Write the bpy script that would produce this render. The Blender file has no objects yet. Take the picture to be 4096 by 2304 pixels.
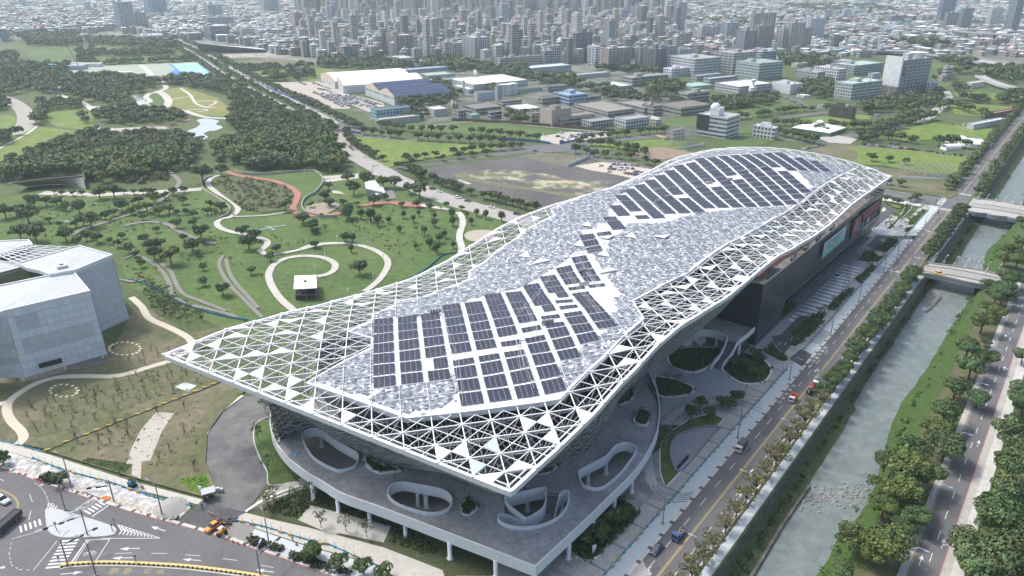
import bpy,math,random
from mathutils import Vector,Matrix,noise
from mathutils.geometry import tessellate_polygon
D=bpy.data;SC=bpy.context.scene;COL=SC.collection
R=math.radians
# ---------------------------------------------------------------- camera, world, sun, exposure
FPX=3000.0;PIT=math.atan(1298/3000);H0=136.0
cam=D.cameras.new('camera');cam.lens=36*FPX/4096;cam.sensor_width=36;cam.clip_start=1;cam.clip_end=30000
co=D.objects.new('camera',cam);COL.objects.link(co);co.location=(0,0,H0);co.rotation_euler=(R(90)-PIT,0,0);SC.camera=co
SUN_EL=R(54);SUN_AZ=R(146)
w=D.worlds.new('World');SC.world=w;w.use_nodes=True
nt=w.node_tree;sky=nt.nodes.new('ShaderNodeTexSky');sky.sky_type='NISHITA';sky.sun_disc=False
sky.sun_elevation=SUN_EL;sky.sun_rotation=R(90)-SUN_AZ;sky.air_density=1.0;sky.dust_density=4.6;sky.ozone_density=.8
bg=nt.nodes['Background'];nt.links.new(sky.outputs[0],bg.inputs[0]);bg.inputs[1].default_value=0.15
sl=D.lights.new('sun','SUN');sl.energy=1.7;sl.angle=R(7);sl.color=(1,0.985,0.965)
so=D.objects.new('sun',sl);COL.objects.link(so)
sd=Vector((math.cos(SUN_EL)*math.cos(SUN_AZ),math.cos(SUN_EL)*math.sin(SUN_AZ),math.sin(SUN_EL)))
so.rotation_euler=(-sd).to_track_quat('-Z','Y').to_euler();so.location=(0,0,300)
SC.view_settings.view_transform='Standard';SC.view_settings.look='None';SC.view_settings.exposure=0.74;SC.view_settings.gamma=1
SC.cycles.max_bounces=6;SC.cycles.diffuse_bounces=3;SC.cycles.glossy_bounces=2;SC.cycles.transmission_bounces=2;SC.cycles.volume_bounces=1;SC.cycles.transparent_max_bounces=6
SC.cycles.caustics_reflective=False;SC.cycles.caustics_refractive=False
# ---------------------------------------------------------------- surveying helpers: sight lines from the photograph to real places
cp,sp=math.cos(PIT),math.sin(PIT)
def S(u,v,z=0.0):
 x=(u-2048)/FPX;y=(v-1152)/FPX
 d=(x,cp-y*sp,-sp-y*cp);t=(H0-z)/-d[2]
 return(d[0]*t,d[1]*t,z)
def PX(X,Y,Z):
 dz=Z-H0;fw=Y*cp-dz*sp;up=Y*sp+dz*cp
 return 2048+FPX*X/fw,1152-FPX*up/fw
def HT(P,vt):
 lo,hi=P[2],H0*3
 for _ in range(40):
  m=(lo+hi)/2
  if PX(P[0],P[1],m)[1]>vt:lo=m
  else:hi=m
 return lo
def K(ox,oy,s):
 return lambda x,y,z=0.0:S(ox+x/s,oy+y/s,z)
K1=K(0,0,1.84);K2=K(1300,0,1.84);K3=K(2600,0,1.722);K4=K(0,500,1.811);K5=K(1200,400,1.811);K6=K(2500,500,1.614)
K7=K(0,1200,1.3123);K8=K(1000,1200,1.3128);K9=K(2300,1100,2.415);K10=K(2300,1700,2.399);K11=K(3100,1100,2.415);K12=K(3100,1700,2.399)
K13=K(2000,1600,2.0585);K14=K(0,940,1.3214);K15=K(3380,780,1.9497);K16=K(1050,1580,4.14);K17=K(200,1900,3.586);K18=K(2400,2000,4.766)
K19=K(3200,620,3.813);K20=K(2800,900,2.898);K22=K(640,1100,2.415);K26=K(0,1780,3.033);K27=K(780,1920,3.15);OV=K(0,0,.62891)
C1=K(1300,0,2.08);C2=K(2000,0,2.08);C3=K(2600,0,2.08);C4=K(700,0,2.08)
AZ=R(52.2);ES=(math.cos(AZ),math.sin(AZ));EW=(-math.sin(AZ),math.cos(AZ))
def L(s,w,z=0.0):return(s*ES[0]+w*EW[0],s*ES[1]+w*EW[1],z)
def toL(P):return(P[0]*ES[0]+P[1]*ES[1],P[0]*EW[0]+P[1]*EW[1])
def map_(fn,pts,z=0.0):return[fn(x,y,z)for x,y in pts]
def hsh(*a):
 r=random.Random(str(a));return r.random()
def inpoly(x,y,P):
 c=False;n=len(P);j=n-1
 for i in range(n):
  if(P[i][1]>y)!=(P[j][1]>y)and x<(P[j][0]-P[i][0])*(y-P[i][1])/(P[j][1]-P[i][1])+P[i][0]:c=not c
  j=i
 return c
def smooth(pts,n=6,closed=False):
 out=[];N=len(pts);rng=range(N if closed else N-1)
 for i in rng:
  g=lambda k:Vector(pts[k%N])if closed else Vector(pts[max(0,min(N-1,k))])
  a,b,c,d=g(i-1),g(i),g(i+1),g(i+2)
  for k in range(n):
   t=k/n
   out.append(tuple(0.5*((2*b)+(c-a)*t+(2*a-5*b+4*c-d)*t*t+(3*b-a-3*c+d)*t**3)))
 if not closed:out.append(tuple(pts[-1]))
 return out
def resample(pts,step,off=0.0):
 out=[];nxt=off;tot=0.0
 for a,b in zip(pts[:-1],pts[1:]):
  a=Vector(a);b=Vector(b);l=(b-a).length
  if l<1e-6:continue
  d=(b-a)/l
  while nxt<=tot+l:out.append((tuple(a+d*(nxt-tot)),math.atan2(d.y,d.x)));nxt+=step
  tot+=l
 return out
def arclen(pts):return sum((Vector(b)-Vector(a)).length for a,b in zip(pts[:-1],pts[1:]))
def offset(pts,d,closed=False):
 out=[];N=len(pts)
 for i in range(N):
  if closed:a,b=Vector(pts[i-1]),Vector(pts[(i+1)%N])
  else:a,b=Vector(pts[max(0,i-1)]),Vector(pts[min(N-1,i+1)])
  t=(b-a);t.z=0;t.normalize();out.append((pts[i][0]-t.y*d,pts[i][1]+t.x*d,pts[i][2]))
 return out
# ---------------------------------------------------------------- materials
MATS={}
def _n(nt,typ,**kw):
 n=nt.nodes.new(typ)
 for k,v in kw.items():
  if k=='op':n.operation=v
  else:n.inputs[k].default_value=v
 return n
def mat(name,col=None,rough=0.85,var=0.0,scale=1.0,col2=None,metal=0.0,attr=False,objcol=False,col3=None,scale3=0.05,spec=0.3,bump=0.0,sharp=0.5,wave=0):
 if name in MATS:return MATS[name]
 m=D.materials.new(name);MATS[name]=m;m.use_nodes=True;nt=m.node_tree;b=nt.nodes['Principled BSDF']
 b.inputs['Roughness'].default_value=rough;b.inputs['Metallic'].default_value=metal;b.inputs['Specular IOR Level'].default_value=spec
 lk=nt.links.new;geo=nt.nodes.new('ShaderNodeNewGeometry');src=None
 def mix(f,a,bb,mode='MIX'):
  x=nt.nodes.new('ShaderNodeMix');x.data_type='RGBA';x.blend_type=mode
  for sock,val in((x.inputs[0],f),(x.inputs[6],a),(x.inputs[7],bb)):
   if hasattr(val,'links'):lk(val,sock)
   elif isinstance(val,(int,float)):sock.default_value=val
   else:sock.default_value=(*val,1)if len(val)==3 else val
  return x.outputs[2]
 def nz(s,det=4,rg=0.55):
  t=_n(nt,'ShaderNodeTexNoise',Scale=s,Detail=det,Roughness=rg);lk(geo.outputs['Position'],t.inputs['Vector'])
  r=nt.nodes.new('ShaderNodeMapRange');r.inputs[1].default_value=0.5-0.22*(1.01-sharp)*1.2;r.inputs[2].default_value=0.5+0.22*(1.01-sharp)*1.2
  lk(t.outputs[0],r.inputs[0]);return r.outputs[0],t.outputs[0]
 if attr:
  a=nt.nodes.new('ShaderNodeVertexColor');a.layer_name='Col';src=a.outputs[0]
 elif objcol:
  a=nt.nodes.new('ShaderNodeObjectInfo');src=a.outputs['Color']
 else:src=(*col,1)
 if col2 is not None:src=mix(nz(scale)[0],src,(*col2,1))
 if col3 is not None:src=mix(nz(scale3)[0],src,(*col3,1))
 if var:
  f,raw=nz(scale*3.1,5,0.65)
  k=nt.nodes.new('ShaderNodeMapRange');k.inputs[1].default_value=0.3;k.inputs[2].default_value=0.7;k.inputs[3].default_value=1-var;k.inputs[4].default_value=1+var
  lk(raw,k.inputs[0]);c=nt.nodes.new('ShaderNodeCombineColor')
  for i in range(3):lk(k.outputs[0],c.inputs[i])
  src=mix(1.0,src,c.outputs[0],'MULTIPLY')
  if bump:
   bp=_n(nt,'ShaderNodeBump',Strength=bump,Distance=0.3);lk(raw,bp.inputs['Height']);lk(bp.outputs[0],b.inputs['Normal'])
 if wave:
  wv=_n(nt,'ShaderNodeTexWave',Scale=wave,Distortion=.0);wv.bands_direction='DIAGONAL';lk(geo.outputs['Position'],wv.inputs['Vector']);k=nt.nodes.new('ShaderNodeMapRange');k.inputs[3].default_value=.72;k.inputs[4].default_value=1.08;lk(wv.outputs[1],k.inputs[0]);c=nt.nodes.new('ShaderNodeCombineColor');[lk(k.outputs[0],c.inputs[i])for i in range(3)];src=mix(1.0,src,c.outputs[0],'MULTIPLY')
 if hasattr(src,'links'):lk(src,b.inputs['Base Color'])
 else:b.inputs['Base Color'].default_value=src
 return m
def facade(name,fh=3.3,bw=3.4,wx=0.55,wz=0.5,glass=(.05,.07,.09),mode='punch',pane=1.0,grough=0.25):
 """wall paint from the face colour with a grid of window openings measured in metres along each wall"""
 if name in MATS:return MATS[name]
 m=D.materials.new(name);MATS[name]=m;m.use_nodes=True;nt=m.node_tree;b=nt.nodes['Principled BSDF'];lk=nt.links.new
 geo=nt.nodes.new('ShaderNodeNewGeometry');a=nt.nodes.new('ShaderNodeVertexColor');a.layer_name='Col'
 def M(op,x,y=None,z=None):
  n=nt.nodes.new('ShaderNodeMath');n.operation=op
  for i,v in enumerate((x,y,z)):
   if v is None:continue
   if hasattr(v,'links'):lk(v,n.inputs[i])
   else:n.inputs[i].default_value=v
  return n.outputs[0]
 cr=nt.nodes.new('ShaderNodeVectorMath');cr.operation='CROSS_PRODUCT';lk(geo.outputs['True Normal'],cr.inputs[0]);cr.inputs[1].default_value=(0,0,1)
 dt=nt.nodes.new('ShaderNodeVectorMath');dt.operation='DOT_PRODUCT';lk(geo.outputs['Position'],dt.inputs[0]);lk(cr.outputs[0],dt.inputs[1])
 sp_=nt.nodes.new('ShaderNodeSeparateXYZ');lk(geo.outputs['Position'],sp_.inputs[0])
 sn=nt.nodes.new('ShaderNodeSeparateXYZ');lk(geo.outputs['True Normal'],sn.inputs[0])
 u=M('DIVIDE',dt.outputs['Value'],bw);v=M('DIVIDE',sp_.outputs[2],fh)
 fu=M('FRACT',M('ADD',u,1000.0));fv=M('FRACT',M('ADD',v,0.0))
 inu=M('LESS_THAN',M('ABSOLUTE',M('SUBTRACT',fu,0.5)),wx/2);inv=M('LESS_THAN',M('ABSOLUTE',M('SUBTRACT',fv,0.5)),wz/2)
 wall=M('LESS_THAN',M('ABSOLUTE',sn.outputs[2]),0.5)
 if mode=='strip':msk=inv
 elif mode=='pier':msk=M('MULTIPLY',inu,M('ADD',M('MULTIPLY',inv,0.65),0.35))
 else:msk=M('MULTIPLY',inu,inv)
 msk=M('MULTIPLY',msk,wall)
 cb=nt.nodes.new('ShaderNodeCombineXYZ');lk(M('FLOOR',u),cb.inputs[0]);lk(M('FLOOR',v),cb.inputs[1]);lk(M('MULTIPLY',sn.outputs[0],3.7),cb.inputs[2])
 wn=nt.nodes.new('ShaderNodeTexWhiteNoise');lk(cb.outputs[0],wn.inputs[0])
 gl=nt.nodes.new('ShaderNodeMix');gl.data_type='RGBA';gl.inputs[6].default_value=(*glass,1);gl.inputs[7].default_value=(*[min(1,c*(1+2*pane)+.03*pane)for c in glass],1);lk(M('POWER',wn.outputs[0],2.5),gl.inputs[0])
 t=_n(nt,'ShaderNodeTexNoise',Scale=0.22,Detail=6,Roughness=0.7);lk(geo.outputs['Position'],t.inputs['Vector'])
 k=nt.nodes.new('ShaderNodeMapRange');k.inputs[1].default_value=.25;k.inputs[2].default_value=.75;k.inputs[3].default_value=.78;k.inputs[4].default_value=1.12;lk(t.outputs[0],k.inputs[0])
 cc=nt.nodes.new('ShaderNodeCombineColor');[lk(k.outputs[0],cc.inputs[i])for i in range(3)]
 mu=nt.nodes.new('ShaderNodeMix');mu.data_type='RGBA';mu.blend_type='MULTIPLY';mu.inputs[0].default_value=1;lk(a.outputs[0],mu.inputs[6]);lk(cc.outputs[0],mu.inputs[7])
 fin=nt.nodes.new('ShaderNodeMix');fin.data_type='RGBA';lk(msk,fin.inputs[0]);lk(mu.outputs[2],fin.inputs[6]);lk(gl.outputs[2],fin.inputs[7])
 lk(fin.outputs[2],b.inputs['Base Color'])
 rr=nt.nodes.new('ShaderNodeMapRange');rr.inputs[3].default_value=.85;rr.inputs[4].default_value=grough;lk(msk,rr.inputs[0]);lk(rr.outputs[0],b.inputs['Roughness'])
 b.inputs['Specular IOR Level'].default_value=.35
 return m
# ---------------------------------------------------------------- mesh building
class MB:
 def __init__(s):s.v=[];s.f=[];s.mi=[];s.c=[];s.col=(1,1,1);s.m=0
 def face(s,idx):s.f.append(idx);s.mi.append(s.m);s.c.append(s.col)
 def poly(s,pts):
  b=len(s.v);s.v+=[tuple(p)for p in pts];s.face(tuple(range(b,b+len(pts))))
 def prism(s,pts,z0,z1,top=True,bottom=False,cap=None):
  n=len(pts);area=sum(pts[i][0]*pts[(i+1)%n][1]-pts[(i+1)%n][0]*pts[i][1]for i in range(n))
  if area<0:pts=pts[::-1]
  b=len(s.v);s.v+=[(p[0],p[1],z0)for p in pts]+[(p[0],p[1],z1)for p in pts]
  for i in range(n):j=(i+1)%n;s.face((b+i,b+j,b+n+j,b+n+i))
  if top:
   if cap:oc=s.col;s.col=cap
   s.face(tuple(range(b+n,b+2*n)))
   if cap:s.col=oc
  if bottom:s.face(tuple(range(b+n-1,b-1,-1)))
 def box(s,c,sz,rot=0.0,cap=None,bottom=False):
  x,y,z=c;a,b_,h=sz;ca,sa=math.cos(rot),math.sin(rot)
  P=[(x+ca*i*a/2-sa*j*b_/2,y+sa*i*a/2+ca*j*b_/2)for i,j in((-1,-1),(1,-1),(1,1),(-1,1))]
  s.prism(P,z,z+h,cap=cap,bottom=bottom)
 def bar(s,p,q,r,n=4,r2=None,caps=False):
  p=Vector(p);q=Vector(q);d=q-p
  if d.length<1e-6:return
  d.normalize();up=Vector((0,0,1))if abs(d.z)<0.95 else Vector((1,0,0));a=d.cross(up).normalized();b_=d.cross(a)
  r2=r if r2 is None else r2;k=len(s.v)
  for o,rr in((p,r),(q,r2)):
   for i in range(n):
    t=2*math.pi*(i+.5)/n;s.v.append(tuple(o+a*math.cos(t)*rr+b_*math.sin(t)*rr))
  for i in range(n):j=(i+1)%n;s.face((k+i,k+j,k+n+j,k+n+i))
  if caps:s.face(tuple(range(k+n-1,k-1,-1)));s.face(tuple(range(k+n,k+2*n)))
 def ribbon(s,pts,wd,z=None,closed=False):
  a=offset(pts,wd/2,closed);b=offset(pts,-wd/2,closed);k=len(s.v);n=len(pts)
  for p,q in zip(a,b):s.v+=[(p[0],p[1],p[2]if z is None else z),(q[0],q[1],q[2]if z is None else z)]
  for i in range(n if closed else n-1):
   j=(i+1)%n;s.face((k+2*i,k+2*i+1,k+2*j+1,k+2*j))
 def wall(s,pts,th,z0,z1,closed=False):
  """a low wall of real thickness along a line"""
  a=offset(pts,th/2,closed);b=offset(pts,-th/2,closed);n=len(pts);k=len(s.v)
  zz=lambda z,i:z[i]if isinstance(z,(list,tuple))else z
  for i,(p,q)in enumerate(zip(a,b)):s.v+=[(p[0],p[1],zz(z0,i)),(q[0],q[1],zz(z0,i)),(q[0],q[1],zz(z1,i)),(p[0],p[1],zz(z1,i))]
  for i in range(n if closed else n-1):
   j=(i+1)%n
   for e in range(4):f=(e+1)%4;s.face((k+4*i+e,k+4*i+f,k+4*j+f,k+4*j+e))
  if not closed:s.face((k+3,k+2,k+1,k));s.face((k+4*n-4,k+4*n-3,k+4*n-2,k+4*n-1))
 def lathe(s,c,prof,n=12):
  k=len(s.v)
  for r,z in prof:
   for i in range(n):t=2*math.pi*i/n;s.v.append((c[0]+r*math.cos(t),c[1]+r*math.sin(t),c[2]+z))
  for a in range(len(prof)-1):
   for i in range(n):j=(i+1)%n;s.face((k+a*n+i,k+a*n+j,k+(a+1)*n+j,k+(a+1)*n+i))
  s.face(tuple(range(k+(len(prof)-1)*n,k+len(prof)*n)))
 def tess(s,loops,z,flip=False):
  k=len(s.v);vs=[v for l in loops for v in l]
  s.v+=[(v[0],v[1],z)for v in vs]
  for t in tessellate_polygon([[Vector((v[0],v[1],0))for v in l]for l in loops]):
   a,b,c=[vs[i]for i in t];ar=(b[0]-a[0])*(c[1]-a[1])-(b[1]-a[1])*(c[0]-a[0])
   t=t if(ar>0)!=flip else t[::-1];s.face(tuple(k+i for i in t))
 def build(s,name,mats,parent=None,smooth=False,colattr=True):
  me=D.meshes.new(name);me.from_pydata(s.v,[],s.f)
  if not isinstance(mats,(list,tuple)):mats=[mats]
  for m in mats:me.materials.append(m)
  if s.f:
   me.polygons.foreach_set('material_index',s.mi)
   if colattr and any(c!=(1,1,1)for c in s.c):
    ca=me.color_attributes.new('Col','FLOAT_COLOR','CORNER');buf=[]
    for f,c in zip(s.f,s.c):buf+=[c[0],c[1],c[2],1.0]*len(f)
    ca.data.foreach_set('color',buf)
   if smooth:me.polygons.foreach_set('use_smooth',[True]*len(s.f))
  me.update()
  o=D.objects.new(name,me);COL.objects.link(o)
  if parent is not None:o.parent=parent
  return o
def tag(o,label,cat,group=None,kind=None):
 if label:o['label']=label
 if cat:o['category']=cat
 if group:o['group']=group
 if kind:o['kind']=kind
 return o
def struct(o):o['kind']='structure';return o
def empty(name,loc=(0,0,0),rz=0.0,label=None,cat=None,group=None):
 o=D.objects.new(name,None);COL.objects.link(o);o.location=loc;o.rotation_euler=(0,0,rz);o.empty_display_size=.5
 if label:tag(o,label,cat,group)
 return o
def kids(o):return[c for c in D.objects if c.parent==o]
def clone(tree,loc,rz=0.0,sc=1.0,label=None,cat=None,group=None,color=None):
 """tree = (root,[(child,[grandchildren])])"""
 r0,ch=tree;r=r0.copy();COL.objects.link(r);r.location=loc;r.rotation_euler=(0,0,rz)
 r.scale=(sc,sc,sc)if not isinstance(sc,tuple)else sc
 if label:r['label']=label
 if cat:r['category']=cat
 if group:r['group']=group
 if color:r.color=color
 for c0,g in ch:
  c=c0.copy();COL.objects.link(c);c.parent=r
  if color:c.color=color
  for g0 in g:x=g0.copy();COL.objects.link(x);x.parent=c
 return r
def flat(name,pts,z,m,tagf=struct):
 b=MB();b.tess([pts],z);return tagf(b.build(name,m))
# ================================================================ THE SETTING: ground, river, roads, pavements, fields, paths
GRASS=mat('grass',(.068,.105,.036),var=.28,scale=.12,col2=(.11,.12,.055),col3=(.055,.09,.03),scale3=.02,sharp=.2,rough=.95)
LAWN=mat('lawn',(.082,.15,.035),var=.28,scale=.10,col2=(.115,.14,.05),col3=(.058,.11,.03),scale3=.035,sharp=.2,rough=.95)
MEADOW=mat('meadow',(.115,.185,.030),var=.25,scale=.05,col2=(.22,.22,.075),col3=(.09,.17,.03),scale3=.02,sharp=.1,rough=.95)
DRY=mat('dry_grass',(.098,.112,.052),var=.25,scale=.16,col2=(.068,.095,.032),col3=(.17,.15,.10),scale3=.05,sharp=.35,rough=.95)
SOIL=mat('soil',(.105,.08,.055),var=.3,scale=.3,col2=(.06,.07,.03),sharp=.3)
ASPH=mat('asphalt',(.14,.141,.142),var=.10,scale=.25,col2=(.152,.152,.155),col3=(.11,.11,.114),scale3=.06,sharp=.1,rough=.9)
ASPHD=mat('dark_asphalt',(.062,.063,.068),var=.2,scale=.35,col2=(.10,.10,.105),sharp=.4)
CONC=mat('concrete',(.40,.39,.36),var=.12,scale=.35,col2=(.33,.325,.30),sharp=.3)
CONCL=mat('pale_concrete',(.52,.52,.49),var=.12,scale=.5,col2=(.42,.42,.39),sharp=.3)
PAVE=mat('grey_paving',(.30,.31,.32),var=.12,scale=.8,col2=(.36,.37,.37),sharp=.2)
PAVEB=mat('blue_white_paving',(.40,.465,.48),var=.1,scale=.6,col2=(.46,.51,.52),sharp=.2)
DUST=mat('cement_dust',(.56,.57,.57),var=.2,scale=.45,col2=(.25,.25,.245),sharp=.5)
WHITEP=mat('road_paint',(.58,.58,.57),var=.22,scale=1.5,rough=.7)
YELP=mat('yellow_paint',(.46,.36,.13),var=.15,scale=1.5)
REDP=mat('red_paint',(.42,.12,.11),var=.15,scale=1)
DARKB=mat('dark_block',(.10,.10,.10),var=.2,scale=2)
DIRTLOT=mat('gravel_lot',(.105,.10,.10),var=.22,scale=.12,col2=(.13,.125,.12),col3=(.075,.073,.075),scale3=.03,sharp=.3)
SAND=mat('sandy_ground',(.47,.42,.34),var=.2,scale=.12,col2=(.36,.32,.25),sharp=.3)
POND=mat('pond_water',(.27,.34,.33),rough=.12,spec=.5)
REDPATH=mat('red_rubber_path',(.33,.15,.125),var=.12,scale=.6)
GRAVELPATH=mat('gravel_path',(.19,.185,.17),var=.2,scale=.6)
CONCPATH=mat('path_concrete',(.47,.455,.41),var=.1,scale=.5,col2=(.41,.40,.36),sharp=.3)
DGREEN=mat('ground_cover',(.030,.052,.014),var=.45,scale=.5,col2=(.05,.08,.02),sharp=.4,rough=.95)
CITYG=mat('city_ground',(.20,.20,.19),var=.3,scale=.02,col2=(.10,.12,.075),sharp=.5)
def ground_sheet(name,pts,m):return flat(name,pts,0.0,m)
b=MB();W0=46.4
XS=[-900,-300,0,120,300,520,900,1600,2600,6000];WS=[W0,90,200,400,800,1600,4000]
for i in range(len(XS)-1):
 for j in range(len(WS)-1):b.poly([L(XS[i],WS[j]),L(XS[i+1],WS[j]),L(XS[i+1],WS[j+1]),L(XS[i],WS[j+1])])
WS=[-3500,-1000,-300,-60,0,20.5]
for i in range(len(XS)-1):
 for j in range(len(WS)-1):b.poly([L(XS[i],WS[j]),L(XS[i+1],WS[j]),L(XS[i+1],WS[j+1]),L(XS[i],WS[j+1])])
b.poly([L(1500,20.5),L(6000,20.5),L(6000,W0),L(1500,W0)])
struct(b.build('ground',GRASS))
def riverE(s):
 pts=[(60,27.5),(160,28.2),(168,27.2),(183,28),(190,25.5),(208,25.5),(226,27.4),(246,29.6),(263,30.2),(291,28.3),(339,27.6),(380,26),(420,27),(455,30),(500,25),(560,24),(700,26),(1500,26)]
 for(a,x),(c,y)in zip(pts[:-1],pts[1:]):
  if a<=s<=c:return x+(y-x)*(s-a)/(c-a)
 return 26
WAT=mat('river_water',(.15,.185,.17),rough=.3,spec=.3,col2=(.20,.23,.215),scale=.07,sharp=.3,var=.18,bump=.7,col3=(.13,.16,.155),scale3=.35)
b=MB();
for i in range(60,1500,40):b.poly([L(i,20.5,-6),L(i+40,20.5,-6),L(i+40,W0,-6),L(i,W0,-6)])
struct(b.build('river_water',WAT))
BANK=mat('green_bank',(.055,.10,.024),var=.4,scale=.5,col2=(.035,.07,.016),sharp=.3,rough=.95)
b=MB();prof=[(20.5,0.0),(22.2,-.9),(24,-2.6),(0,-5.2),(1.2,-6.2)]
prev=None
for s in range(60,1504,4):
 e=riverE(s)+.5*noise.noise(Vector((s*.1,3,0)));row=[]
 for i,(ww,z)in enumerate(prof):
  if i==3:ww=max(24.6,e-.8)
  if i==4:ww=max(25.6,e+.5)
  row.append(L(s,ww,z+(0 if i in(0,)else .35*noise.noise(Vector((s*.21,ww*.4,1))))))
 if prev:
  for i in range(4):b.poly([prev[i+1],row[i+1],row[i],prev[i]][::-1])
 prev=row
struct(b.build('river_bank',BANK))
STONE=mat('stone_wall',(.085,.078,.068),var=.45,scale=.5,col2=(.15,.14,.125),sharp=.35,rough=.95)
b=MB();prev=None
for s in range(60,1504,4):
 e=42.2+.7*noise.noise(Vector((s*.06,9,0)))
 row=[L(s,W0,0),L(s,W0-.3,-1.8),L(s,W0-.6,-3.3)]
 if prev:
  for i in range(2):b.poly([prev[i],row[i],row[i+1],prev[i+1]][::-1])
 prev=row
struct(b.build('river_wall',STONE))
b=MB();prev=None
for s in range(60,1504,4):
 e=(41.2 if s<250 else 43.6 if s<400 else 39.5)+.9*noise.noise(Vector((s*.06,9,0)))
 row=[L(s,W0-.5,-3.2+.3*noise.noise(Vector((s*.2,0,0)))),L(s,(W0+e)/2,-4.9+.3*noise.noise(Vector((s*.3,4,0)))),L(s,e,-6.15)]
 if prev:
  for i in range(2):b.poly([prev[i],row[i],row[i+1],prev[i+1]][::-1])
 prev=row
struct(b.build('river_bank',mat('dark_bank',(.055,.095,.028),var=.5,scale=.4,col2=(.075,.08,.045),sharp=.4)))
# --- riverside road (west), dashed lanes, double yellow line
def Lrect(b,s0,s1,w0,w1,z):b.poly([L(s0,w0,z),L(s1,w0,z),L(s1,w1,z),L(s0,w1,z)][::-1])
def lgrid(name,s0,s1,w0,w1,z,m,step=60):
 b=MB();s=s0
 while s<s1:e=min(s1,s+step);Lrect(b,s,e,w0,w1,z);s=e
 return struct(b.build(name,m))
lgrid('road',60,1500,51.3,62.7,.02,ASPH)
lgrid('road',60,1500,3.3,9.9,.02,ASPH)
lgrid('pavement',60,506,67.6,72.6,.14,CONC)
lgrid('pavement',60,506,62.7,67.6,.13,PAVEB)
lgrid('pavement',60,378,47.0,49.5,.13,PAVEB)
lgrid('pavement',400,503,47.0,49.5,.13,PAVEB)
lgrid('pavement',60,1500,-1.3,1.4,.12,CONCL)
lgrid('pavement',60,1500,1.4,3.3,.13,CONC)
lgrid('pavement',60,378,9.9,11.6,.12,CONC)
lgrid('path',60,378,12.2,19.6,.03,mat('brown_lawn',(.13,.11,.07),var=.3,scale=.3,col2=(.075,.10,.035),sharp=.3))
lgrid('pavement',60,500,49.5,50.3,.10,SOIL)
lgrid('pavement',60,380,50.3,51.3,.12,mat('dusty_kerb',(.62,.61,.59),var=.2,scale=1.2,col2=(.2,.18,.15),sharp=.75))
b=MB()
for s in range(60,520,1):
 if s%6==0:b.m=1;b.prism([L(s,62.7),L(s+1.1,62.7),L(s+1.1,63.75),L(s,63.75)],.0,.165)
 elif s%6==2:b.m=0;b.prism([L(s-.9,62.7),L(s+3.9,62.7),L(s+3.9,63.75),L(s-.9,63.75)],.0,.16)
struct(b.build('kerb',[CONCL,DARKB]))
b=MB()
for w_ in(47.0,):b.wall([L(s,w_,0)for s in range(60,380,8)],.25,0,.35)
b.wall([L(s,3.25,0)for s in range(60,1500,8)],.18,0,.17);b.wall([L(s,10.0,0)for s in range(60,1500,8)],.18,0,.17);b.wall([L(s,51.3,0)for s in range(60,500,8)],.18,0,.17)
struct(b.build('kerb',CONC))
b=MB();z=.026
for s in range(60,1400,10):
 if 505<s<545:continue
 for w_ in(54.15,60.25):Lrect(b,s+1.5,s+5.5,w_-.09,w_+.09,z)
 Lrect(b,s+6.6,s+10.6,6.2,6.38,z)
struct(b.build('lane_markings',WHITEP))
b=MB()
for(s0,s1)in((60,255),(258,368),(372,402),(409,503),(545,1400)):
 Lrect(b,s0,s1,56.95,57.11,z);Lrect(b,s0,s1,57.31,57.47,z)
Lrect(b,60,378,9.55,9.68,z)
struct(b.build('centre_line',YELP))
b=MB();Lrect(b,60,380,3.42,3.56,z);struct(b.build('red_kerb_line',REDP))
def arrow(b,P,ang,ln=4.5,head=.55,z=.027,wd=.18,turn=0):
 """painted lane arrow pointing along ang"""
 ca,sa=math.cos(ang),math.sin(ang);T=lambda x,y:(P[0]+ca*x-sa*y,P[1]+sa*x+ca*y,z)
 b.poly([T(-ln/2,-wd/2),T(ln*.12,-wd/2),T(ln*.12,wd/2),T(-ln/2,wd/2)])
 b.poly([T(ln*.08,-head),T(ln/2,0),T(ln*.08,head)])
 if turn:
  y=turn;b.poly([T(-ln*.25,0),T(-ln*.1,0),T(.1*ln,y*1.1),T(0,y*1.1)][::(1 if turn<0 else-1)])
  b.poly([T(ln*.22,y*1.45),T(-.06*ln,y*1.6),T(-.02*ln,y*.75)][::(1 if turn<0 else-1)])
b=MB();A0=AZ
for s,w_,d,t in((131,60.0,1,1),(128.5,61.9,1,0),(184,54.9,0,0),(172,53.2,0,-1),(205,53,0,0),(257,58.9,1,1),(259,61.6,1,0),(330,55.6,0,0),(345,55,0,0),(300,53,0,0),(378,58.6,1,1),(379,61.2,1,0),(452,59,1,1),(454,61.5,1,0),(430,55,0,0),(470,54,0,0)):
 arrow(b,L(s,w_),A0+(math.pi if d else 0),turn=.8*t)
for s,w_,t in((186,4.9,-.8),(176,8.1,0),(241,4.8,0),(300,4.9,-.8),(330,8,0),(168,6.9,0)):arrow(b,L(s,w_),A0,turn=t)
struct(b.build('lane_arrows',WHITEP))
def zebra(b,P0,P1,wd,n,z=.028,fill=.5):
 P0=Vector(P0);P1=Vector(P1);d=(P1-P0);l=d.length;d.normalize();nrm=Vector((-d.y,d.x,0));st=l/n
 for i in range(n):
  a=P0+d*(i*st);c=a+d*(st*fill);b.poly([(*(p)[:2],z)for p in(a-nrm*wd/2,c-nrm*wd/2,c+nrm*wd/2,a+nrm*wd/2)])
b=MB()
zebra(b,L(503,52),L(503,62.6),3.6,13);zebra(b,L(546,52),L(546,62.6),3.6,13);zebra(b,L(511,64.2),L(541,64.2),3.4,26);zebra(b,L(511,48.6),L(541,48.6),3.2,26)
zebra(b,L(383,47.6),L(396,47.6),3.4,11)
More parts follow.
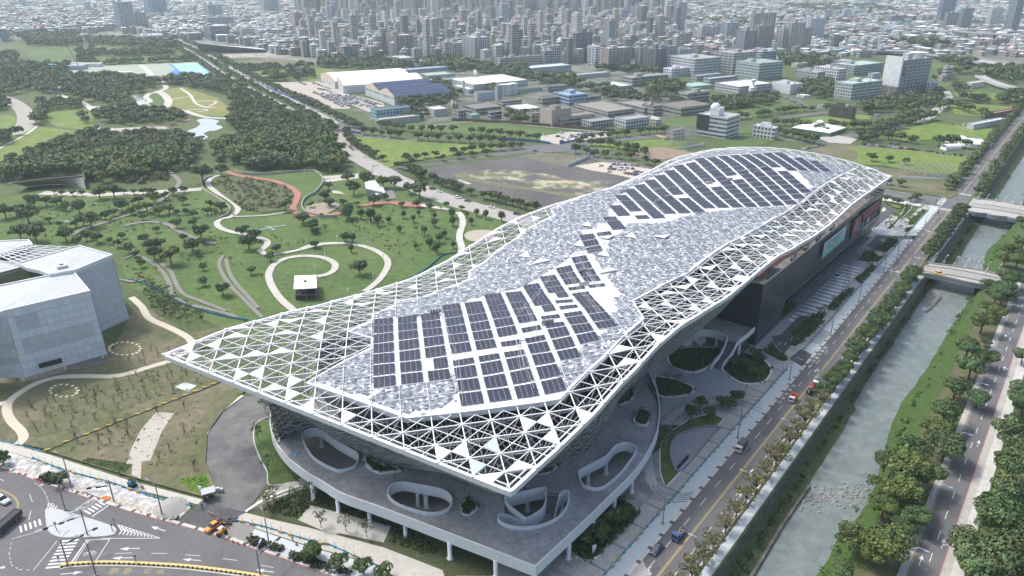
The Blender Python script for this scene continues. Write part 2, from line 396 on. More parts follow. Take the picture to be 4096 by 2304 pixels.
Lrect(b,376.5,377,57.6,62.4,.028);Lrect(b,404,404.4,51.6,56.6,.028);Lrect(b,499,499.5,57.6,62.4,.028)
for i in range(9):Lrect(b,380+2.4*i,381.2+2.4*i,62.2,62.5,.028)
struct(b.build('crosswalk',WHITEP))
rp=random.Random(2);b=MB()
for i_ in range(34):
 s=rp.uniform(115,520);w_=rp.choice((52.6,55.6,58.6,61.2,4.8,7.8));q_=rp.uniform(2,14);h_=rp.uniform(.5,1.3);Lrect(b,s,s+q_,w_-h_,w_+h_,.0225+.0001*i_)
struct(b.build('road_patch',mat('asphalt_patch',(.098,.098,.102),var=.2,scale=.6)))
b=MB()
for w_ in(52.2,53.6,55.2,56.4,58.2,59.5,60.9,62.1,4.3,5.6,7.2,8.6):Lrect(b,60,505,w_-.16,w_+.16,.0215)
struct(b.build('tyre_wear',mat('worn_asphalt',(.125,.125,.13),var=.2,scale=.4)))
def text(s,name,size,m,M_,parent=None,ext=.0):
 c=D.curves.new(name,'FONT');c.body=s;c.size=size;c.align_x='CENTER';c.align_y='CENTER';c.extrude=ext
 t=D.objects.new(name,c);COL.objects.link(t);t.data.materials.append(m)
 dg=bpy.context.evaluated_depsgraph_get();dg.update();me=D.meshes.new_from_object(t.evaluated_get(dg));D.objects.remove(t);D.curves.remove(c)
 me.transform(M_);o=D.objects.new(name,me);COL.objects.link(o)
 if parent:o.parent=parent
 return o
for k,s0 in enumerate((226,262)):
 for i,ch in enumerate('公車停靠區'):
  M_=Matrix.Translation(Vector(L(s0+i*3.4+1.2,61.7,.028)))@Matrix.Rotation(A0+R(90),4,'Z')@Matrix.Diagonal((.9,1.25,1,1))
  struct(text(ch,'road_lettering',1.75,WHITEP,M_))
lgrid('road',506,545,62.7,600,.022,ASPH,200)
b=MB()
for w_ in range(66,420,10):b.poly([L(526,w_,.03),L(526.2,w_,.03),L(526.2,w_+4,.03),L(526,w_+4,.03)]);b.poly([L(516,w_,.03),L(516.2,w_,.03),L(516.2,w_+4,.03),L(516,w_+4,.03)])
struct(b.build('lane_markings',WHITEP))
lgrid('median',528,533,66,420,.12,GRASS,200)
lgrid('pavement',499,506,72.6,150,.137,CONCL)
lgrid('pavement',545,549,62.7,200,.13,CONCL)
# ------------------------------------------------ fields, lawns, lots traced from the photograph
LAY=[0.0]
def field(name,fn,pts,m,sm=False,z=None):
 LAY[0]+=.004
 P=map_(fn,pts)
 if sm:P=smooth(P,5,True)
 return flat(name,P,.03+LAY[0]if z is None else z,m)
def road(name,fn,pts,wd,m,z=None,sm=True,n=6):
 LAY[0]+=.003;P=map_(fn,pts)
 if sm:P=smooth(P,n)
 b=MB();b.ribbon(P,wd,.0315+LAY[0]if z is None else z);struct(b.build(name,m));return P
field('lawn',OV,[(0,500),(0,620),(300,640),(320,720),(640,860),(1060,690),(1300,560),(1100,470),(900,430),(560,430),(440,520),(300,480),(100,480)],LAWN)
field('meadow',K4,[(0,60),(140,0),(530,40),(530,80),(420,130),(280,190),(150,260),(0,290)],MEADOW)
field('meadow',K1,[(0,845),(70,845),(160,880),(90,950),(0,950)],MEADOW)
field('meadow',K1,[(330,830),(450,820),(640,800),(690,870),(680,950),(560,950),(420,930),(350,900)],MEADOW)
field('meadow',K1,[(130,960),(450,960),(560,960),(500,1010),(330,1090),(0,1200),(0,1104),(180,1020)],MEADOW)
field('meadow',K1,[(220,380),(560,360),(590,410),(220,420),(190,400)],LAWN)
field('lawn',K1,[(130,440),(590,420),(590,470),(150,480)],LAWN)
field('lawn',K1,[(670,420),(1300,380),(1430,450),(1300,480),(690,480)],LAWN)
field('lawn',K1,[(660,340),(1100,330),(1250,390),(680,390)],LAWN)
field('sports_field',K1,[(1640,480),(1900,430),(2150,440),(2290,470),(2280,490),(1750,500)],DRY)
field('meadow',K1,[(1820,525),(2340,495),(2480,520),(2420,560),(2350,600),(1880,580),(1850,540)],MEADOW)
field('event_ground',K1,[(480,560),(500,490),(1270,465),(1450,455),(1580,545),(1340,560),(960,560),(700,555)],mat('grey_green_court',(.29,.34,.28),var=.1,scale=.05))
field('court',K1,[(1265,475),(1460,465),(1575,550),(1370,555)],mat('blue_court',(.16,.45,.66),var=.1,scale=.1,col2=(.40,.66,.78),sharp=.6))
field('court',K1,[(1235,475),(1265,475),(1370,555),(1310,555),(1250,530),(1290,515),(1270,490)],mat('dark_blue_court',(.05,.20,.50),var=.1))
road('path',K1,[(1040,478),(1080,515),(1120,555)],7,CONCL);
field('lawn',K1,[(1200,660),(1340,640),(1600,720),(1690,800),(1680,860),(1500,850),(1380,815),(1240,795),(1220,710)],mat('tan_lawn',(.19,.185,.055),var=.2,scale=.03,col2=(.14,.17,.04),sharp=.3))
field('lawn',K1,[(1090,700),(1160,680),(1210,720),(1230,770),(1200,790),(1110,770),(1080,735)],LAWN)
field('pond',K1,[(960,700),(1010,700),(1060,725),(1080,760),(1100,790),(1120,812),(1050,800),(1000,770),(1010,735)],POND,z=.09)
field('pond',K1,[(1450,885),(1520,872),(1610,890),(1590,915),(1640,935),(1590,960),(1540,965),(1500,985),(1530,1010),(1460,1030),(1380,980),(1390,960),(1440,940),(1475,910)],POND,True,z=.12)
field('pond_bank',K1,[(1150,960),(1280,930),(1400,870),(1470,890),(1465,920),(1400,950),(1380,965),(1250,975)],mat('bank_grass',(.075,.10,.035),var=.2,scale=.1))
road('path',K1,[(1210,625),(1220,650),(1150,680),(1100,690),(1075,715),(1105,745),(1070,765),(1130,790),(1240,812),(1350,815),(1500,860),(1680,872)],6,CONCPATH)
road('path',K1,[(1160,670),(1210,700),(1240,740),(1230,775),(1215,790)],8,CONCPATH)
road('path',K1,[(1240,735),(1400,710)],3,CONCPATH);road('path',K1,[(1330,650),(1400,700),(1440,760),(1520,790),(1600,790)],3.5,CONCPATH)
road('path',K1,[(1380,810),(1500,805),(1520,815),(1450,822)],3,CONCPATH);road('path',K1,[(1440,745),(1580,745),(1575,765),(1530,785)],3,CONCPATH)
road('path',K1,[(1210,605),(1180,590)],5,CONCPATH);road('path',K1,[(440,700),(520,730),(600,750),(650,785),(700,820),(745,800)],6,CONCPATH)
field('plaza',K1,[(650,780),(740,785),(750,810),(680,835)],CONCL);field('plaza',K1,[(690,930),(850,945),(1200,930),(1240,945),(840,990),(790,1000),(700,960)],CONC)
road('path',K1,[(840,965),(1150,940),(1300,915),(1400,875)],3,REDPATH)
road('road',K1,[(-60,700),(60,735),(150,790),(190,850),(180,930),(110,980),(-80,1010)],15,mat('old_concrete_road',(.30,.29,.27),var=.12,scale=.1))
road('wall_path',K1,[(275,925),(200,985),(0,1090),(-60,1120)],2.5,CONCL)
field('lawn',K1,[(160,590),(320,600),(560,590),(700,570),(760,590),(560,610),(420,650),(230,655),(180,620)],MEADOW)
road('path',K1,[(500,572),(560,580),(600,588)],4,REDPATH)
field('pavement',K1,[(-60,585),(130,590),(170,605),(140,615),(-60,610)],CONC);
AV=[(2490,960),(2200,805),(1900,655),(1700,548),(1550,450),(1400,362),(1285,312)]
P=map_(K1,AV);PE=map_(K5,[(330,300),(245,235)])
avm=smooth(P,5);
m_av=mat('avenue_concrete',(.33,.325,.31),var=.10,scale=.1)
for off,wd in((9,9.5),(-9,9.5)):
 b=MB();b.ribbon(offset(avm,off),wd,.06);struct(b.build('road',m_av))
for off,wd in((0,6),(17,3.5),(-17,3.5)):
 b=MB();b.ribbon(offset(avm,off),wd,.09);struct(b.build('verge',GRASS if off==0 else CONCL))
road('road',C4,[(600,624),(450,540),(300,470),(200,430),(100,385),(-50,330),(-200,270)],22,m_av,z=.055)
m_av2=mat('worn_concrete_road',(.36,.345,.325),var=.14,scale=.22,col2=(.30,.29,.275),sharp=.2)
AV2=[(235,190),(285,240),(320,310),(375,385),(480,450),(590,510),(700,575),(850,635),(1000,695),(1200,760),(1500,840),(1800,930),(2100,1010)]
AVP=road('road',K5,AV2,15.5,m_av2,z=.05)
field('road',K5,[(205,195),(330,150),(440,190),(430,235),(300,240),(250,240)],ASPH)
road('road',K5,[(300,215),(500,262),(900,305),(1300,343),(1560,368),(1700,352),(1900,330)],11,ASPH,z=.046)
road('road',K5,[(1900,325),(2150,300),(2536,262),(2800,240)],12,ASPH,z=.044)
road('road',K5,[(1700,360),(1950,370),(2200,430),(2536,500)],11,ASPH,z=.048)
road('road',K6,[(-40,275),(200,335),(500,400)],11,ASPH,z=.046)
road('road',K5,[(640,520),(750,490),(1000,450),(1300,410),(1560,378),(1700,360)],9.5,ASPH,z=.042)
field('crossing',K5,[(1560,350),(1700,330),(1900,320),(2000,340),(1980,370),(1850,380),(1650,385)],ASPH)
field('crossing',K5,[(520,505),(600,485),(700,520),(660,560),(600,560)],m_av2)
field('median',K5,[(760,480),(1000,446),(1300,408),(1380,400),(1300,402),(1000,440),(760,473)],GRASS)
b=MB();zebra(b,K5(245,238),K5(305,240),4,9);zebra(b,K5(320,190),K5(400,200),4,9);zebra(b,K5(1660,350),K5(1780,342),4,12);zebra(b,K5(1650,372),K5(1760,385),4,10);zebra(b,K5(520,505),K5(590,498),4,9);zebra(b,K5(600,560),K5(670,545),4,9)
struct(b.build('crosswalk',WHITEP))
m_band=mat('pale_slab_road',(.42,.40,.36),var=.12,scale=.3)
road('road',K4,[(300,492),(500,500),(700,505),(1000,492),(1250,478),(1460,465)],7.5,m_band,z=.10)
road('road',K4,[(2340,410),(2536,382),(2700,365)],7.5,m_band,z=.101);road('road',K5,[(170,562),(350,550),(530,535),(620,525)],7.5,m_band,z=.102)
field('meadow',K5,[(385,265),(700,290),(1000,310),(1250,325),(1430,345),(1400,365),(1150,395),(900,430),(700,470),(640,490),(600,470),(480,400),(400,330)],MEADOW)
field('field',K5,[(790,205),(1240,158),(1500,175),(1950,235),(1750,255),(1740,300),(1400,270),(1000,240)],LAWN)
field('field',K5,[(600,200),(1100,150),(1180,155),(800,200)],LAWN);road('path',K5,[(790,208),(1240,157),(1500,172),(2280,240)],2,CONC)
field('car_park',K5,[(1745,262),(1950,232),(2200,240),(2260,262),(2000,305),(1880,325),(1740,300)],mat('lot_concrete',(.40,.37,.33),var=.15,scale=.15))
field('gravel_lot',K5,[(860,508),(1100,470),(1540,420),(1740,388),(2080,425),(2190,470),(2300,520),(2536,590),(2300,700),(1900,820),(1730,790),(1400,700),(1000,560)],DIRTLOT)
field('field',K5,[(1560,410),(1740,385),(1950,395),(2100,425),(1940,485),(1750,450)],mat('lot_weeds',(.14,.15,.075),var=.35,scale=.1,col2=(.12,.11,.10),sharp=.5))
field('sandy_patch',K5,[(1150,530),(1300,515),(1450,500),(1800,540),(2000,590),(2350,590),(2300,640),(2080,690),(1700,650),(1450,600),(1250,570)],mat('sandy_weeds',(.40,.36,.28),var=.25,scale=.12,col2=(.115,.15,.055),sharp=.72,col3=(.09,.088,.088),scale3=.05),True)
field('field',K5,[(1100,540),(1200,525),(1240,560),(1500,615),(1850,665),(2060,695),(1980,715),(1700,660),(1400,620),(1150,570)],mat('weed_strip',(.10,.14,.05),var=.4,scale=.2,col2=(.16,.15,.10),sharp=.5))
field('sandy_patch',K5,[(1130,580),(1160,578),(1245,608),(1215,614)],SAND)
field('car_park',K5,[(1990,480),(2190,450),(2350,470),(2640,520),(2900,580),(2536,600),(2300,545),(2100,510)],mat('lot_sand',(.45,.40,.33),var=.15,scale=.15))
field('field',K5,[(2050,330),(2290,310),(2536,290),(2800,300),(2800,380),(2500,370),(2200,360)],MEADOW)
field('field',K5,[(2200,360),(2536,345),(2536,400),(2350,400)],LAWN)
field('bare_plot',K6,[(40,180),(200,140),(300,150),(460,185),(380,205),(250,225),(100,210)],mat('brown_plot',(.23,.18,.13),var=.2,scale=.1))
field('field',K3,[(0,970),(100,960),(150,1010),(0,1020)],MEADOW)
field('field',K3,[(540,780),(890,690),(900,670),(1040,740),(900,770),(700,810),(620,820)],LAWN)
field('field',K3,[(70,830),(330,810),(340,870),(100,880)],LAWN)
field('field',K3,[(1040,700),(1230,685),(1235,725),(1110,730)],LAWN)
field('field',K3,[(930,830),(1230,800),(1390,785),(1530,800),(1500,840),(1350,870),(1010,860)],MEADOW)
field('field',K3,[(2060,730),(2230,715),(2520,740),(2540,760),(2400,800),(2230,800),(2100,790)],MEADOW)
field('field',K3,[(1610,930),(1750,880),(1950,850),(2300,880),(2420,900),(2400,940),(2300,985),(2010,960),(1750,975)],MEADOW)
field('field',K3,[(1450,1020),(1950,1060),(2200,1090),(2200,1140),(1430,1140),(1100,1102),(1200,1050),(1350,1000)],MEADOW)
field('field',K3,[(2090,640),(2260,630),(2440,650),(2380,690),(2200,660),(2110,665)],MEADOW);field('field',K3,[(1930,440),(2040,430),(2090,470),(1960,480)],LAWN);field('field',K3,[(1960,570),(2080,570),(2060,600),(2000,620)],LAWN);field('field',K3,[(2480,290),(2600,280),(2600,330),(2500,330)],LAWN)
field('field',K6,[(1500,140),(1900,170),(2100,200),(2230,230),(2220,330),(1900,310),(1700,270),(1500,235)],MEADOW)
field('field',K6,[(1100,150),(1400,120),(1500,180),(1500,240),(1300,200)],DRY)
field('field',K6,[(1640,280),(1850,300),(2080,370),(2160,440),(2100,475),(1900,440),(1700,410),(1720,330)],DRY)
field('field',K6,[(960,960-700),(560,110),(880,60),(1000,90),(900,130),(700,150)],LAWN)
field('field',K6,[(700,20),(820,15),(820,50),(740,60)],LAWN)
road('road',K6,[(600,60),(800,75),(1050,95),(1300,120),(1420,80),(1600,30),(1800,-10)],9,ASPH,z=.045)
road('road',K6,[(1300,110),(1500,135),(1800,160),(2200,205),(2400,240)],8,ASPH,z=.044)
road('road',K6,[(1480,265),(1700,290),(1850,305),(2100,335),(2300,355)],8,ASPH,z=.046)
road('road',K3,[(900,655),(1000,690),(1100,745),(1200,740)],9,ASPH)
road('road',K3,[(890,820),(1100,790),(1300,770),(1600,780),(1800,790),(1960,700),(2030,650)],8,ASPH)
field('plaza',K3,[(1150,950),(1300,935),(1430,960),(1380,995),(1230,985)],CONC)
road('road',K3,[(1850,850),(1900,820),(2000,740),(2050,670),(2030,630)],10,CONC)
field('car_park',K2,[(-20,610),(0,690),(330,830),(440,790),(430,760),(370,740),(160,690),(80,640)],mat('apron',(.36,.33,.29),var=.12,scale=.06))
field('car_park',K1,[(2010,605),(2350,600),(2576,700),(2576,800),(2400,800),(2200,690)],mat('apron',(.36,.33,.29),var=.12,scale=.06),z=.04)
field('campus_ground',K2,[(420,560),(1100,520),(1700,560),(2576,560),(2576,930),(2300,950),(1000,880),(640,900),(330,880),(320,820),(560,740)],mat('campus_ground',(.16,.16,.15),var=.25,scale=.05,col2=(.07,.09,.045),sharp=.5),z=.035)
field('construction_ground',C4,[(230,430),(700,420),(900,430),(960,470),(700,480),(400,490),(300,470)],mat('building_site',(.38,.34,.29),var=.2,scale=.05,col2=(.2,.19,.17),sharp=.4))
cz=[(-200,-200),(-200,99),(130,99),(330,101),(470,112),(560,132),(680,150),(780,165),(880,168),(1100,160),(1300,165),(1500,185),(1700,195),(1900,150),(2000,135),(2300,140),(2576,168),(2776,175),(2776,-200)]
def cityclip():
 pts=[]
 for x,y in cz:
  y=max(y,-60);pts.append(OV(x,y))
 return pts
flat('city_ground',cityclip(),.033,CITYG)
# ------------------------------------------------ park paths
def path(fn,pts,wd,m=CONCPATH,name='path',z=None):return road(name,fn,pts,wd,m,z)
path(K4,[(1590,368),(1535,385),(1508,430),(1560,485),(1650,535),(1712,585),(1722,625),(1672,668),(1600,685),(1572,715),(1600,750),(1680,778),(1760,792),(1850,815),(1920,835),(1938,865),(1905,900),(1885,915),(1935,938),(1990,938)],3.4)
path(K5,[(0,1088),(60,1062),(140,1047),(270,1040),(400,1050),(520,1082),(605,1130),(638,1185),(615,1250),(560,1320),(470,1392)],3.2)
path(K4,[(2125,1345),(2030,1260),(1965,1160),(1948,1080),(1990,1012),(2080,968),(2200,952),(2330,962),(2418,1000),(2425,1045),(2380,1082),(2300,1100)],3.3)
path(K4,[(1960,940),(2060,930),(2180,905),(2280,878),(2400,862),(2536,863)],3.0)
path(K4,[(1660,668),(1900,660),(2050,640),(2120,625)],1.6)
path(K5,[(1145,815),(1172,850),(1180,900),(1160,960),(1155,1010),(1170,1060),(1168,1110)],3.6,CONCL)
path(K4,[(520,800),(600,755),(700,728),(880,668),(1040,625),(1150,560),(1260,470),(1300,420),(1270,375),(1240,360)],3.2,GRAVELPATH)
path(K4,[(895,735),(1000,712),(1120,705),(1230,730),(1280,765),(1400,820),(1560,865)],3.0,GRAVELPATH)
path(K4,[(1000,945),(1100,1000),(1180,1070),(1225,1150),(1250,1235),(1330,1290),(1480,1330),(1640,1370),(1720,1400)],2.0,GRAVELPATH)
path(K4,[(1170,1008),(1240,1070),(1275,1150),(1330,1228),(1440,1275),(1640,1350)],2.0,GRAVELPATH)
path(K4,[(1615,950),(1588,1010),(1615,1090),(1680,1180),(1760,1260),(1900,1400)],1.9,GRAVELPATH)
path(K4,[(1640,975),(1658,1060),(1710,1150),(1800,1250),(1870,1330)],1.9,GRAVELPATH)
path(K4,[(850,850),(980,920),(900,975)],1.2,GRAVELPATH)
path(K4,[(60,430),(120,410),(160,370),(150,330),(200,310)],3,GRAVELPATH)
path(K4,[(1650,340),(1700,362),(1840,385),(1990,410),(2095,450),(2155,500),(2140,560),(2122,600),(2145,640),(2240,660),(2350,655),(2490,640)],4.2,REDPATH)
path(K5,[(50,842),(150,840),(240,830),(310,815)],3.6,REDPATH)
field('red_plaza',K5,[(435,765),(560,742),(700,738),(860,748),(920,758),(915,782),(760,775),(640,752),(450,775)],REDPATH)
path(K5,[(880,765),(1000,785),(1090,795)],4,CONCL);path(K5,[(600,650),(640,650),(670,720)],5,GRAVELPATH)
field('shrub_ground',K4,[(1560,400),(1700,370),(1850,395),(2080,450),(2130,500),(2120,580),(2050,620),(1900,640),(1740,600),(1600,500)],mat('reed_ground',(.085,.095,.042),var=.3,scale=.2,col2=(.06,.09,.03)))
field('plaza',K5,[(1190,985),(1230,955),(1330,945),(1420,960),(1400,1000),(1330,1030),(1230,1025)],mat('round_plaza',(.36,.33,.28),var=.2,scale=.4),True)
field('bare_ground',K5,[(220,650),(300,670),(330,690),(240,680)],SAND);field('bare_ground',K4,[(2230,590),(2400,560),(2460,590),(2350,650),(2240,640)],mat('bare_tan',(.28,.25,.19),var=.3,scale=.3),True)
WALLC=mat('wall_concrete',(.40,.39,.36),var=.2,scale=.6)
def lowwall(fn,pts,h,th,label,name='retaining_wall'):
 b=MB();b.wall(smooth(map_(fn,pts),6),th,0,h);o=b.build(name,WALLC);return tag(o,label,'wall')
lowwall(K4,[(1560,690),(1640,658),(1668,620),(1640,580),(1560,525),(1480,475),(1463,430),(1490,395),(1545,375)],1.4,.4,'low pale concrete wall winding along the left side of the reed garden')
lowwall(K4,[(1700,335),(1760,355),(1900,362),(2060,350),(2250,335),(2320,365),(2340,420),(2290,490),(2215,535),(2188,590),(2225,640),(2340,668),(2440,668)],1.6,.4,'curving grey concrete wall looping round the lawn beside the red path')
field('dry_lawn',K7,[(0,330),(100,440),(540,330),(700,130),(1000,250),(1290,470),(1060,530),(700,740),(300,800),(0,740)],DRY)
field('dry_lawn',K7,[(700,60),(800,60),(980,180),(1240,130),(1100,250),(860,300),(560,330)],DRY)
field('lawn_patch',K7,[(330,560),(600,420),(900,330),(1180,420),(820,520),(560,620),(250,720),(130,690)],mat('thin_lawn',(.075,.10,.034),var=.3,scale=.2,col2=(.135,.125,.075),sharp=.3),True)
path(K7,[(690,-10),(745,40),(785,100),(880,145),(970,190),(1005,225),(990,260),(910,318),(800,352),(620,402),(430,405),(300,412),(200,440),(110,490),(50,540),(38,590),(65,645),(110,690),(125,730),(95,765)],2.8,mat('beige_path',(.50,.46,.37),var=.1,scale=.5))
path(K7,[(-40,565),(0,552),(45,540)],2.8,mat('beige_path'))
path(K14,[(640,235),(700,250),(760,240)],2,GRAVELPATH)
field('verge',K7,[(250,800),(860,560),(1200,440),(1290,480),(1170,590),(1090,700),(1080,860),(1130,990),(1070,1040),(740,950),(350,830)],DRY)
field('ground_cover',K7,[(640,860),(700,870),(660,915),(560,890),(430,850),(470,835)],DGREEN);field('ground_cover',K7,[(930,950),(1085,920),(1110,985),(1040,1030),(985,985)],mat('lime_cover',(.085,.16,.015),var=.35,scale=.8))
field('forecourt',K7,[(1270,508),(1400,500),(1440,540),(1440,600),(1345,650),(1330,740),(1360,830),(1400,910),(1400,970),(1290,1115),(1160,1090),(1060,1060),(1110,1000),(1075,900),(1065,800),(1085,700),(1150,600)],mat('mottled_asphalt',(.105,.106,.112),var=.16,scale=.16,col2=(.165,.165,.16),sharp=.35),z=.075)
b=MB();b.wall(smooth(map_(K7,[(1275,505),(1150,600),(1085,700),(1065,800),(1075,900),(1112,985)]),6),1.1,0,.38);b.wall(smooth(map_(K7,[(1290,1115),(1360,1070),(1460,1020),(1560,985),(1640,975)]),6),.8,0,.38);struct(b.build('kerb',mat('pale_kerb',(.62,.615,.58),var=.06)))
field('lawn',K7,[(1340,640),(1415,620),(1430,720),(1500,830),(1600,930),(1480,970),(1410,970),(1400,880),(1350,800),(1330,720)],LAWN,z=.08)
b=MB();b.wall(smooth(map_(K7,[(1410,615),(1345,650),(1332,730),(1360,820),(1402,905),(1410,970),(1480,972)]),6),.35,0,.25);struct(b.build('kerb',CONCL))
field('pavement',K7,[(1400,1000),(1500,960),(1640,940),(1640,975),(1400,1060),(1295,1118)],CONC,z=.085)
field('path',K7,[(820,595),(915,600),(850,700),(790,850),(745,855),(740,945),(692,925),(698,868),(664,868),(690,790),(740,690)],mat('granite_path',(.44,.42,.37),var=.12,scale=1.5,col2=(.33,.31,.27),sharp=.4))
field('garden',K8,[(0,1105),(110,1040),(320,960),(620,1080),(820,1160),(1060,1250),(1160,1300),(1290,1380),(1300,1449),(1000,1449),(960,1400),(700,1300),(300,1190),(60,1125)],mat('garden_soil',(.075,.072,.04),var=.4,scale=.4,col2=(.05,.075,.022),sharp=.4),z=.07)
field('plaza',K8,[(320,1080),(740,1190),(700,1275),(470,1225),(435,1235),(250,1155)],mat('granite_slab',(.42,.41,.38),var=.08,scale=1),z=.09)
field('plaza',K8,[(960,1200),(1500,1449),(1900,1000),(2100,1449),(1100,1500),(1060,1380)],CONC,z=.045)
# --- pavements along the near street (bottom left)
def edge(fn,pts):return map_(fn,pts)
field('pavement',K7,[(-60,715),(0,738),(150,778),(700,955),(1065,1050),(1040,1075),(560,960),(180,835),(-60,768)],CONCPATH,z=.12)
field('pavement',K7,[(-60,768),(180,838),(560,963),(1010,1085),(940,1150),(870,1150),(560,1050),(200,925),(-60,840)],DUST,z=.10)
field('pavement',K7,[(1290,1118),(1706,1225),(1860,1280),(1860,1330),(1706,1290),(1240,1158)],CONCPATH,z=.12)
field('pavement',K8,[(-60,1115),(300,1195),(700,1300),(1010,1420),(1040,1500),(800,1500),(700,1400),(300,1290),(0,1190),(-60,1170)],CONCPATH,z=.121)
field('pavement',K8,[(-60,1175),(0,1195),(300,1295),(700,1405),(760,1500),(560,1500),(300,1400),(0,1290),(-60,1280)],mat('block_paving',(.46,.50,.52),var=.12,scale=1.0),z=.11)
field('pavement',K7,[(1215,1165),(1350,1185),(1310,1245),(1280,1285),(1200,1250),(1190,1200)],mat('grey_screed',(.22,.215,.205),var=.1,scale=.5),z=.125)
path(K7,[(560,1040),(700,1080),(830,1115),(880,1135)],2.6,mat('sand_strip',(.30,.25,.19),var=.35,scale=.9,col2=(.5,.5,.48),sharp=.5),z=.128);path(K7,[(60,895),(150,905),(270,950),(450,1000)],2.2,mat('sand_strip'),z=.128)
field('driveway',K7,[(1065,1052),(1290,1118),(1215,1160),(1180,1210),(1200,1260),(1120,1225),(940,1160)],ASPHD,z=.127)
field('road',K7,[(-200,800),(0,876),(200,948),(600,1082),(900,1168),(1150,1240),(1300,1292),(1706,1432),(1860,1500),(1860,1700),(-400,1700)],ASPH,z=.04)
field('road',K8,[(-100,1235),(0,1262),(250,1340),(540,1449),(640,1500),(600,1700),(-100,1700)],ASPH,z=.041)
cb=smooth(map_(K7,[(-120,832),(0,878),(200,950),(600,1085),(900,1170),(1150,1242),(1300,1294),(1500,1362),(1706,1434),(1850,1485)]),5)
b=MB();b.wall(offset(cb,.5),1.0,0,.17)
struct(b.build('kerb',CONCL));b=MB()
for P,a in resample(offset(cb,.5),5.2):b.box((P[0],P[1],0),(1.0,1.06,.18),a)
struct(b.build('kerb',DARKB))
b=MB();b.ribbon(offset(cb,-.12),.14,.047);struct(b.build('red_kerb_line',REDP))
isl=smooth(map_(K7,[(245,1095),(330,1105),(430,1135),(540,1170),(600,1192),(612,1215),(590,1235),(500,1245),(400,1248),(310,1245),(255,1215),(240,1150)]),4,True)
b=MB();b.prism(isl,0,.16);struct(b.build('traffic_island',mat('island_paving',(.42,.44,.45),var=.07,scale=.9)))
b=MB();b.wall(offset(isl,-.55,True),.9,0,.10,True);struct(b.build('kerb',mat('kerb_stone',(.50,.475,.42),var=.15,scale=1)))
b=MB();z=.05
zebra(b,K17(760,400),K17(500,560),2.9,5,z,.5);zebra(b,K17(300,930),K17(45,1360),4.1,9,z,.5);zebra(b,K7(215,1165),K7(90,1210),3.0,5,z,.45)
def line(b,A,B,wd,z=.05,dash=None):
 A=Vector(A);B=Vector(B);l=(B-A).length;d=(B-A)/l;n=Vector((-d.y,d.x,0))*wd/2;t=0
 on,off=dash or(l,1)
 while t<l:
  e=min(l,t+on);p=A+d*t;q=A+d*e;b.poly([(*(x)[:2],z)for x in(p-n,q-n,q+n,p+n)]);t=e+off
line(b,K17(850,430),K17(600,600),.4);line(b,K17(575,350),K17(345,510),.15);line(b,K17(650,375),K17(425,530),.15)
line(b,K17(535,930),K17(285,1290),.42);line(b,K17(565,935),K17(330,1283),.18);line(b,K17(858,922),K17(640,1262),.2);line(b,K17(540,935),K17(858,922),.2);line(b,K17(330,1282),K17(640,1262),.2)
line(b,K17(935,1128),K17(1175,1120),.15);line(b,K17(1455,1124),K17(1682,1128),.15);line(b,K7(970,1338),K7(1052,1343),.15);line(b,K7(1168,1358),K7(1246,1368),.15);line(b,K7(1368,1392),K7(1436,1406),.15)
line(b,K7(60,1255),K7(240,1205),.15);line(b,K7(155,1020),K7(170,1060),.15);line(b,K7(162,1105),K7(152,1155),.15);line(b,K7(0,940),K7(20,950),.15)
line(b,K7(175,1420),K7(300,1265),.15)
for A,B in zip([(185,960),(215,985),(235,1010),(248,1040),(255,1062)],[(215,985),(235,1010),(248,1040),(255,1062),(257,1075)]):line(b,K7(*A),K7(*B),.2,.05,(.5,.7))
for A,B in zip([(60,1275),(48,1330),(60,1390),(100,1415)],[(48,1330),(60,1390),(100,1415),(175,1418)]):line(b,K7(*A),K7(*B),.15,.05,(.8,1.0))
line(b,K17(740,910),K17(1575,908),.18);line(b,K17(970,712),K17(1575,905),.18)
for i in range(10):
 t=i/10;x0=975+(1500-975)*t;
 ytop=714+(905-714)*t*.95;ybot=858+(905-858)*t
 line(b,K17(x0,ytop+5),K17(x0+45*(1-t)+14,(ytop+ybot)/2+16*(1-t)),.34*(1-.4*t));line(b,K17(x0+45*(1-t)+14,(ytop+ybot)/2+16*(1-t)),K17(x0+18*(1-t),ybot-2),.34*(1-.4*t))
for i in range(5):line(b,K7(248,1072+i*12),K7(282-i*4,1070+i*10),.3)
for i in range(4):line(b,K7(258+14*i,1066+5*i),K7(250+12*i,1090+3*i),.3)
struct(b.build('road_markings',WHITEP))
b=MB()
for(p,q)in(((1290,1054),(1000,1062)),((1190,1188),(895,1196)),((1658,806),(1450,740)),((155,1425),(475,1394))):
 A=K17(*p);B=K17(*q);arrow(b,((A[0]+B[0])/2,(A[1]+B[1])/2),math.atan2(B[1]-A[1],B[0]-A[0]),math.dist(A,B),.62,.05,.24)
for(p,q)in(((1055,1368),(958,1362)),((1440,1430),(1343,1416)),((-20,1402),(30,1406))):
 A=K7(*p);B=K7(*q);arrow(b,((A[0]+B[0])/2,(A[1]+B[1])/2),math.atan2(B[1]-A[1],B[0]-A[0]),math.dist(A,B),.55,.05,.22)
def ring(b,P,r,wd,ang,z=.051,n=14):
 b.ribbon([(P[0]+r*math.cos(2*math.pi*i/n),P[1]+r*math.sin(2*math.pi*i/n),z)for i in range(n)],wd,z,True)
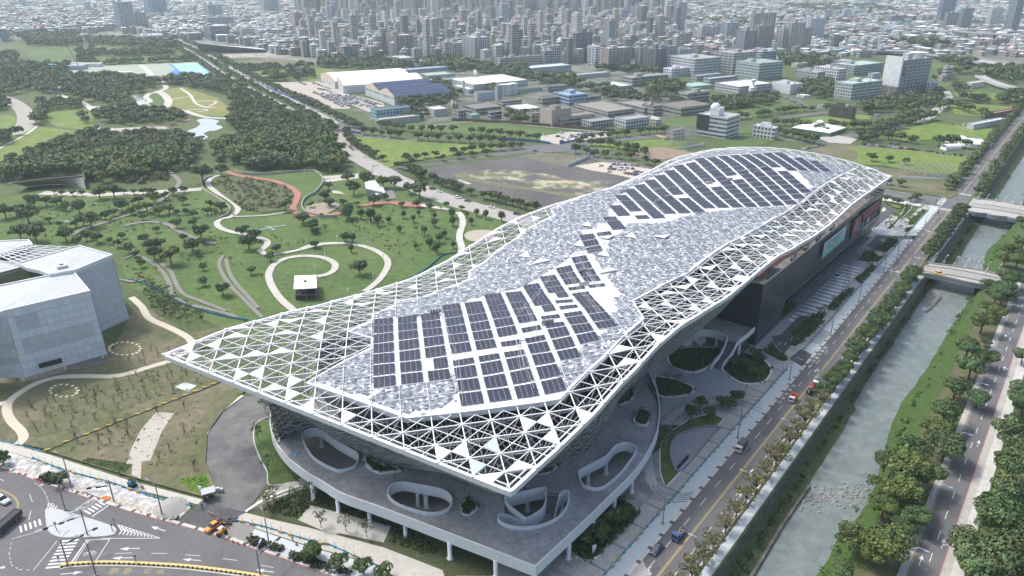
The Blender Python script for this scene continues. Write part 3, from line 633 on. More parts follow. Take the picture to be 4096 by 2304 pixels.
def bike(b,P,ang,s):
 ca,sa=math.cos(ang),math.sin(ang);T=lambda x,y:(P[0]+ca*x*s-sa*y*s,P[1]+sa*x*s+ca*y*s,.051)
 for x in(-1,1):ring(b,T(x,0),.55*s,.12*s,ang)
 for p,q in(((-1,0),(-.3,.9)),((-.3,.9),(.7,.9)),((.7,.9),(1,0)),((-1,0),(0,0)),((0,0),(.7,.9)),((0,0),(-.35,1.2))):line(b,T(*p),T(*q),.12*s,.051)
bike(b,K17(570,1130),R(5),1.0);bike(b,K17(575,385),R(52),.8);bike(b,K17(420,490),R(52),.8);bike(b,K7(205,1210),R(20),.6)
struct(b.build('lane_arrows',WHITEP))
b=MB();
yl=smooth(map_(K26,[(-60,520),(0,543),(60,568),(125,600),(180,640),(210,690),(218,750),(205,819),(180,880)]),5);b.ribbon(offset(yl,.15),.13,.05);b.ribbon(offset(yl,-.15),.13,.05)
struct(b.build('centre_line',YELP))
for i,(x,y,ch)in enumerate(((925,1380,'慢'),(1130,1376,'學'),(1400,1375,'校'),(1590,1382,'區'))):
 M_=Matrix.Translation(Vector(K17(x,y,.051)))@Matrix.Rotation(R(93),4,'Z');struct(text(ch,'worn_road_lettering',2.3 if i<2 else 1.8,mat('worn_yellow',(.34,.28,.13),var=.4,scale=3),M_))
# --- east forecourt between the centre and the riverside road
field('plaza',K9,[(700,780),(900,640),(1200,600),(1480,690),(1600,650),(1760,690),(1900,600),(2050,900),(2200,880),(1830,1190),(1640,1340),(1480,1449),(830,1449),(810,1250),(700,900)],PAVE,z=.05)
field('plaza',K13,[(1120,520),(1338,400),(1338,850),(1150,1000),(580,1449),(300,1449),(300,1300),(600,1100)],mat('stained_concrete',(.36,.345,.315),var=.18,scale=.3,col2=(.26,.245,.22),sharp=.5),z=.048)
lgrid('plaza',240,470,68.5,83.5,.052,mat('forecourt_stone',(.30,.31,.32),var=.08,scale=.7),60)
b=MB()
for i in range(19):Lrect(b,292+i*4.3,294.1+i*4.3,69.2,81.5,.068)
struct(b.build('paving_stripes',mat('white_granite',(.66,.67,.68),var=.06,scale=1)))
b=MB()
for i in range(12):Lrect(b,278+i*1.15,278.6+i*1.15,63.8,68.5,.145)
for i in range(40):Lrect(b,115+i*9.5,115.7+i*9.5,67.7,72.5,.147)
for i in range(10):Lrect(b,369+i*1.1,369.6+i*1.1,63.8,68.8,.145)
struct(b.build('paving_stripes',mat('dark_granite',(.20,.21,.22),var=.1,scale=1)))
b=MB()
for k in range(5):
 P=smooth([K10(620+35*k+k*k*2,560-20*k*0+5*k),K10(668+30*k,640-10*k),K10(740+28*k,700-14*k),K10(840+25*k,735-18*k),K10(950+22*k,745-20*k),K10(1100+10*k,735-22*k)],6);b.ribbon(P,.45,.152)
 P=smooth([K9(830+20*k,1400+25*k),K9(900+12*k,1330+25*k),K9(1020+10*k,1260+22*k),K9(1200+5*k,1205+20*k),K9(1400,1180+20*k),K9(1600,1175+22*k),K9(1780+10*k,1178+40*k)],6);b.ribbon(P,.4,.152)
struct(b.build('paving_stripes',mat('dark_granite')))
path(K10,[(700,20),(690,200),(700,400),(740,560),(830,660),(950,700)],3.0,CONCL,z=.13);path(K9,[(880,1440),(960,1350),(1100,1270),(1300,1225),(1600,1210)],2.6,CONCL,z=.132)
RIM=mat('white_rim',(.66,.655,.62),var=.06,scale=1)
def planter(fn,pts,label,rim=.7,h=.5,z=0.0,m=None,sm=True):
 P=smooth(map_(fn,pts,z),5,True)if sm else map_(fn,pts,z)
 if sum(P[i-1][0]*P[i][1]-P[i][0]*P[i-1][1]for i in range(len(P)))<0:P=P[::-1]
 root=empty('planter',(0,0,0),0,label,'planter',None)
 b=MB();b.wall(offset(P,rim/2,True),rim,z,z+h,True);b.build('rim',RIM,root)
 b=MB();b.tess([offset(P,rim,True)],z+h*.75);b.build('soil_bed',m or DGREEN,root);return P
PLANT={}
PLANT['a']=planter(K9,[(888,820),(905,770),(1000,715),(1130,700),(1290,702),(1400,710),(1430,740),(1380,800),(1310,875),(1230,930),(1120,950),(1000,925),(920,880)],'large oval planting bed with a white rim left of the outdoor staircase')
PLANT['b']=planter(K9,[(1415,890),(1450,850),(1530,775),(1600,755),(1700,765),(1800,810),(1870,860),(1903,930),(1870,1010),(1790,1055),(1690,1065),(1580,1045),(1480,980),(1420,930)],'round planting bed with a white rim right of the outdoor staircase')
PLANT['c']=planter(K9,[(760,990),(850,990),(960,1010),(1060,1045),(1140,1085),(1153,1120),(1120,1160),(1000,1185),(870,1187),(800,1170),(770,1090)],'teardrop planting bed with a white rim against the curved podium wall')
PLANT['d']=planter(K10,[(808,300),(812,200),(860,120),(950,40),(1100,-60),(1300,-110),(1440,-60),(1330,60),(1140,260),(1030,440),(880,600),(845,560),(812,450)],'big crescent lawn with a pale kerb beside the riverside pavement',.35,.2,0,LAWN,False)
PLANT['e']=planter(K13,[(575,1250),(570,1200),(600,1080),(760,960),(900,830),(960,810),(1010,850),(1150,945),(1085,1005),(900,1200),(800,1310),(740,1338),(650,1320)],'dark leafy bed with a pale kerb under the right edge of the podium',.6,.35,0,DGREEN,False)
PLANT['f']=planter(K20,[(1060,1400),(1040,1360),(1075,1290),(1140,1200),(1230,1130),(1320,1060),(1400,1020),(1440,1060),(1400,1160),(1300,1260),(1200,1350),(1110,1420)],'long shrub bed beside the basement ramp',.3,.3)
PLANT['g']=planter(K9,[(1815,740),(1890,680),(1905,655),(1985,740),(2065,805),(2000,842),(1900,790)],'small shrub bed between the forecourt and the ramp exit',.25,.2)
PLANT['h']=planter(K20,[(1500,955),(1530,925),(1690,790),(1739,755),(1760,775),(1640,900),(1550,1000),(1505,980)],'narrow hedge bed at the corner of the striped forecourt',.3,.5)
PLANT['i']=planter(K15,[(78,680),(130,630),(215,560),(232,570),(125,690)],'narrow hedge bed with flagpoles along the striped forecourt',.3,.5,0,None,False)
PLANT['j']=planter(K15,[(78,510),(100,495),(170,440),(235,430),(245,480),(315,480),(260,525),(160,525)],'irregular low bed beside the service lane',.25,.3,0,None,False)
PLANT['k']=planter(K15,[(235,420),(300,380),(370,330),(400,345),(430,355),(330,455),(250,440)],'triangular shrub bed above the service ramp',.25,.3,0,None,False)
for n_,pts in(('long tree strip nearest the banner wall',[(320,262),(380,210),(450,130),(470,70),(528,95),(480,150),(420,200),(365,268)]),('middle tree strip of the far forecourt',[(478,235),(500,190),(560,150),(590,115),(655,125),(600,170),(545,235)]),('small bed at the near end of the tree strips',[(465,290),(470,265),(520,248),(525,262),(490,292)])):
 PLANT[n_]=planter(K15,pts,n_,.3,.25,0,mat('bed_grass',(.06,.09,.028),var=.4,scale=.4),False)
field('verge',K15,[(300,62),(380,70),(455,75),(440,90),(350,85)],LAWN);field('verge',K15,[(355,90),(375,75),(430,88),(440,105),(400,108)],mat('bright_verge',(.11,.15,.03),var=.2,scale=.3))
field('driveway',K15,[(275,140),(290,85),(350,92),(390,105),(385,125),(330,180),(262,235),(200,300),(190,290)],ASPHD,z=.08)
field('plaza',K15,[(285,128),(300,98),(315,105),(318,118),(305,128)],CONCPATH,True,z=.09)
field('driveway',K15,[(225,330),(250,315),(400,320),(570,318),(545,350),(430,345),(300,345),(240,350)],ASPHD,z=.16)
field('ramp_floor',K15,[(165,400),(230,340),(305,365),(235,430)],ASPHD,z=.09)
b=MB()
for r in(1.5,3.0,4.6,6.1):ring(b,K15(305,282),r,.7,0,.10,28)
struct(b.build('paving_circle',mat('white_granite')))
field('ramp_floor',K9,[(1985,580),(2160,400),(2290,390),(2230,490),(2080,580),(2160,740),(2200,880),(2090,870),(2040,780),(1910,640),(1905,590)],ASPHD,z=.075)
b=MB();arrow(b,K9(1975,665),A0+math.pi,2.6,.4,.085,.2);arrow(b,K9(2035,665),A0+math.pi,2.6,.4,.085,.2);struct(b.build('lane_arrows',WHITEP))
field('driveway',K9,[(2065,810),(2200,890),(2320,790),(2190,715)],ASPHD,z=.15)
# ================================================================ THE CONVENTION CENTRE
WSTEEL=mat('white_steel',(.68,.69,.69),rough=.55,var=.05,scale=.5)
WPANEL=mat('white_roof_panel',(.78,.785,.78),rough=.6,var=.04,scale=.4)
GPANEL=mat('pale_glass_panel',(.42,.50,.50),rough=.35,var=.05,scale=.4)
qA,qB,qC,qD=(91.4,201.1),(106.8,83.3),(449.3,82.9),(443,184)
def interp(tab,x):
 if x<=tab[0][0]:return tab[0][1]
 for(a,y0),(c,y1)in zip(tab[:-1],tab[1:]):
  if x<=c:
   t=(x-a)/(c-a);t=t*t*(3-2*t)*.5+t*.5;return y0+(y1-y0)*t
 return tab[-1][1]
ZR=[(0,28),(.045,29),(.09,30.3),(.15,34),(.20,36.8),(.24,37.3),(.28,36),(.345,34.2),(.44,34.8),(.48,34.6),(.54,32.3),(.615,30.2),(.67,29.4),(.72,29.9),(.765,30.6),(.83,30.2),(.89,29.2),(1,28)]
ZL=[(0,30),(.058,30.6),(.115,28.8),(.168,26.4),(.231,24.2),(.277,23.2),(.33,24.6),(.38,27.8),(.43,31),(.47,32.2),(.523,32.3),(.585,31.4),(.67,30.0),(.727,30.6),(.78,31.4),(.836,33.2),(.873,33.3),(.94,31.8),(1,30)]
BUMP=[(0,0),(.12,1.2),(.3,1.0),(.5,1.5),(.7,3),(.85,5),(1,6.5)]
def RP(p,q):
 s=(1-p)*((1-q)*qB[0]+q*qA[0])+p*((1-q)*qC[0]+q*qD[0]);w_=(1-p)*((1-q)*qB[1]+q*qA[1])+p*((1-q)*qC[1]+q*qD[1])
 z=(1-q)*interp(ZR,p)+q*interp(ZL,p)+interp(BUMP,p)*4*q*(1-q)
 return s,w_,z
def RW(p,q,dz=0.0):
 s,w_,z=RP(p,q);return L(s,w_,z+dz)
def INV(u,v):
 z=31.0;p=q=.5
 for _ in range(60):
  P=S(u,v,z);s,w_=toL(P);q=(w_-83.1)/(114);
  for _ in range(4):
   wl=(1-p)*qA[1]+p*qD[1];wr=(1-p)*qB[1]+p*qC[1];q=(w_-wr)/(wl-wr)
   s0=(1-q)*qB[0]+q*qA[0];s1=(1-q)*qC[0]+q*qD[0];p=(s-s0)/(s1-s0)
  pc=min(1,max(0,p));qc=min(1,max(0,q));z=z*.6+.4*RP(pc,qc)[2]
 return p,q
NP,NQ=35,12
KN=lambda k,l:(k/(2*NP),l/(2*NQ))
OPX=[(1228,1535),(1489,1394),(1493,1357),(1394,1328),(1489,1288),(1493,1261),(1580,1224),(1580,1212),(1700,1190),(1876,1118),(1879,1086),(1980,1015),(2090,935),(2217,865),(2205,838),(2376,773),(2535,722),(2640,680),(2750,635),(2847,604),(2983,602),(3120,613),(3243,636),(3340,655),(3431,672),(3336,717),(3212,804),(3089,878),(2934,965),(2748,1095),(2652,1141),(2531,1206),(2573,1278),(2430,1415),(2300,1535),(2240,1598),(1940,1640),(1628,1675),(1420,1600)]
WPX=[(1240,1538),(1510,1375),(1533,1276),(1769,1268),(1800,1225),(2000,1172),(2069,1160),(2132,1130),(2195,1087),(2252,1054),(2300,1010),(2354,1005),(2325,925),(2389,915),(2386,897),(2440,890),(2430,843),(2446,827),(2481,783),(2522,754),(2580,726),(2642,696),(2704,664),(2760,647),(2828,631),(2937,619),(3100,614),(3160,625),(3312,689),(3190,686),(3250,750),(3215,782),(3165,826),(3100,830),(2983,834),(2890,846),(2809,852),(2729,871),(2673,890),(2640,895),(2513,900),(2481,935),(2440,955),(2432,1005),(2372,1018),(2384,1043),(2421,1090),(2465,1154),(2496,1182),(2453,1193),(2475,1249),(2408,1268),(2430,1325),(2364,1365),(2298,1428),(2229,1480),(2257,1560),(2240,1596),(1940,1638),(1628,1670),(1420,1596)]
PATCH=[[(1250,1528),(1430,1425),(1497,1396),(1488,1515),(1478,1588),(1400,1580),(1340,1562)],[(1472,1596),(1533,1558),(1724,1535),(1765,1505),(1808,1498),(1826,1520),(1823,1611),(1762,1632),(1625,1660),(1560,1640)],[(2533,1205),(2580,1245),(2560,1280),(2500,1240)]]
OPQ=[INV(*c)for c in OPX];WPQ=[INV(*c)for c in WPX];PTQ=[[INV(*c)for c in P]for P in PATCH]
def clampq(P):return[(min(.997,max(.003,a)),min(.996,max(.004,b)))for a,b in P]
OPQ=clampq(OPQ)
cc_=empty('convention_centre',(0,0,0),0,'huge convention centre with a white wavy space-frame roof covered in solar panels','convention centre')
ROOFW=mat('standing_seam_roof',(.66,.675,.69),rough=.55,var=.08,scale=.3,wave=.33)
def clipcell(poly,x0,x1,y0,y1):
 P=poly
 for ax,lim,sgn in((0,x0,1),(0,x1,-1),(1,y0,1),(1,y1,-1)):
  out=[]
  for i in range(len(P)):
   a,b_=P[i-1],P[i];da=(a[ax]-lim)*sgn;db=(b_[ax]-lim)*sgn
   if(da>=0)!=(db>=0):t=da/(da-db);out.append((a[0]+(b_[0]-a[0])*t,a[1]+(b_[1]-a[1])*t))
   if db>=0:out.append(b_)
  P=out
  if len(P)<3:return None
 return P
b=MB();NX,NY=105,24
for i in range(NX):
 for j in range(NY):
  P=clipcell(OPQ,i/NX,(i+1)/NX,j/NY,(j+1)/NY)
  if not P:continue
  T=tessellate_polygon([[Vector((x,y,0))for x,y in P]])
  for t in T:
   a=[P[k]for k in t];ar=(a[1][0]-a[0][0])*(a[2][1]-a[0][1])-(a[2][0]-a[0][0])*(a[1][1]-a[0][1])
   if abs(ar)<1e-9:continue
   if ar<0:a=a[::-1]
   b.poly([RW(x,y,.35)for x,y in a])
b.build('roof_sheet',ROOFW,cc_)
b=MB()
for i in range(0,0):pass
b=MB();lp=[]
for i in range(len(OPQ)):
 a,c=OPQ[i-1],OPQ[i];n=max(1,int(math.hypot((a[0]-c[0])*345,(a[1]-c[1])*115)/3));lp+=[(a[0]+(c[0]-a[0])*t/n,a[1]+(c[1]-a[1])*t/n)for t in range(n)]
W3=[RW(x,y)for x,y in lp];b.wall(W3,.7,[p[2]-1.1 for p in W3],[p[2]+.42 for p in W3],True);b.build('roof_edge',WSTEEL,cc_)
TP=[mat('tile_grey',(.145,.165,.20),rough=.5),mat('tile_blue_grey',(.215,.245,.295),rough=.5),mat('tile_pale',(.33,.36,.40),rough=.5),mat('tile_white',(.74,.75,.76),rough=.5),mat('tile_dark',(.085,.095,.12),rough=.4),mat('tile_frame',(.60,.62,.635),rough=.5)]
rnd=random.Random(5)
b=MB();SUB=4
TRIW=[]
for x,y in((2105,1020),(2160,1045),(2300,985),(2335,905),(2420,960),(2530,945),(2630,955),(2420,1030),(2465,1090)):TRIW.append(INV(x,y))
for k in range(2*NP):
 for l in range(2*NQ):
  cx,cy=KN(k+.5,l+.5)
  for a in range(SUB):
   for c in range(SUB):
    x0,y0=KN(k+a/SUB,l+c/SUB);x1,y1=KN(k+(a+1)/SUB,l+(c+1)/SUB);mx,my=(x0+x1)/2,(y0+y1)/2
    if not inpoly(mx,my,OPQ):continue
    if inpoly(mx,my,WPQ)and not any(inpoly(mx,my,P)for P in PTQ):continue
    mm=.0016;
    if not(inpoly(mx+mm,my,OPQ)and inpoly(mx-mm,my,OPQ)and inpoly(mx,my+mm*3,OPQ)and inpoly(mx,my-mm*3,OPQ)):continue
    cs=[(x0,y0),(x1,y0),(x1,y1),(x0,y1)]
    tr=((0,1,2),(0,2,3))if(a+c+k)%2 else((0,1,3),(1,2,3))
    for t in tr:
     pts=[cs[i]for i in t];gx=sum(p[0]for p in pts)/3;gy=sum(p[1]for p in pts)/3
     r=hsh(a,c,t,k%2,l%2)if rnd.random()<.72 else rnd.random();up=rnd.randrange(3);h=rnd.choice((0,0,0,.14))
     b.m=0 if r<.26 else 1 if r<.58 else 2 if r<.80 else 3 if r<.90 else 4
     b.poly([RW(p[0]+(gx-p[0])*.07,p[1]+(gy-p[1])*.07,.45+(h if i==up else 0))for i,p in enumerate(pts)])
b.m=5
for k in range(0,2*NP+1):
 for l in range(0,2*NQ+1):
  if(k+l)%2:continue
  for dk,dl in((1,1),(1,-1)):
   x,y=KN(k+dk/2,l+dl/2)
   if 0<=l+dl<=2*NQ and k+dk<=2*NP and inpoly(x,y,OPQ)and(not inpoly(x,y,WPQ)or any(inpoly(x,y,P)for P in PTQ)):
    b.bar(RW(*KN(k,l),.75),RW(*KN(k+dk,l+dl),.75),.11)
tiles=b.build('faceted_roof_tiles',TP,cc_)
def tri_at(pq,m,dz,nm):
 best=None
 k0=int(pq[0]*2*NP);l0=int(pq[1]*2*NQ)
 for k in range(k0-2,k0+3):
  for l in range(l0-2,l0+3):
   if(k+l)%2 or not(0<=k<=2*NP and 0<=l<=2*NQ):continue
   for dk,dl in((1,1),(1,-1),(-1,1),(-1,-1)):
    for mid in((dk,0),(0,dl)):
     T=[(k,l),(k+dk,l+dl),(k+mid[0],l+mid[1])]
     if any(not(0<=a<=2*NP and 0<=c<=2*NQ)for a,c in T):continue
     g=(sum(a for a,c in T)/3/(2*NP),sum(c for a,c in T)/3/(2*NQ));d=((g[0]-pq[0])*345)**2+((g[1]-pq[1])*115)**2
     if best is None or d<best[0]:best=(d,T,g)
 return best
seen=set()
def panel(pq,m,dz=.25):
 r=tri_at(pq,m,dz,'')
 if not r:return
 T=r[1];key=tuple(sorted(T))
 if key in seen:return
 seen.add(key);V=[RW(*KN(*t),dz)for t in T];a,c,d=[Vector(v)for v in V]
 if(c-a).cross(d-a).z<0:V=V[::-1]
 b=MB();b.poly(V);Vb=[(x,y,z-.35)for x,y,z in V];b.poly(Vb[::-1])
 for i in range(3):j=(i+1)%3;b.poly([Vb[i],Vb[j],V[j],V[i]])
 b.build('triangle_panel',m,cc_)
for pq in TRIW:panel(pq,WPANEL,1.15)
def unK(fn):return fn
PX_=[(22,(290,690)),(22,(280,810)),(22,(560,690)),(22,(580,810)),(22,(750,600)),(22,(840,790)),(22,(1110,475)),(22,(1225,565)),(22,(1190,755)),(22,(760,505)),(22,(1290,445)),(22,(1550,430)),(22,(1520,340)),(22,(1540,590)),(22,(735,985)),(22,(970,945)),(22,(1040,1090)),(22,(1290,1065)),(22,(1270,1190)),(22,(1470,1250)),(22,(1790,1385)),(22,(1820,265)),(22,(1990,275)),(22,(2170,155)),(22,(2220,180)),(22,(1960,210)),(21,(430,920)),(21,(750,840)),(21,(1440,570)),(21,(1040,1160)),(21,(1390,1100)),(21,(1720,460)),(8,(1730,600)),(8,(1600,720)),(9,(420,740)),(9,(530,850)),(9,(60,1350)),(9,(790,590)),(9,(950,450)),(9,(670,310)),(9,(1150,310)),(9,(930,170)),(9,(1065,110)),(9,(1170,45)),(9,(1300,110)),(9,(1290,250)),(9,(1470,140)),(9,(1600,45)),(20,(120,490)),(20,(360,490)),(20,(490,240)),(20,(700,240)),(20,(300,280)),(20,(530,390)),(20,(760,370)),(20,(920,260)),(20,(700,130)),(20,(510,155)),(20,(440,625)),(20,(110,700)),(20,(290,740)),(20,(980,110)),(20,(1090,55)),(20,(1270,70)),(19,(60,720)),(19,(410,600)),(19,(590,590)),(19,(490,720)),(19,(120,835)),(19,(700,710)),(19,(520,880)),(19,(310,1050)),(19,(920,540)),(19,(720,380)),(19,(550,440)),(19,(760,290)),(19,(1280,310)),(19,(1050,460)),(19,(1030,215)),(19,(20,1050)),(5,(1510,890)),(5,(1400,965)),(5,(1380,1025)),(5,(1610,965)),(5,(1700,875)),(5,(1180,1120)),(5,(1110,1190)),(5,(1250,1200)),(5,(1000,1265)),(5,(1090,1305)),(5,(820,1350))]
GX_=[(21,(820,1040)),(21,(1070,810)),(9,(880,300)),(20,(820,90)),(20,(1050,195)),(20,(880,35)),(19,(240,740)),(19,(600,500)),(19,(900,390)),(19,(1010,330)),(19,(1140,290))]
KK={22:(640,1100,2.415),21:(1600,1500,2.898),8:(1000,1200,1.3128),9:(2300,1100,2.415),20:(2800,900,2.898),19:(3200,620,3.813),5:(1200,400,1.811),23:(2000,1100,3.623),25:(2300,580,3.22),24:(1900,700,3.15),6:(2500,500,1.614)}
def src(k,x,y):o=KK[k];return(o[0]+x/o[2],o[1]+y/o[2])
for k,(x,y)in PX_:panel(INV(*src(k,x,y)),WPANEL)
for k,(x,y)in GX_:panel(INV(*src(k,x,y)),GPANEL)
b=MB()
def openN(x,y):return not inpoly(x,y,OPQ)
lown={};lb=MB()
for k in range(0,2*NP+1):
 for l in range(0,2*NQ+1):
  ed=[(1,0),(0,1)]+([(1,1),(1,-1)]if(k+l)%2==0 else[])
  for dk,dl in ed:
   k2,l2=k+dk,l+dl
   if k2>2*NP or not 0<=l2<=2*NQ:continue
   x,y=KN((k+k2)/2,(l+l2)/2)
   if not openN(x,y):continue
   r=.2 if(dk and dl)else .145
   b.bar(RW(*KN(k,l)),RW(*KN(k2,l2)),r)
  x,y=KN(k,l)
  if(k+l)%2==0 and openN(x,y):P=RW(x,y,-.3);b.lathe(P,[(.55,0),(.55,.62)],6)
  if(k+l)%2 and openN(x,y)and 0<k<2*NP and 0<l<2*NQ:
   P=RW(x,y,-3.4);lown[(k,l)]=P
   lb.bar(RW(x,y),P,.10)
   for dk,dl in((1,0),(-1,0),(0,1),(0,-1)):lb.bar(P,RW(*KN(k+dk,l+dl)),.10)
for(k,l),P in lown.items():
 for dk,dl in((1,1),(1,-1),(2,0),(0,2)):
  Q=lown.get((k+dk,l+dl))
  if Q:lb.bar(P,Q,.09 if dk*dl==0 else .11)
b.build('space_frame',WSTEEL,cc_);lb.build('lower_frame',mat('shaded_lower_steel',(.40,.41,.415),rough=.6),cc_)  # lower layer: shade painted in as a greyer copy of the white steel
b=MB();lp=[]
for a,c in(((0,1),(0,0)),((0,0),(1,0)),((1,0),(1,1)),((1,1),(0,1))):
 n=80;lp+=[(a[0]+(c[0]-a[0])*t/n,a[1]+(c[1]-a[1])*t/n)for t in range(n)]
W3=[RW(x,y)for x,y in lp];b.wall(W3,.9,[p[2]-1.25 for p in W3],[p[2]+.12 for p in W3],True)
b.wall(offset(W3,1.5,True),.25,[p[2]-.2 for p in W3],[p[2]+.2 for p in W3],True)
for i in range(0,len(W3)):
 P=Vector(W3[i]);Q=Vector(offset(W3,1.5,True)[i])if i%4==0 else None
 if Q:b.bar(P,Q,.08)
b.build('edge_beam',WSTEEL,cc_)
PF=[('23',None)]
ZONES=[[(1533,1274),(1769,1262),(1777,1230),(2000,1180),(2075,1152),(2135,1130),(2200,1090),(2250,1058),(2300,1050),(2345,1145),(2293,1183),(2251,1257),(2179,1301),(2113,1351),(2041,1404),(1975,1417),(1891,1455),(1804,1489),(1716,1535),(1617,1547),(1533,1547)],[(2323,1162),(2262,1199),(2218,1271),(2149,1319),(2077,1368),(2003,1419),(1918,1444),(1828,1467),(1853,1620),(1933,1615),(2032,1600),(2127,1592),(2223,1573),(2211,1520),(2276,1451),(2344,1402),(2411,1337),(2451,1249),(2416,1195),(2385,1155)],[(2306,1021),(2363,1017),(2400,1062),(2465,1154),(2494,1180),(2428,1188),(2385,1150),(2350,1100)],[(2332,932),(2383,925),(2414,1002),(2367,1008)],[(2408,898),(2484,894),(2494,913),(2462,941),(2414,944)],[(2430,843),(2471,843),(2497,890),(2446,892)],[src(25,*c)for c in[(560,660),(700,550),(900,470),(1100,380),(1300,280),(1480,220),(1700,170),(2050,130),(2576,115),(3300,300),(3220,350),(2576,320),(2330,360),(2100,400),(1980,450),(1870,490),(1640,560),(1440,640),(1330,675),(1050,745),(950,790),(870,830),(740,880),(730,935),(620,935),(520,800),(640,745)]],[src(25,*c)for c in[(940,820),(1140,740),(1360,680),(1560,605),(1800,525),(2060,455),(2270,395),(2390,370),(2780,365),(3060,560),(2800,800),(2576,800),(2380,790),(2110,815),(1860,835),(1600,865),(1300,905),(1130,905),(1120,965),(840,965),(810,865)]]]
ZQ=[[INV(*c)for c in Z]for Z in ZONES]
SF=mat('array_frame',(.30,.32,.36),rough=.7,spec=.1);SPV=mat('solar_cells',(.026,.031,.058),rough=.45,spec=.25)
blocks=[]
for k in range(1,2*NP):
 for l in range(1,2*NQ):
  if(k+l)%2==0:continue
  x,y=KN(k,l)
  if any(inpoly(x,y,Z)for Z in ZQ):blocks.append((k,l))
GAP=[INV(*c)for c in[(2345,1145),(2293,1180),(2251,1257),(2149,1310),(2041,1404),(1891,1450),(1816,1475)]]
def neargap(k,l):
 x,y=KN(k,l);d=99
 for a,c in zip(GAP[:-1],GAP[1:]):
  A=Vector((a[0]*345,a[1]*115));E=Vector((c[0]*345,c[1]*115))-A;P=Vector((x*345,y*115))-A;t=max(0,min(1,P.dot(E)/E.dot(E)));d=min(d,(P-E*t).length)
 return d
def solar(b,k,l):
 X=lambda u,v,dz:RW((k+(u-.5)+(v-.5))/(2*NP),(l-(u-.5)+(v-.5))/(2*NQ),dz)
 u0,u1,v0,v1=.09,.89,.08,.87;b.m=0;g_=neargap(k,l)
 if g_<3.4:v1=.46
 elif g_<6.2 and(k+l)%4==1:u0=.36
 c=[X(u0,v0,.66),X(u1,v0,.66),X(u1,v1,.74),X(u0,v1,.74)];d=[X(u0,v0,.5),X(u1,v0,.5),X(u1,v1,.58),X(u0,v1,.58)]
 for i in range(4):
  for j in range(6):a0=u0+(u1-u0)*i/4;a1=u0+(u1-u0)*(i+1)/4;e0=v0+(v1-v0)*j/6;e1=v0+(v1-v0)*(j+1)/6;b.poly([X(a0,e0,.66),X(a1,e0,.66),X(a1,e1,.66),X(a0,e1,.66)])
 for i in range(4):j=(i+1)%4;b.poly([d[i],d[j],c[j],c[i]])
 b.m=1
 for i in range(4):
  for j in range(6):
   a0=u0+(u1-u0)*(i+.04)/4;a1=u0+(u1-u0)*(i+.96)/4;e0=v0+(v1-v0)*(j+.05)/6;e1=v0+(v1-v0)*(j+.95)/6
   h=lambda v:.69+.05*(v-v0)/(v1-v0)
   b.poly([X(a0,e0,h(e0)),X(a1,e0,h(e0)),X(a1,e1,h(e1)),X(a0,e1,h(e1))])
blocks.sort(key=lambda c:c[0])
rest=MB()
for i,(k,l)in enumerate(blocks):
 if i<100:b=MB();solar(b,k,l);b.build('solar_array',[SF,SPV],cc_)
 else:solar(rest,k,l)
o=rest.build('solar_array',[SF,SPV],cc_);o['kind']='stuff'
b=MB();
for ln in([src(25,*c)for c in[(650,600),(800,590),(1200,580),(1700,450)]],[src(25,*c)for c in[(500,750),(800,745),(1000,760),(1150,920)]],[src(23,*c)for c in[(980,0),(1100,190),(1270,370),(1440,590)]],[src(23,*c)for c in[(1270,0),(1380,160),(1500,330)]],[src(23,*c)for c in[(270,600),(590,270),(730,40)]],[src(23,*c)for c in[(390,520),(550,930),(250,970),(330,1449)]],[src(8,*c)for c in[(1400,210),(1450,350),(1500,480)]],[src(8,*c)for c in[(1010,80),(1050,240),(1090,340),(1110,560)]],[src(24,*c)for c in[(1560,620),(1920,600)]],[src(24,*c)for c in[(1240,1005),(1670,960),(1545,700)]],[src(24,*c)for c in[(1260,1010),(1400,1240),(1560,1440)]]):
 P=[INV(*c)for c in ln]
 for a,c in zip(P[:-1],P[1:]):
  n=max(1,int(math.hypot((a[0]-c[0])*345,(a[1]-c[1])*115)/3));Q=[RW(a[0]+(c[0]-a[0])*t/n,a[1]+(c[1]-a[1])*t/n,.5)for t in range(n+1)]
  b.ribbon(Q,.7);
  for off in(-.45,.45):
   O=offset(Q,off);[b.bar((x,y,z+.65),(x2,y2,z2+.65),.05)for(x,y,z),(x2,y2,z2)in zip(O[:-1],O[1:])]
 b.build('roof_walkway',mat('walkway_grating',(.50,.51,.52)),cc_);b=MB()
for k,x,y in((23,700,720),(23,1220,170),(8,975,75),(8,1560,135),(25,2430,320),(25,2190,365),(25,2350,370),(25,1990,470),(25,1730,510),(25,1600,580),(25,1200,695),(25,1080,750),(24,1360,1240),(25,615,620)):
 P=RW(*INV(*src(k,x,y)),.45);b=MB()
 for i in range(4):b.box((P[0]+i*.9-1.4,P[1]+.3*i,P[2]),(.7,.4,1.3),R(12))
 b.bar((P[0]-2,P[1],P[2]+.5),(P[0]+2.4,P[1]+1,P[2]+.5),.06);b.build('inverter_rack',mat('cabinet',(.40,.39,.36),var=.3,scale=2),cc_)
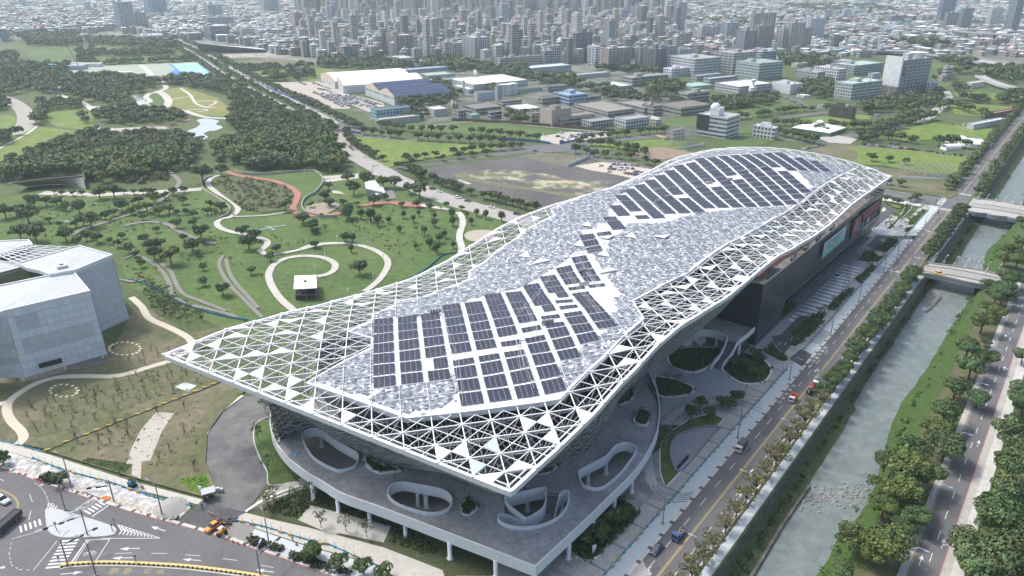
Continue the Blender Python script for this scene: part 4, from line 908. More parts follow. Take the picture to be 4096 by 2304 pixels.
# --- leaning lattice walls of the entrance hall
base=[K16(x,y,7)for x,y in[(590,290),(900,540),(1060,640),(1300,800),(1560,910),(1760,985),(2040,1075),(2484,1205)]]+[K8(1000,905,7),K8(1240,968,7),K8(1500,900,7),K8(1660,850,7),K8(1838,740,7),K9(260,1400,7),K9(420,1200,7),K9(560,1060,7),L(225,101,7),L(262,101,7)]
topq=[(0,.66),(0,.58),(0,.53),(0,.46),(0,.40),(0,.34),(0,.26),(0,.16),(0,.11),(0,0),(.06,0),(.09,0),(.14,0),(.17,0),(.21,0),(.26,0),(.34,0),(.45,0)]
base[0]=L(104,168,7)
tops=[RW(min(1,a+.002),min(1,c+.004),-1.2)for a,c in topq]
def ruled(B,T,nu,nv):
 import itertools
 d=[0];
 for a,c in zip(B[:-1],B[1:]):d.append(d[-1]+max(.01,(Vector(c)-Vector(a)).length))
 def at(P,t):
  x=t*d[-1]
  for i in range(len(d)-1):
   if x<=d[i+1]+1e-6:f=(x-d[i])/(d[i+1]-d[i]);return Vector(P[i]).lerp(Vector(P[i+1]),f)
  return Vector(P[-1])
 return[[at(B,i/nu).lerp(at(T,i/nu),j/nv)for j in range(nv+1)]for i in range(nu+1)]
B2=smooth(base,3);T2=smooth([tuple(t)for t in tops],3)
G_=ruled(B2,T2,66,8)
cen=Vector(L(200,140,15))
b=MB()
for i in range(66):
 for j in range(8):
  q_=[G_[i][j],G_[i+1][j],G_[i+1][j+1],G_[i][j+1]];q_=[p+(cen-p)*.006 for p in q_];b.poly([tuple(p)for p in q_])
b.build('glass_wall',mat('entrance_glass',(.040,.048,.056),rough=.35,var=.3,scale=.2),cc_)
b=MB();rnd=random.Random(11)
for i in range(66):
 for j in range(8):
  a,b1,c1,d1=G_[i][j],G_[i+1][j],G_[i+1][j+1],G_[i][j+1];m_=(a+b1+c1+d1)/4;out=(m_-cen).normalized()*.5
  b.bar(a,b1,.07);b.bar(a,d1,.08);b.bar(a,c1,.075)if rnd.random()<.6 else b.bar(b1,d1,.075)
  if rnd.random()<.75:
   e=m_+out;[b.bar(e,p,.05)for p in(a,b1,c1,d1)]
b.build('lattice_screen',mat('grey_steel',(.44,.455,.46),rough=.6,var=.1),cc_)
b=MB();
for i in range(0,66):
 for j in range(8):
  if hsh('pp',i,j)<.30:q_=[G_[i][j],G_[i+1][j],G_[i+1][j+1]]if hsh('x',i,j)<.5 else[G_[i][j],G_[i+1][j+1],G_[i][j+1]];q_=[p+(p-cen).normalized()*.12 for p in q_];b.poly([tuple(p)for p in q_])
b.build('perforated_panels',mat('perforated_grey',(.22,.235,.245),rough=.6,var=.2,scale=1),cc_)
hall=[(122,160),(124,142),(128,126),(136,114),(150,107),(200,108),(262,104),(422,92),(426,182),(262,188),(150,184),(128,178)]
b=MB();
for i in range(len(hall)):
 a,c=hall[i-1],hall[i];zf=lambda h:RP(min(1,max(0,(h[0]-106)/343)),min(1,max(0,(h[1]-83)/115)))[2]-6.5
 n=max(1,int(math.dist(a,c)/12));
 for t in range(n):
  p0=(a[0]+(c[0]-a[0])*t/n,a[1]+(c[1]-a[1])*t/n);p1=(a[0]+(c[0]-a[0])*(t+1)/n,a[1]+(c[1]-a[1])*(t+1)/n)
  b.poly([L(*p1,0),L(*p0,0),L(*p0,zf(p0)),L(*p1,zf(p1))])
b.build('hall_wall',mat('hall_void_dark',(.075,.08,.088),var=.3,scale=.4),cc_)  # dark inner body, coloured to stand for the shaded void under the truss
b=MB();
for i in range(34):
 for j in range(12):
  a=[(122+i*9.6,107+j*6.6),(122+(i+1)*9.6,107+j*6.6),(122+(i+1)*9.6,107+(j+1)*6.6),(122+i*9.6,107+(j+1)*6.6)]
  if all(inpoly(*c,hall)for c in a):b.poly([L(*c,zf(c)-.02)for c in a][::-1])
b.build('hall_ceiling',mat('hall_ceiling',(.06,.065,.072),var=.2,scale=.3),cc_)  # dark plate closing that body, the void's darkness put into its colour
b=MB()
for s_,w_ in((118,150),(126,112),(118,132),(140,102),(160,100),(185,103),(210,103),(110,168),(130,188),(160,191),(190,191),(220,191),(250,191),(280,191),(310,190),(340,190),(370,190),(400,189)):
 z1=RP(min(1,max(0,(s_-106)/343)),min(1,max(0,(w_-83)/115)))[2]-3.6;b=MB();b.bar(L(s_,w_,0),L(s_,w_,z1),.55,8);b.build('steel_column',WSTEEL,cc_)
# ------------------------------------------------ podium deck with its openings
DECK=mat('podium_screed',(.33,.33,.335),var=.22,scale=.30,col2=(.43,.43,.43),col3=(.24,.24,.245),scale3=.09,sharp=.25)
PARA=mat('podium_white',(.66,.69,.71),rough=.6,var=.05,scale=.3)
zt=7.9;ZD=7.0
outline=[K16(x,y,zt)for x,y in[(190,90),(152,230),(124,380),(140,560),(178,690),(262,840),(400,1010),(560,1150),(760,1290),(1000,1430)]]+[K8(x,y,zt)for x,y in[(480,1012),(620,1062),(800,1128),(1000,1205),(1250,1300),(1503,1398)]]
outR=[K13(x,y,zt)for x,y in[(295,1362),(500,1170),(700,985),(900,790),(1100,590),(1215,425),(1285,280),(1312,140),(1313,20)]]+[K9(x,y,zt)for x,y in[(815,1240),(785,1100),(735,980),(700,870)]]
arc=[K9(x,y,zt)for x,y in[(690,790),(740,700),(800,650),(880,600),(960,558),(1060,530),(1160,522),(1300,530),(1400,555),(1458,582),(1474,612)]]
oL=smooth(outline[:15],3)+[outline[15]];oR=smooth(outR,3);oA=smooth(arc,3)
stA=K9(1474,612,zt);stB=K9(1578,640,zt);wg=L(262,84.2)
outer=[(p[0],p[1])for p in oL+oR[1:]+oA]+[stB[:2],K9(1735,500,zt)[:2],wg[:2],L(262,110)[:2],L(262,188)[:2],L(150,188)[:2],L(118,178)[:2]]
holes=[]
def rim_of(fn,pts,z=zt):return smooth(map_(fn,pts,z),5,True)
O1=rim_of(K16,[(655,650),(700,590),(800,552),(930,548),(1020,600),(1150,700),(1300,800),(1520,920),(1588,990),(1578,1090),(1500,1180),(1310,1235),(1180,1215),(900,1070),(770,930),(690,790)])
O2=rim_of(K8,[(725,1005),(745,970),(800,955),(870,965),(1000,990),(1050,1020),(1060,1060),(1030,1100),(960,1118),(880,1105),(780,1070),(735,1035)])
O4=rim_of(K13,[(645,600),(665,570),(760,520),(870,460),(950,375),(1040,348),(1110,375),(1125,410),(1090,470),(1000,590),(900,680),(830,720),(760,722),(680,690)])
H3=[K13(x,y,zt)for x,y in[(42,810),(60,785),(350,718),(378,735),(380,758),(490,778),(515,752),(550,745),(570,765),(562,840),(520,920),(450,980),(330,1028),(200,1045),(70,1030),(-10,985),(-15,948),(0,930),(38,920)]]
O3=rim_of(K13,[(42,815),(55,788),(200,750),(350,718),(377,732),(378,810),(345,895),(230,965),(190,955),(120,900),(60,850)])
P8=rim_of(K16,[(150,245),(128,370),(140,560),(172,690),(258,825),(300,710),(350,600),(352,480),(280,330),(200,265)])
for h in(O1,O2,O4):holes.append([(p[0],p[1])for p in h])
H3s=[(p[0],p[1])for p in H3]
b=MB();b.tess([outer]+holes+[H3s],ZD);b.tess([outer]+holes+[H3s],5.0,True);b.build('podium_deck',DECK,cc_);flat('plaza',[(p[0]+(L(150,130)[0]-p[0])*.03,p[1]+(L(150,130)[1]-p[1])*.03)for p in outer],.062,mat('under_deck_paving',(.34,.335,.32),var=.15,scale=.4))
b=MB()
b.wall(oL+[outR[0]],.35,4.7,zt);b.wall([outR[0]]+oR[1:],.35,4.7,zt);b.wall(oA,.35,4.9,zt+.1)
for h in(O1,O2,O4):b.wall(h,.3,4.9,zt+.1,True)
b.wall(O3,.3,4.0,zt+.1,True)
hp=H3;cres=smooth(hp[5:18],3);b.wall(cres,.3,[4.2]*len(cres),[zt+.1]*len(cres))
b.wall(smooth([K13(490,778,zt),K13(470,850,zt-1.2),K13(447,950,zt-2.4)],4),.25,3.5,[zt-.1-.35*i for i in range(9)])
b.wall(smooth([K13(0,930,zt),K13(60,935,zt-.3),K13(130,965,zt-.9),K13(195,1015,zt-2)],4),.25,3.5,[zt-.15*i for i in range(13)])
b.build('podium_parapet',PARA,cc_)
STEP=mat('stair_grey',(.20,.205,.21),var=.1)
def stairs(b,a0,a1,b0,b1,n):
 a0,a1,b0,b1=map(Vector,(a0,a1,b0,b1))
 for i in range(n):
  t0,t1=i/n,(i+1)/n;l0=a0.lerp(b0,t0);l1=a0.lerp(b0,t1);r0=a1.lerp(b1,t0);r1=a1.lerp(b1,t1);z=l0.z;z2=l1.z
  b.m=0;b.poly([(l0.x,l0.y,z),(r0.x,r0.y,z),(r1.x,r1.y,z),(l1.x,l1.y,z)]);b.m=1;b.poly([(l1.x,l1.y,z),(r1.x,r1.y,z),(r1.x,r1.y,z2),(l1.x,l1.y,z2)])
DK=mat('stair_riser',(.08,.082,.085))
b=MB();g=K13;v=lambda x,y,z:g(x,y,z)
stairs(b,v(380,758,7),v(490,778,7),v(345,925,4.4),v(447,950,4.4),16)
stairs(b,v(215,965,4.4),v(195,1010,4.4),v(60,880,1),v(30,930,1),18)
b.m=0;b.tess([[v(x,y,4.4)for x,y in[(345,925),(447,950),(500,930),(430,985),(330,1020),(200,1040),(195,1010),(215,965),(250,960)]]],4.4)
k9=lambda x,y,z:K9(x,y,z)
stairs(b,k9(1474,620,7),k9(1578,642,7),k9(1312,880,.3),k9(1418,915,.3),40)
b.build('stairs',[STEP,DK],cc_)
b=MB();st1=[K9(1474,605,8),K9(1440,690,6.6),K9(1400,760,4.9),K9(1345,830,3.0),K9(1310,885,1.2)];st2=[K9(1738,498,8.1),K9(1660,570,8.1),K9(1578,632,8),K9(1540,700,6.4),K9(1500,770,4.6),K9(1440,840,2.8),K9(1415,900,1.2)]
for st in(st1,st2):
 P=smooth(st,4);b.wall(P,.3,[p[2]-1.9 for p in P],[p[2]for p in P])
b.build('stair_parapet',PARA,cc_)
for k,(x,y)in enumerate([(325,975),(457,1035),(623,1090),(812,1160),(1047,1275),(1290,1370),(1675,1275),(1803,1150),(371,700),(925,1010)]):
 P=K8(x,y,4.9);b=MB();b.lathe((P[0],P[1],0),[(.9,0),(.9,.12),(.55,.12),(.55,5.0)],14);b.build('column',PARA,cc_,True)
for x,y in[(945,800),(1090,640),(770,960),(570,1160),(875,490),(725,590),(225,790),(290,1420),(515,810)]:
 P=K13(x,y,4.9);b=MB();b.lathe((P[0],P[1],0),[(.9,0),(.9,.12),(.55,.12),(.55,5.0)],14);b.build('column',PARA,cc_,True)
for x,y in[(972,600),(1225,570),(1372,582),(810,680),(1590,670)]:
 P=K9(x,y,5.2);b=MB();b.lathe((P[0],P[1],0),[(.5,0),(.5,5.2)],12);b.build('column',PARA,cc_,True)
for x,y in[(878,1005),(918,1000)]:
 P=K8(x,y,5.0);b=MB();b.lathe((P[0],P[1],0),[(.5,0),(.5,5.0)],12);b.build('column',PARA,cc_,True)
def dplanter(fn,pts,h,label,m=None):
 P=smooth(map_(fn,pts,ZD+h),5,True)
 if sum(P[i-1][0]*P[i][1]-P[i][0]*P[i-1][1]for i in range(len(P)))<0:P=P[::-1]
 root=empty('planter',(0,0,0),0,label,'planter');b=MB();b.wall(offset(P,.3,True),.55,ZD,ZD+h,True);b.build('rim',RIM,root);b=MB();b.tess([offset(P,.5,True)],ZD+h-.1);b.build('soil_bed',m or DGREEN,root);PLANT[label]=P
dplanter(K13,[(1097,170),(1115,110),(1140,72),(1190,68),(1235,95),(1238,150),(1210,205),(1150,200)],.6,'rounded oblong planter with clipped greenery on the right of the podium deck')
dplanter(K8,[(1103,1082),(1125,1045),(1160,1036),(1192,1060),(1192,1095),(1150,1126),(1115,1115)],.5,'oval planter with clipped greenery between two podium openings')
dplanter(K16,[(1680,1020),(1700,1130),(1790,1215),(1930,1275),(2100,1270),(2310,1225),(2200,1180),(1980,1130),(1760,1010)],.7,'crescent planter with a thick white wall at the foot of the front lattice')
dplanter(K13,[(290,605),(400,600),(460,560),(560,490),(660,440),(760,370),(810,310),(795,290),(740,340),(600,430),(450,520)],.25,'narrow curved planting strip at the foot of the right lattice wall')
dplanter(K9,[(430,1238),(520,1215),(573,1160),(568,1100),(545,1070),(500,1150)],.5,'small leaf-shaped planter at the foot of the lattice wall near the curved podium edge')
dplanter(K16,[(150,250),(128,370),(140,560),(172,690),(258,820),(300,710),(350,600),(352,480),(280,330),(200,270)],.3,'leaf-shaped soil bed with low walls at the left end of the podium',mat('garden_soil'))
dplanter(K9,[(1090,440),(1150,395),(1205,415),(1208,450),(1150,472),(1100,465)],.8,'round planter with a high white wall in front of the dark glass wing')
dplanter(K9,[(920,660),(1000,640),(1120,650),(1250,640),(1255,660),(1150,680),(1000,690),(930,680)],-6.4,'kidney-shaped bed on the ground behind the podium columns')
# ------------------------------------------------ dark glass exhibition wing
DG=mat('dark_curtain_wall',(.020,.026,.034),rough=.22,spec=.5,var=.15,scale=.2)
def onw(u,v,w_):
 x=(u-2048)/FPX;y=(v-1152)/FPX;d=(x,cp-y*sp,-sp-y*cp);n=EW;t=w_/(d[0]*n[0]+d[1]*n[1]);P=(d[0]*t,d[1]*t,H0+d[2]*t);return toL(P)[0],P[2]
b=MB()
F=[(262,84),(427,80.5),(428,180),(262,180)]
for(a,c,z0)in((F[3],F[0],0),(F[2],F[3],0)):b.poly([L(*a,z0),L(*c,z0),L(*c,25.4),L(*a,25.4)])
b.poly([L(262,84,0),L(286,83.6,0),L(290,83.5,9.5),L(427,80.5,9.5),L(427,80.5,25.4),L(262,84,25.4)])
b.poly([L(286,88.5,0),L(422,86,0),L(422,86,9.5),L(286,88.5,9.5)]);b.poly([L(427,80.5,9.5),L(428,180,9.5),L(428,180,25.4),L(427,80.5,25.4)]);b.poly([L(422,86,0),L(428,180,0),L(428,180,9.5),L(422,86,9.5)])
b.build('glass_facade',DG,cc_)
b=MB();b.poly([L(286,88.5,9.5),L(422,86,9.5),L(427,80.5,9.5),L(290,83.5,9.5)][::-1]);b.build('soffit',mat('hall_ceiling'),cc_)
b=MB()
for i in range(24):
 z=.8+i*1.02;s0=262 if z<9.5 else 262;s1=286+z*.4 if z<9.5 else 427
 b.bar(L(s0,83.75,z),L(s1,83.75-(s1-262)*.019,z),.06)
for i in range(24):b.bar(L(261.8,83.9,.8+i*1.02),L(261.8,135,.8+i*1.02),.04)
b.wall([L(262,84),L(427,80.5),L(428,120)],.5,25.2,25.75);b.wall([L(262,84),L(262,120)],.5,25.2,25.75);b.bar(L(286,83.6,0),L(290.5,83.5,9.5),.35);b.bar(L(290,83.5,9.4),L(427,80.5,9.4),.3)
b.build('facade_fins',mat('fin_grey',(.13,.15,.17),rough=.4),cc_)
b=MB();RB=mat('stained_terrace',(.22,.165,.12),var=.3,scale=.25,col2=(.27,.26,.245),sharp=.4)
b.poly([L(284,84.5,24.4),L(408,82.5,24.4),L(408,104,24.4),L(284,104,24.4)][::-1]);b.poly([L(262,84.5,19),L(284,84.5,19),L(284,104,19),L(262,104,19)][::-1]);b.poly([L(408,82,21.5),L(427,81,21.5),L(427,104,21.5),L(408,104,21.5)][::-1])
b.build('roof_terrace',RB,cc_)
b=MB();CG=mat('wing_concrete',(.30,.31,.315),var=.12,scale=.3)
b.wall([L(284,84.6),L(284,95)],.5,17,24.9);b.wall([L(284,95),L(267,95.4),L(267,104)],.5,17,25.0);b.wall([L(408,84),L(408,104)],.4,20,25.1);b.wall([L(412,94),L(427,94)],.5,20,27);b.wall([L(412,94),L(412,104)],.5,20,27)
for i in range(3):b.bar(L(412+i*6,81.3,25.0),L(412+i*6,94,25.0),.5)
b.build('upper_wall',CG,cc_)
b=MB();b.box(L(284.4,90,17.2),(.3,7,5),AZ);b.box(L(270,95.0,19),(4,.3,3),AZ);b.build('dark_opening',mat('void_black',(.012,.013,.015)),cc_)
for i,(x,y)in enumerate(((1525,60),(1370,185),(1225,290),(1075,415))):
 s_,z=onw(2800+x/2.898,900+y/2.898,86.5);P=L(300+0*s_,0)
 u_=K20(x,y,24.4);b=MB();b.box((u_[0],u_[1],24.4),(2.6,1.7,1.3),AZ+R(8));b.box((u_[0]+.9,u_[1]+.4,24.4),(.5,.5,2.6),AZ);b.bar((u_[0]+.9,u_[1]+.4,27),(u_[0]-3.2,u_[1]+3.2,27.4),.12);b.build('maintenance_cradle',mat('cradle',(.10,.105,.10)if i<3 else(.35,.34,.30)),cc_)
for col,nm,offs in(((.03,.13,.42),'blue_duct',(0,.9,1.8)),((.32,.06,.045),'red_pipe',(-.9,-1.3))):
 b=MB()
 for o_ in offs:
  P=[K20(x,y,25.2)for x,y in[(640,590),(740,500),(920,370),(990,335),(1120,255),(1300,130),(1420,60)]];P=offset(P,o_);[b.bar(p,q,.42 if nm=='blue_duct' else .16,6)for p,q in zip(P[:-1],P[1:])]
 b.build(nm,mat(nm,col,rough=.45),cc_)
b=MB();
for i in range(22):b.bar(L(298+i*4.8,84.2,6.6),L(298+i*4.8,77.5,7.1),.12)
for w_ in(77.5,79.5,81.7):b.bar(L(297,w_,7.0),L(400,w_,7.0),.10)
b.build('canopy_frame',mat('fin_grey'),cc_)
b=MB();b.poly([L(297,77.4,6.9),L(400,77.4,6.9),L(400,84,6.7),L(297,84,6.7)][::-1]);b.poly([L(297,77.4,6.85),L(400,77.4,6.85),L(400,84,6.65),L(297,84,6.65)]);b.build('canopy_glass',mat('canopy_glass',(.06,.07,.085),rough=.2),cc_)
def banner(name,crs,w_,label,paint,cat='banner'):
 C=[onw(u,v,w_)for u,v in crs];root=empty(name,(0,0,0),0,label,cat);b=MB()
 b.m=0;V=[L(s_,w_,z)for s_,z in C];V2=[L(s_,w_+.12,z)for s_,z in C];b.poly(V);b.poly(V2[::-1])
 for i in range(4):b.poly([V2[i],V2[(i+1)%4],V[(i+1)%4],V[i]])
 def at(x,y,d=.03):
  s_=(1-y)*((1-x)*C[0][0]+x*C[1][0])+y*((1-x)*C[3][0]+x*C[2][0]);z=(1-y)*((1-x)*C[0][1]+x*C[1][1])+y*((1-x)*C[3][1]+x*C[2][1]);return L(s_,w_-d,z)
 b.build('cloth',paint[0],root);pr=MB();ms=[]
 for(x0,y0,x1,y1,m_,*sk)in paint[1]:
  if m_ not in ms:ms.append(m_)
  pr.m=ms.index(m_);k=sk[0]if sk else 0;d=.03+.004*ms.index(m_);pr.poly([at(x0,y0,d),at(x1,y0,d),at(x1+k,y1,d),at(x0+k,y1,d)])
 if pr.f:pr.build('print',ms,root)
rn=random.Random(3);TXT=mat('dark_red_ink',(.16,.045,.045));inks=[]
for r_,(x0,n)in enumerate(((.13,6),(.24,7),(.35,8),(.46,6),(.56,9),(.67,7),(.77,3))):
 for i in range(n):
  y=.80-i*.075;
  for q in range(2):yy=y+rn.uniform(-.02,.02);inks.append((x0+rn.uniform(0,.03),yy,x0+.06+rn.uniform(-.01,.02),yy+.022,TXT))
  inks.append((x0+.02+rn.uniform(0,.03),y-.02,x0+.032+rn.uniform(0,.03),y+.03,TXT))
TEAL2=mat('banner_teal',(.18,.46,.36),var=.15,scale=.3);TEAL3=mat('banner_mint',(.32,.55,.50),var=.1,scale=.3)
banner('banner',[(3287.6,1037),(3376.6,959),(3387.6,901),(3298.6,973)],81.5,'pale mint banner with rows of dark red characters on the glass wall',(mat('banner_pale',(.42,.56,.60),var=.1,scale=.3),[(0,0,1,.22,TEAL2),(0,.22,1,.42,TEAL3)]+inks))
RD=mat('banner_red',(.27,.055,.065),var=.35,scale=.5,col2=(.17,.05,.07));LG=mat('banner_ochre',(.34,.28,.17),var=.3,scale=1);BL=mat('banner_blue',(.08,.17,.36),var=.3,scale=.8);GRY=mat('banner_grey',(.36,.36,.40),var=.3,scale=1);DRK=mat('banner_dark',(.035,.05,.05),var=.3,scale=.5);PNK=mat('banner_rose',(.40,.19,.20),var=.35,scale=1.2)
c3=lambda x,y:(3380+x/4.095,780+y/4.095)
banner('banner',[c3(95,735),c3(270,575),c3(290,295),c3(148,415)],80.9,'red banner with a blue and ochre picture beside the large red wall banner',(RD,[(.5,.12,.98,.45,BL),(.15,.3,.45,.62,LG),(.5,.46,.95,.62,LG),(.3,.66,.5,.9,GRY,.04),(.62,.7,.85,.93,PNK,.05),(.05,.05,.4,.1,PNK)]))
banner('banner',[c3(280,545),c3(572,310),c3(605,40),c3(292,290)],80.4,'very large dark and red banner covering the far end of the glass wall',(DRK,[(0,.42,1,.97,RD),(.08,.55,.13,.85,PNK),(.2,.5,.25,.9,PNK),(.3,.6,.36,.92,PNK),(.45,.5,.5,.85,PNK),(.55,.55,.6,.92,PNK),(.66,.48,.72,.9,PNK),(.8,.5,.85,.88,PNK),(.2,.06,.38,.40,GRY,.05),(.52,.1,.56,.38,GRY),(.66,.12,.70,.38,GRY,.03),(.0,.1,.05,.36,GRY,.03),(0,.92,1,.97,LG)]))
# ================================================================ VEGETATION
def leafmat(name):
 m=D.materials.new(name);m.use_nodes=True;nt=m.node_tree;b=nt.nodes['Principled BSDF'];a=nt.nodes.new('ShaderNodeVertexColor');a.layer_name='Col';o=nt.nodes.new('ShaderNodeObjectInfo')
 x=nt.nodes.new('ShaderNodeMix');x.data_type='RGBA';x.blend_type='MULTIPLY';x.inputs[0].default_value=1;nt.links.new(a.outputs[0],x.inputs[6]);nt.links.new(o.outputs['Color'],x.inputs[7]);nt.links.new(x.outputs[2],b.inputs['Base Color'])
 b.inputs['Roughness'].default_value=.65;b.inputs['Specular IOR Level'].default_value=.25;return m
LEAF=leafmat('foliage');BARK=mat('bark',(.11,.085,.065),var=.3,scale=3)
def leaves(b,rnd,c,r,n,size,squash=.8,col=(.07,.10,.045),cv=.35):
 c=Vector(c)
 for _ in range(n):
  th=rnd.uniform(0,6.283);cz=rnd.uniform(-.65,1);sr=math.sqrt(max(0,1-cz*cz));d=Vector((sr*math.cos(th),sr*math.sin(th),cz))
  p=c+Vector((d.x*r,d.y*r,d.z*r*squash))*rnd.uniform(.72,1.04)
  nrm=(d+Vector((rnd.uniform(-1,1),rnd.uniform(-1,1),rnd.uniform(-.6,1)))*.75).normalized();t=nrm.cross(Vector((rnd.uniform(-1,1),rnd.uniform(-1,1),.3))).normalized();u=nrm.cross(t);s=size*rnd.uniform(.6,1.35)
  k=1+rnd.uniform(-cv,cv);b.col=(col[0]*k*rnd.uniform(.85,1.2),col[1]*k,col[2]*k*rnd.uniform(.8,1.1))
  b.poly([p-t*s,p+u*s*.55,p+t*s,p-u*s*.6])
def tree_proto(seed,nl,nf,size,spread=.62,squash=.62,ctr=1.0,col=(.062,.095,.040),limbs=5,name='tree',trunkh=.5,lobe=(.30,.50),one=False,tr=.065):
 rnd=random.Random(seed);root=empty(name);D.objects[root.name];
 tb=MB();tb.bar((0,0,0),(0.02,0.01,trunkh),tr,7,tr*.72);cs=[]
 for i in range(nl):
  a=2.4*i+rnd.uniform(-.3,.3);rr=spread*math.sqrt((i+.5)/nl)*rnd.uniform(.8,1.15);z=ctr+rnd.uniform(-.28,.30)*(1-rr*.6)
  cs.append((rr*math.cos(a),rr*math.sin(a),z,rnd.uniform(*lobe)))
 for c in cs[:limbs]:tb.bar((0.02,0.01,trunkh*.96),(c[0]*.75,c[1]*.75,c[2]-.1),tr*.6,5,tr*.18)
 cb=MB()if not one else tb
 if one:tb.m=0;tb.col=(.11,.085,.065)
 for c in cs:
  k=rnd.uniform(.78,1.3);w_=rnd.uniform(-.12,.22);cc=(col[0]*k*(1+w_),col[1]*k,col[2]*k)
  leaves(cb,rnd,c[:3],c[3],nf//nl,size,squash,cc)
 if one:
  tb.c=[(.11,.085,.065)if i<len(tb.c)-nf//nl*nl else x for i,x in enumerate(tb.c)]
  D.objects.remove(root);o=tb.build(name,[LEAF]);COL.objects.unlink(o);return(o,[])
 t=tb.build('trunk',BARK,root,True);c=cb.build('crown',[LEAF],root)
 for o in(root,t,c):COL.objects.unlink(o)
 return(root,[(t,[]),(c,[])])
NEAR=[tree_proto(s,15,4400,.058,name='riverside_tree',lobe=(.24,.44))for s in(1,2,3,4)]
NEARW=[tree_proto(s,13,1300,.052,name='roadside_tree',lobe=(.20,.34),spread=.78,limbs=12,col=(.085,.098,.045),ctr=1.25)for s in(11,12,13)]
MID=[tree_proto(s,10,950,.105,name='park_tree',lobe=(.26,.46))for s in(21,22,23,24,25)]
FAR=[tree_proto(s,7,300,.19,name='wood_tree',lobe=(.40,.6))for s in(31,32,33,34)]
FIC=[tree_proto(s,7,900,.10,name='columnar_tree',spread=.32,squash=1.25,ctr=1.3,lobe=(.42,.58),trunkh=.6,tr=.12)for s in(41,42,43)]
SAP=[tree_proto(s,6,170,.085,name='young_tree',spread=.6,lobe=(.18,.34),limbs=6,tr=.035,ctr=1.35,col=(.075,.095,.045))for s in(51,52,53)]
BARE=[tree_proto(s,9,110,.05,name='staked_sapling',spread=.5,lobe=(.2,.32),limbs=9,tr=.03,ctr=1.5,trunkh=.7,col=(.085,.095,.05))for s in(61,62)]
for root,ch in BARE:
 b=MB()
 for i in range(3):a=2.094*i;b.bar((.42*math.cos(a),.42*math.sin(a),0),(.03*math.cos(a),.03*math.sin(a),.85),.018)
 b.bar((-.2,-.1,.45),(.2,.1,.45),.016)
 o=b.build('stake',mat('stake_wood',(.09,.075,.06)),root);COL.objects.unlink(o);ch.append((o,[]))
TINT=[(1,1,1,1),(.8,.95,.85,1),(1.15,1.08,.8,1),(.9,1.0,1.0,1),(.72,.85,.75,1),(1.3,1.1,.65,1)]
rt=random.Random(77)
def plant(proto,P,r,label,cat,group,tint=None,zs=1.0):
 t=tint or rt.choice(TINT[:5]);k=rt.uniform(.88,1.14);t=(t[0]*k*1.25,t[1]*k*1.28,t[2]*k*1.25,1);r*=1.36
 return clone(rt.choice(proto),P,rt.uniform(0,6.28),(r,r,r*zs),label,cat,group,t)
def at_crown(fn,x,y,R_):P=fn(x,y,1.15*R_*.9);return(P[0],P[1],0)
G1='trees in the planter along the riverside road'
for s in range(120,376,7):
 thin=s<236;P=L(s+rt.uniform(-1,1),50.3+rt.uniform(-.3,.3));plant(NEARW if thin else NEAR,P,(2.9 if thin else 3.2)*rt.uniform(.85,1.15),'thin olive green tree in the planter strip along the near stretch of the riverside road' if thin else 'bushy dark olive tree in the planter strip along the middle stretch of the riverside road','tree',G1,(1.25,1.12,.95,1)if thin else(.85,.92,.82,1),1.05)
for s in range(404,503,5):P=L(s,50.2+rt.uniform(-.4,.4));plant(MID,P,3.4*rt.uniform(.85,1.1),'dark olive tree in the dense roadside row between the two bridges','tree',G1,(.85,.85,.75,1))
G2='trees on the east bank of the river'
EB=[(K12,[(745,1070,4.2),(1100,1150,5.3),(950,1240,3.4),(1050,780,3.8),(1230,650,5.6),(1360,880,3.8),(1270,420,6.4),(1440,470,5),(1060,350,3.4),(950,530,1.8),(1330,230,4.4),(1640,200,5.4),(1560,40,4.4),(650,1400,3),(1230,980,3.2),(1130,620,3.6)]),(K11,[(1650,1330,5),(1750,1090,4.4),(1900,890,4.8),(1870,710,4.8),(2030,800,4),(2010,460,4.8),(2150,370,3.8),(2040,650,1.8),(2200,200,5.2),(2280,40,5),(2100,100,4),(2060,310,3.4),(1960,1200,3.6)]),(K15,[(1290,430,4.6),(1350,510,4.6),(1310,660,4.6),(1240,730,4.6),(1180,790,4.4),(1390,370,4.6),(1250,500,3.5),(1385,200,3.5)])]
ylw={(1270,420),(1440,470),(1050,780),(1560,40),(2150,370),(1230,650)}
for fn,l in EB:
 for x,y,r in l:
  y_=(x,y)in ylw;plant(NEAR,at_crown(fn,x,y,r),r*.92,'broad yellowing tree on the grassy east bank of the river' if y_ else 'round dark green tree on the grassy east bank of the river','tree',G2,(1.12,1.08,.8,1)if y_ else rt.choice(TINT[:3]))
for fn,l in((K12,[(2290,80,6),(2230,370,3.8),(2150,850,6),(2300,640,6),(1880,1200,5.4),(2250,1300,6.5),(1960,1390,5.5),(2389,1080,5),(2370,250,5),(2100,1000,4),(2400,450,6)]),(K11,[(2400,780,3.5),(2380,1130,4.2),(2300,1420,3),(2410,1240,5)])):
 for x,y,r in l:plant(NEAR,at_crown(fn,x,y,r),r*.92,'large dark green tree on the lawn right of the eastern road','tree','trees on the lawn east of the river',rt.choice(TINT[:2]))
G3='scattered trees in the park'
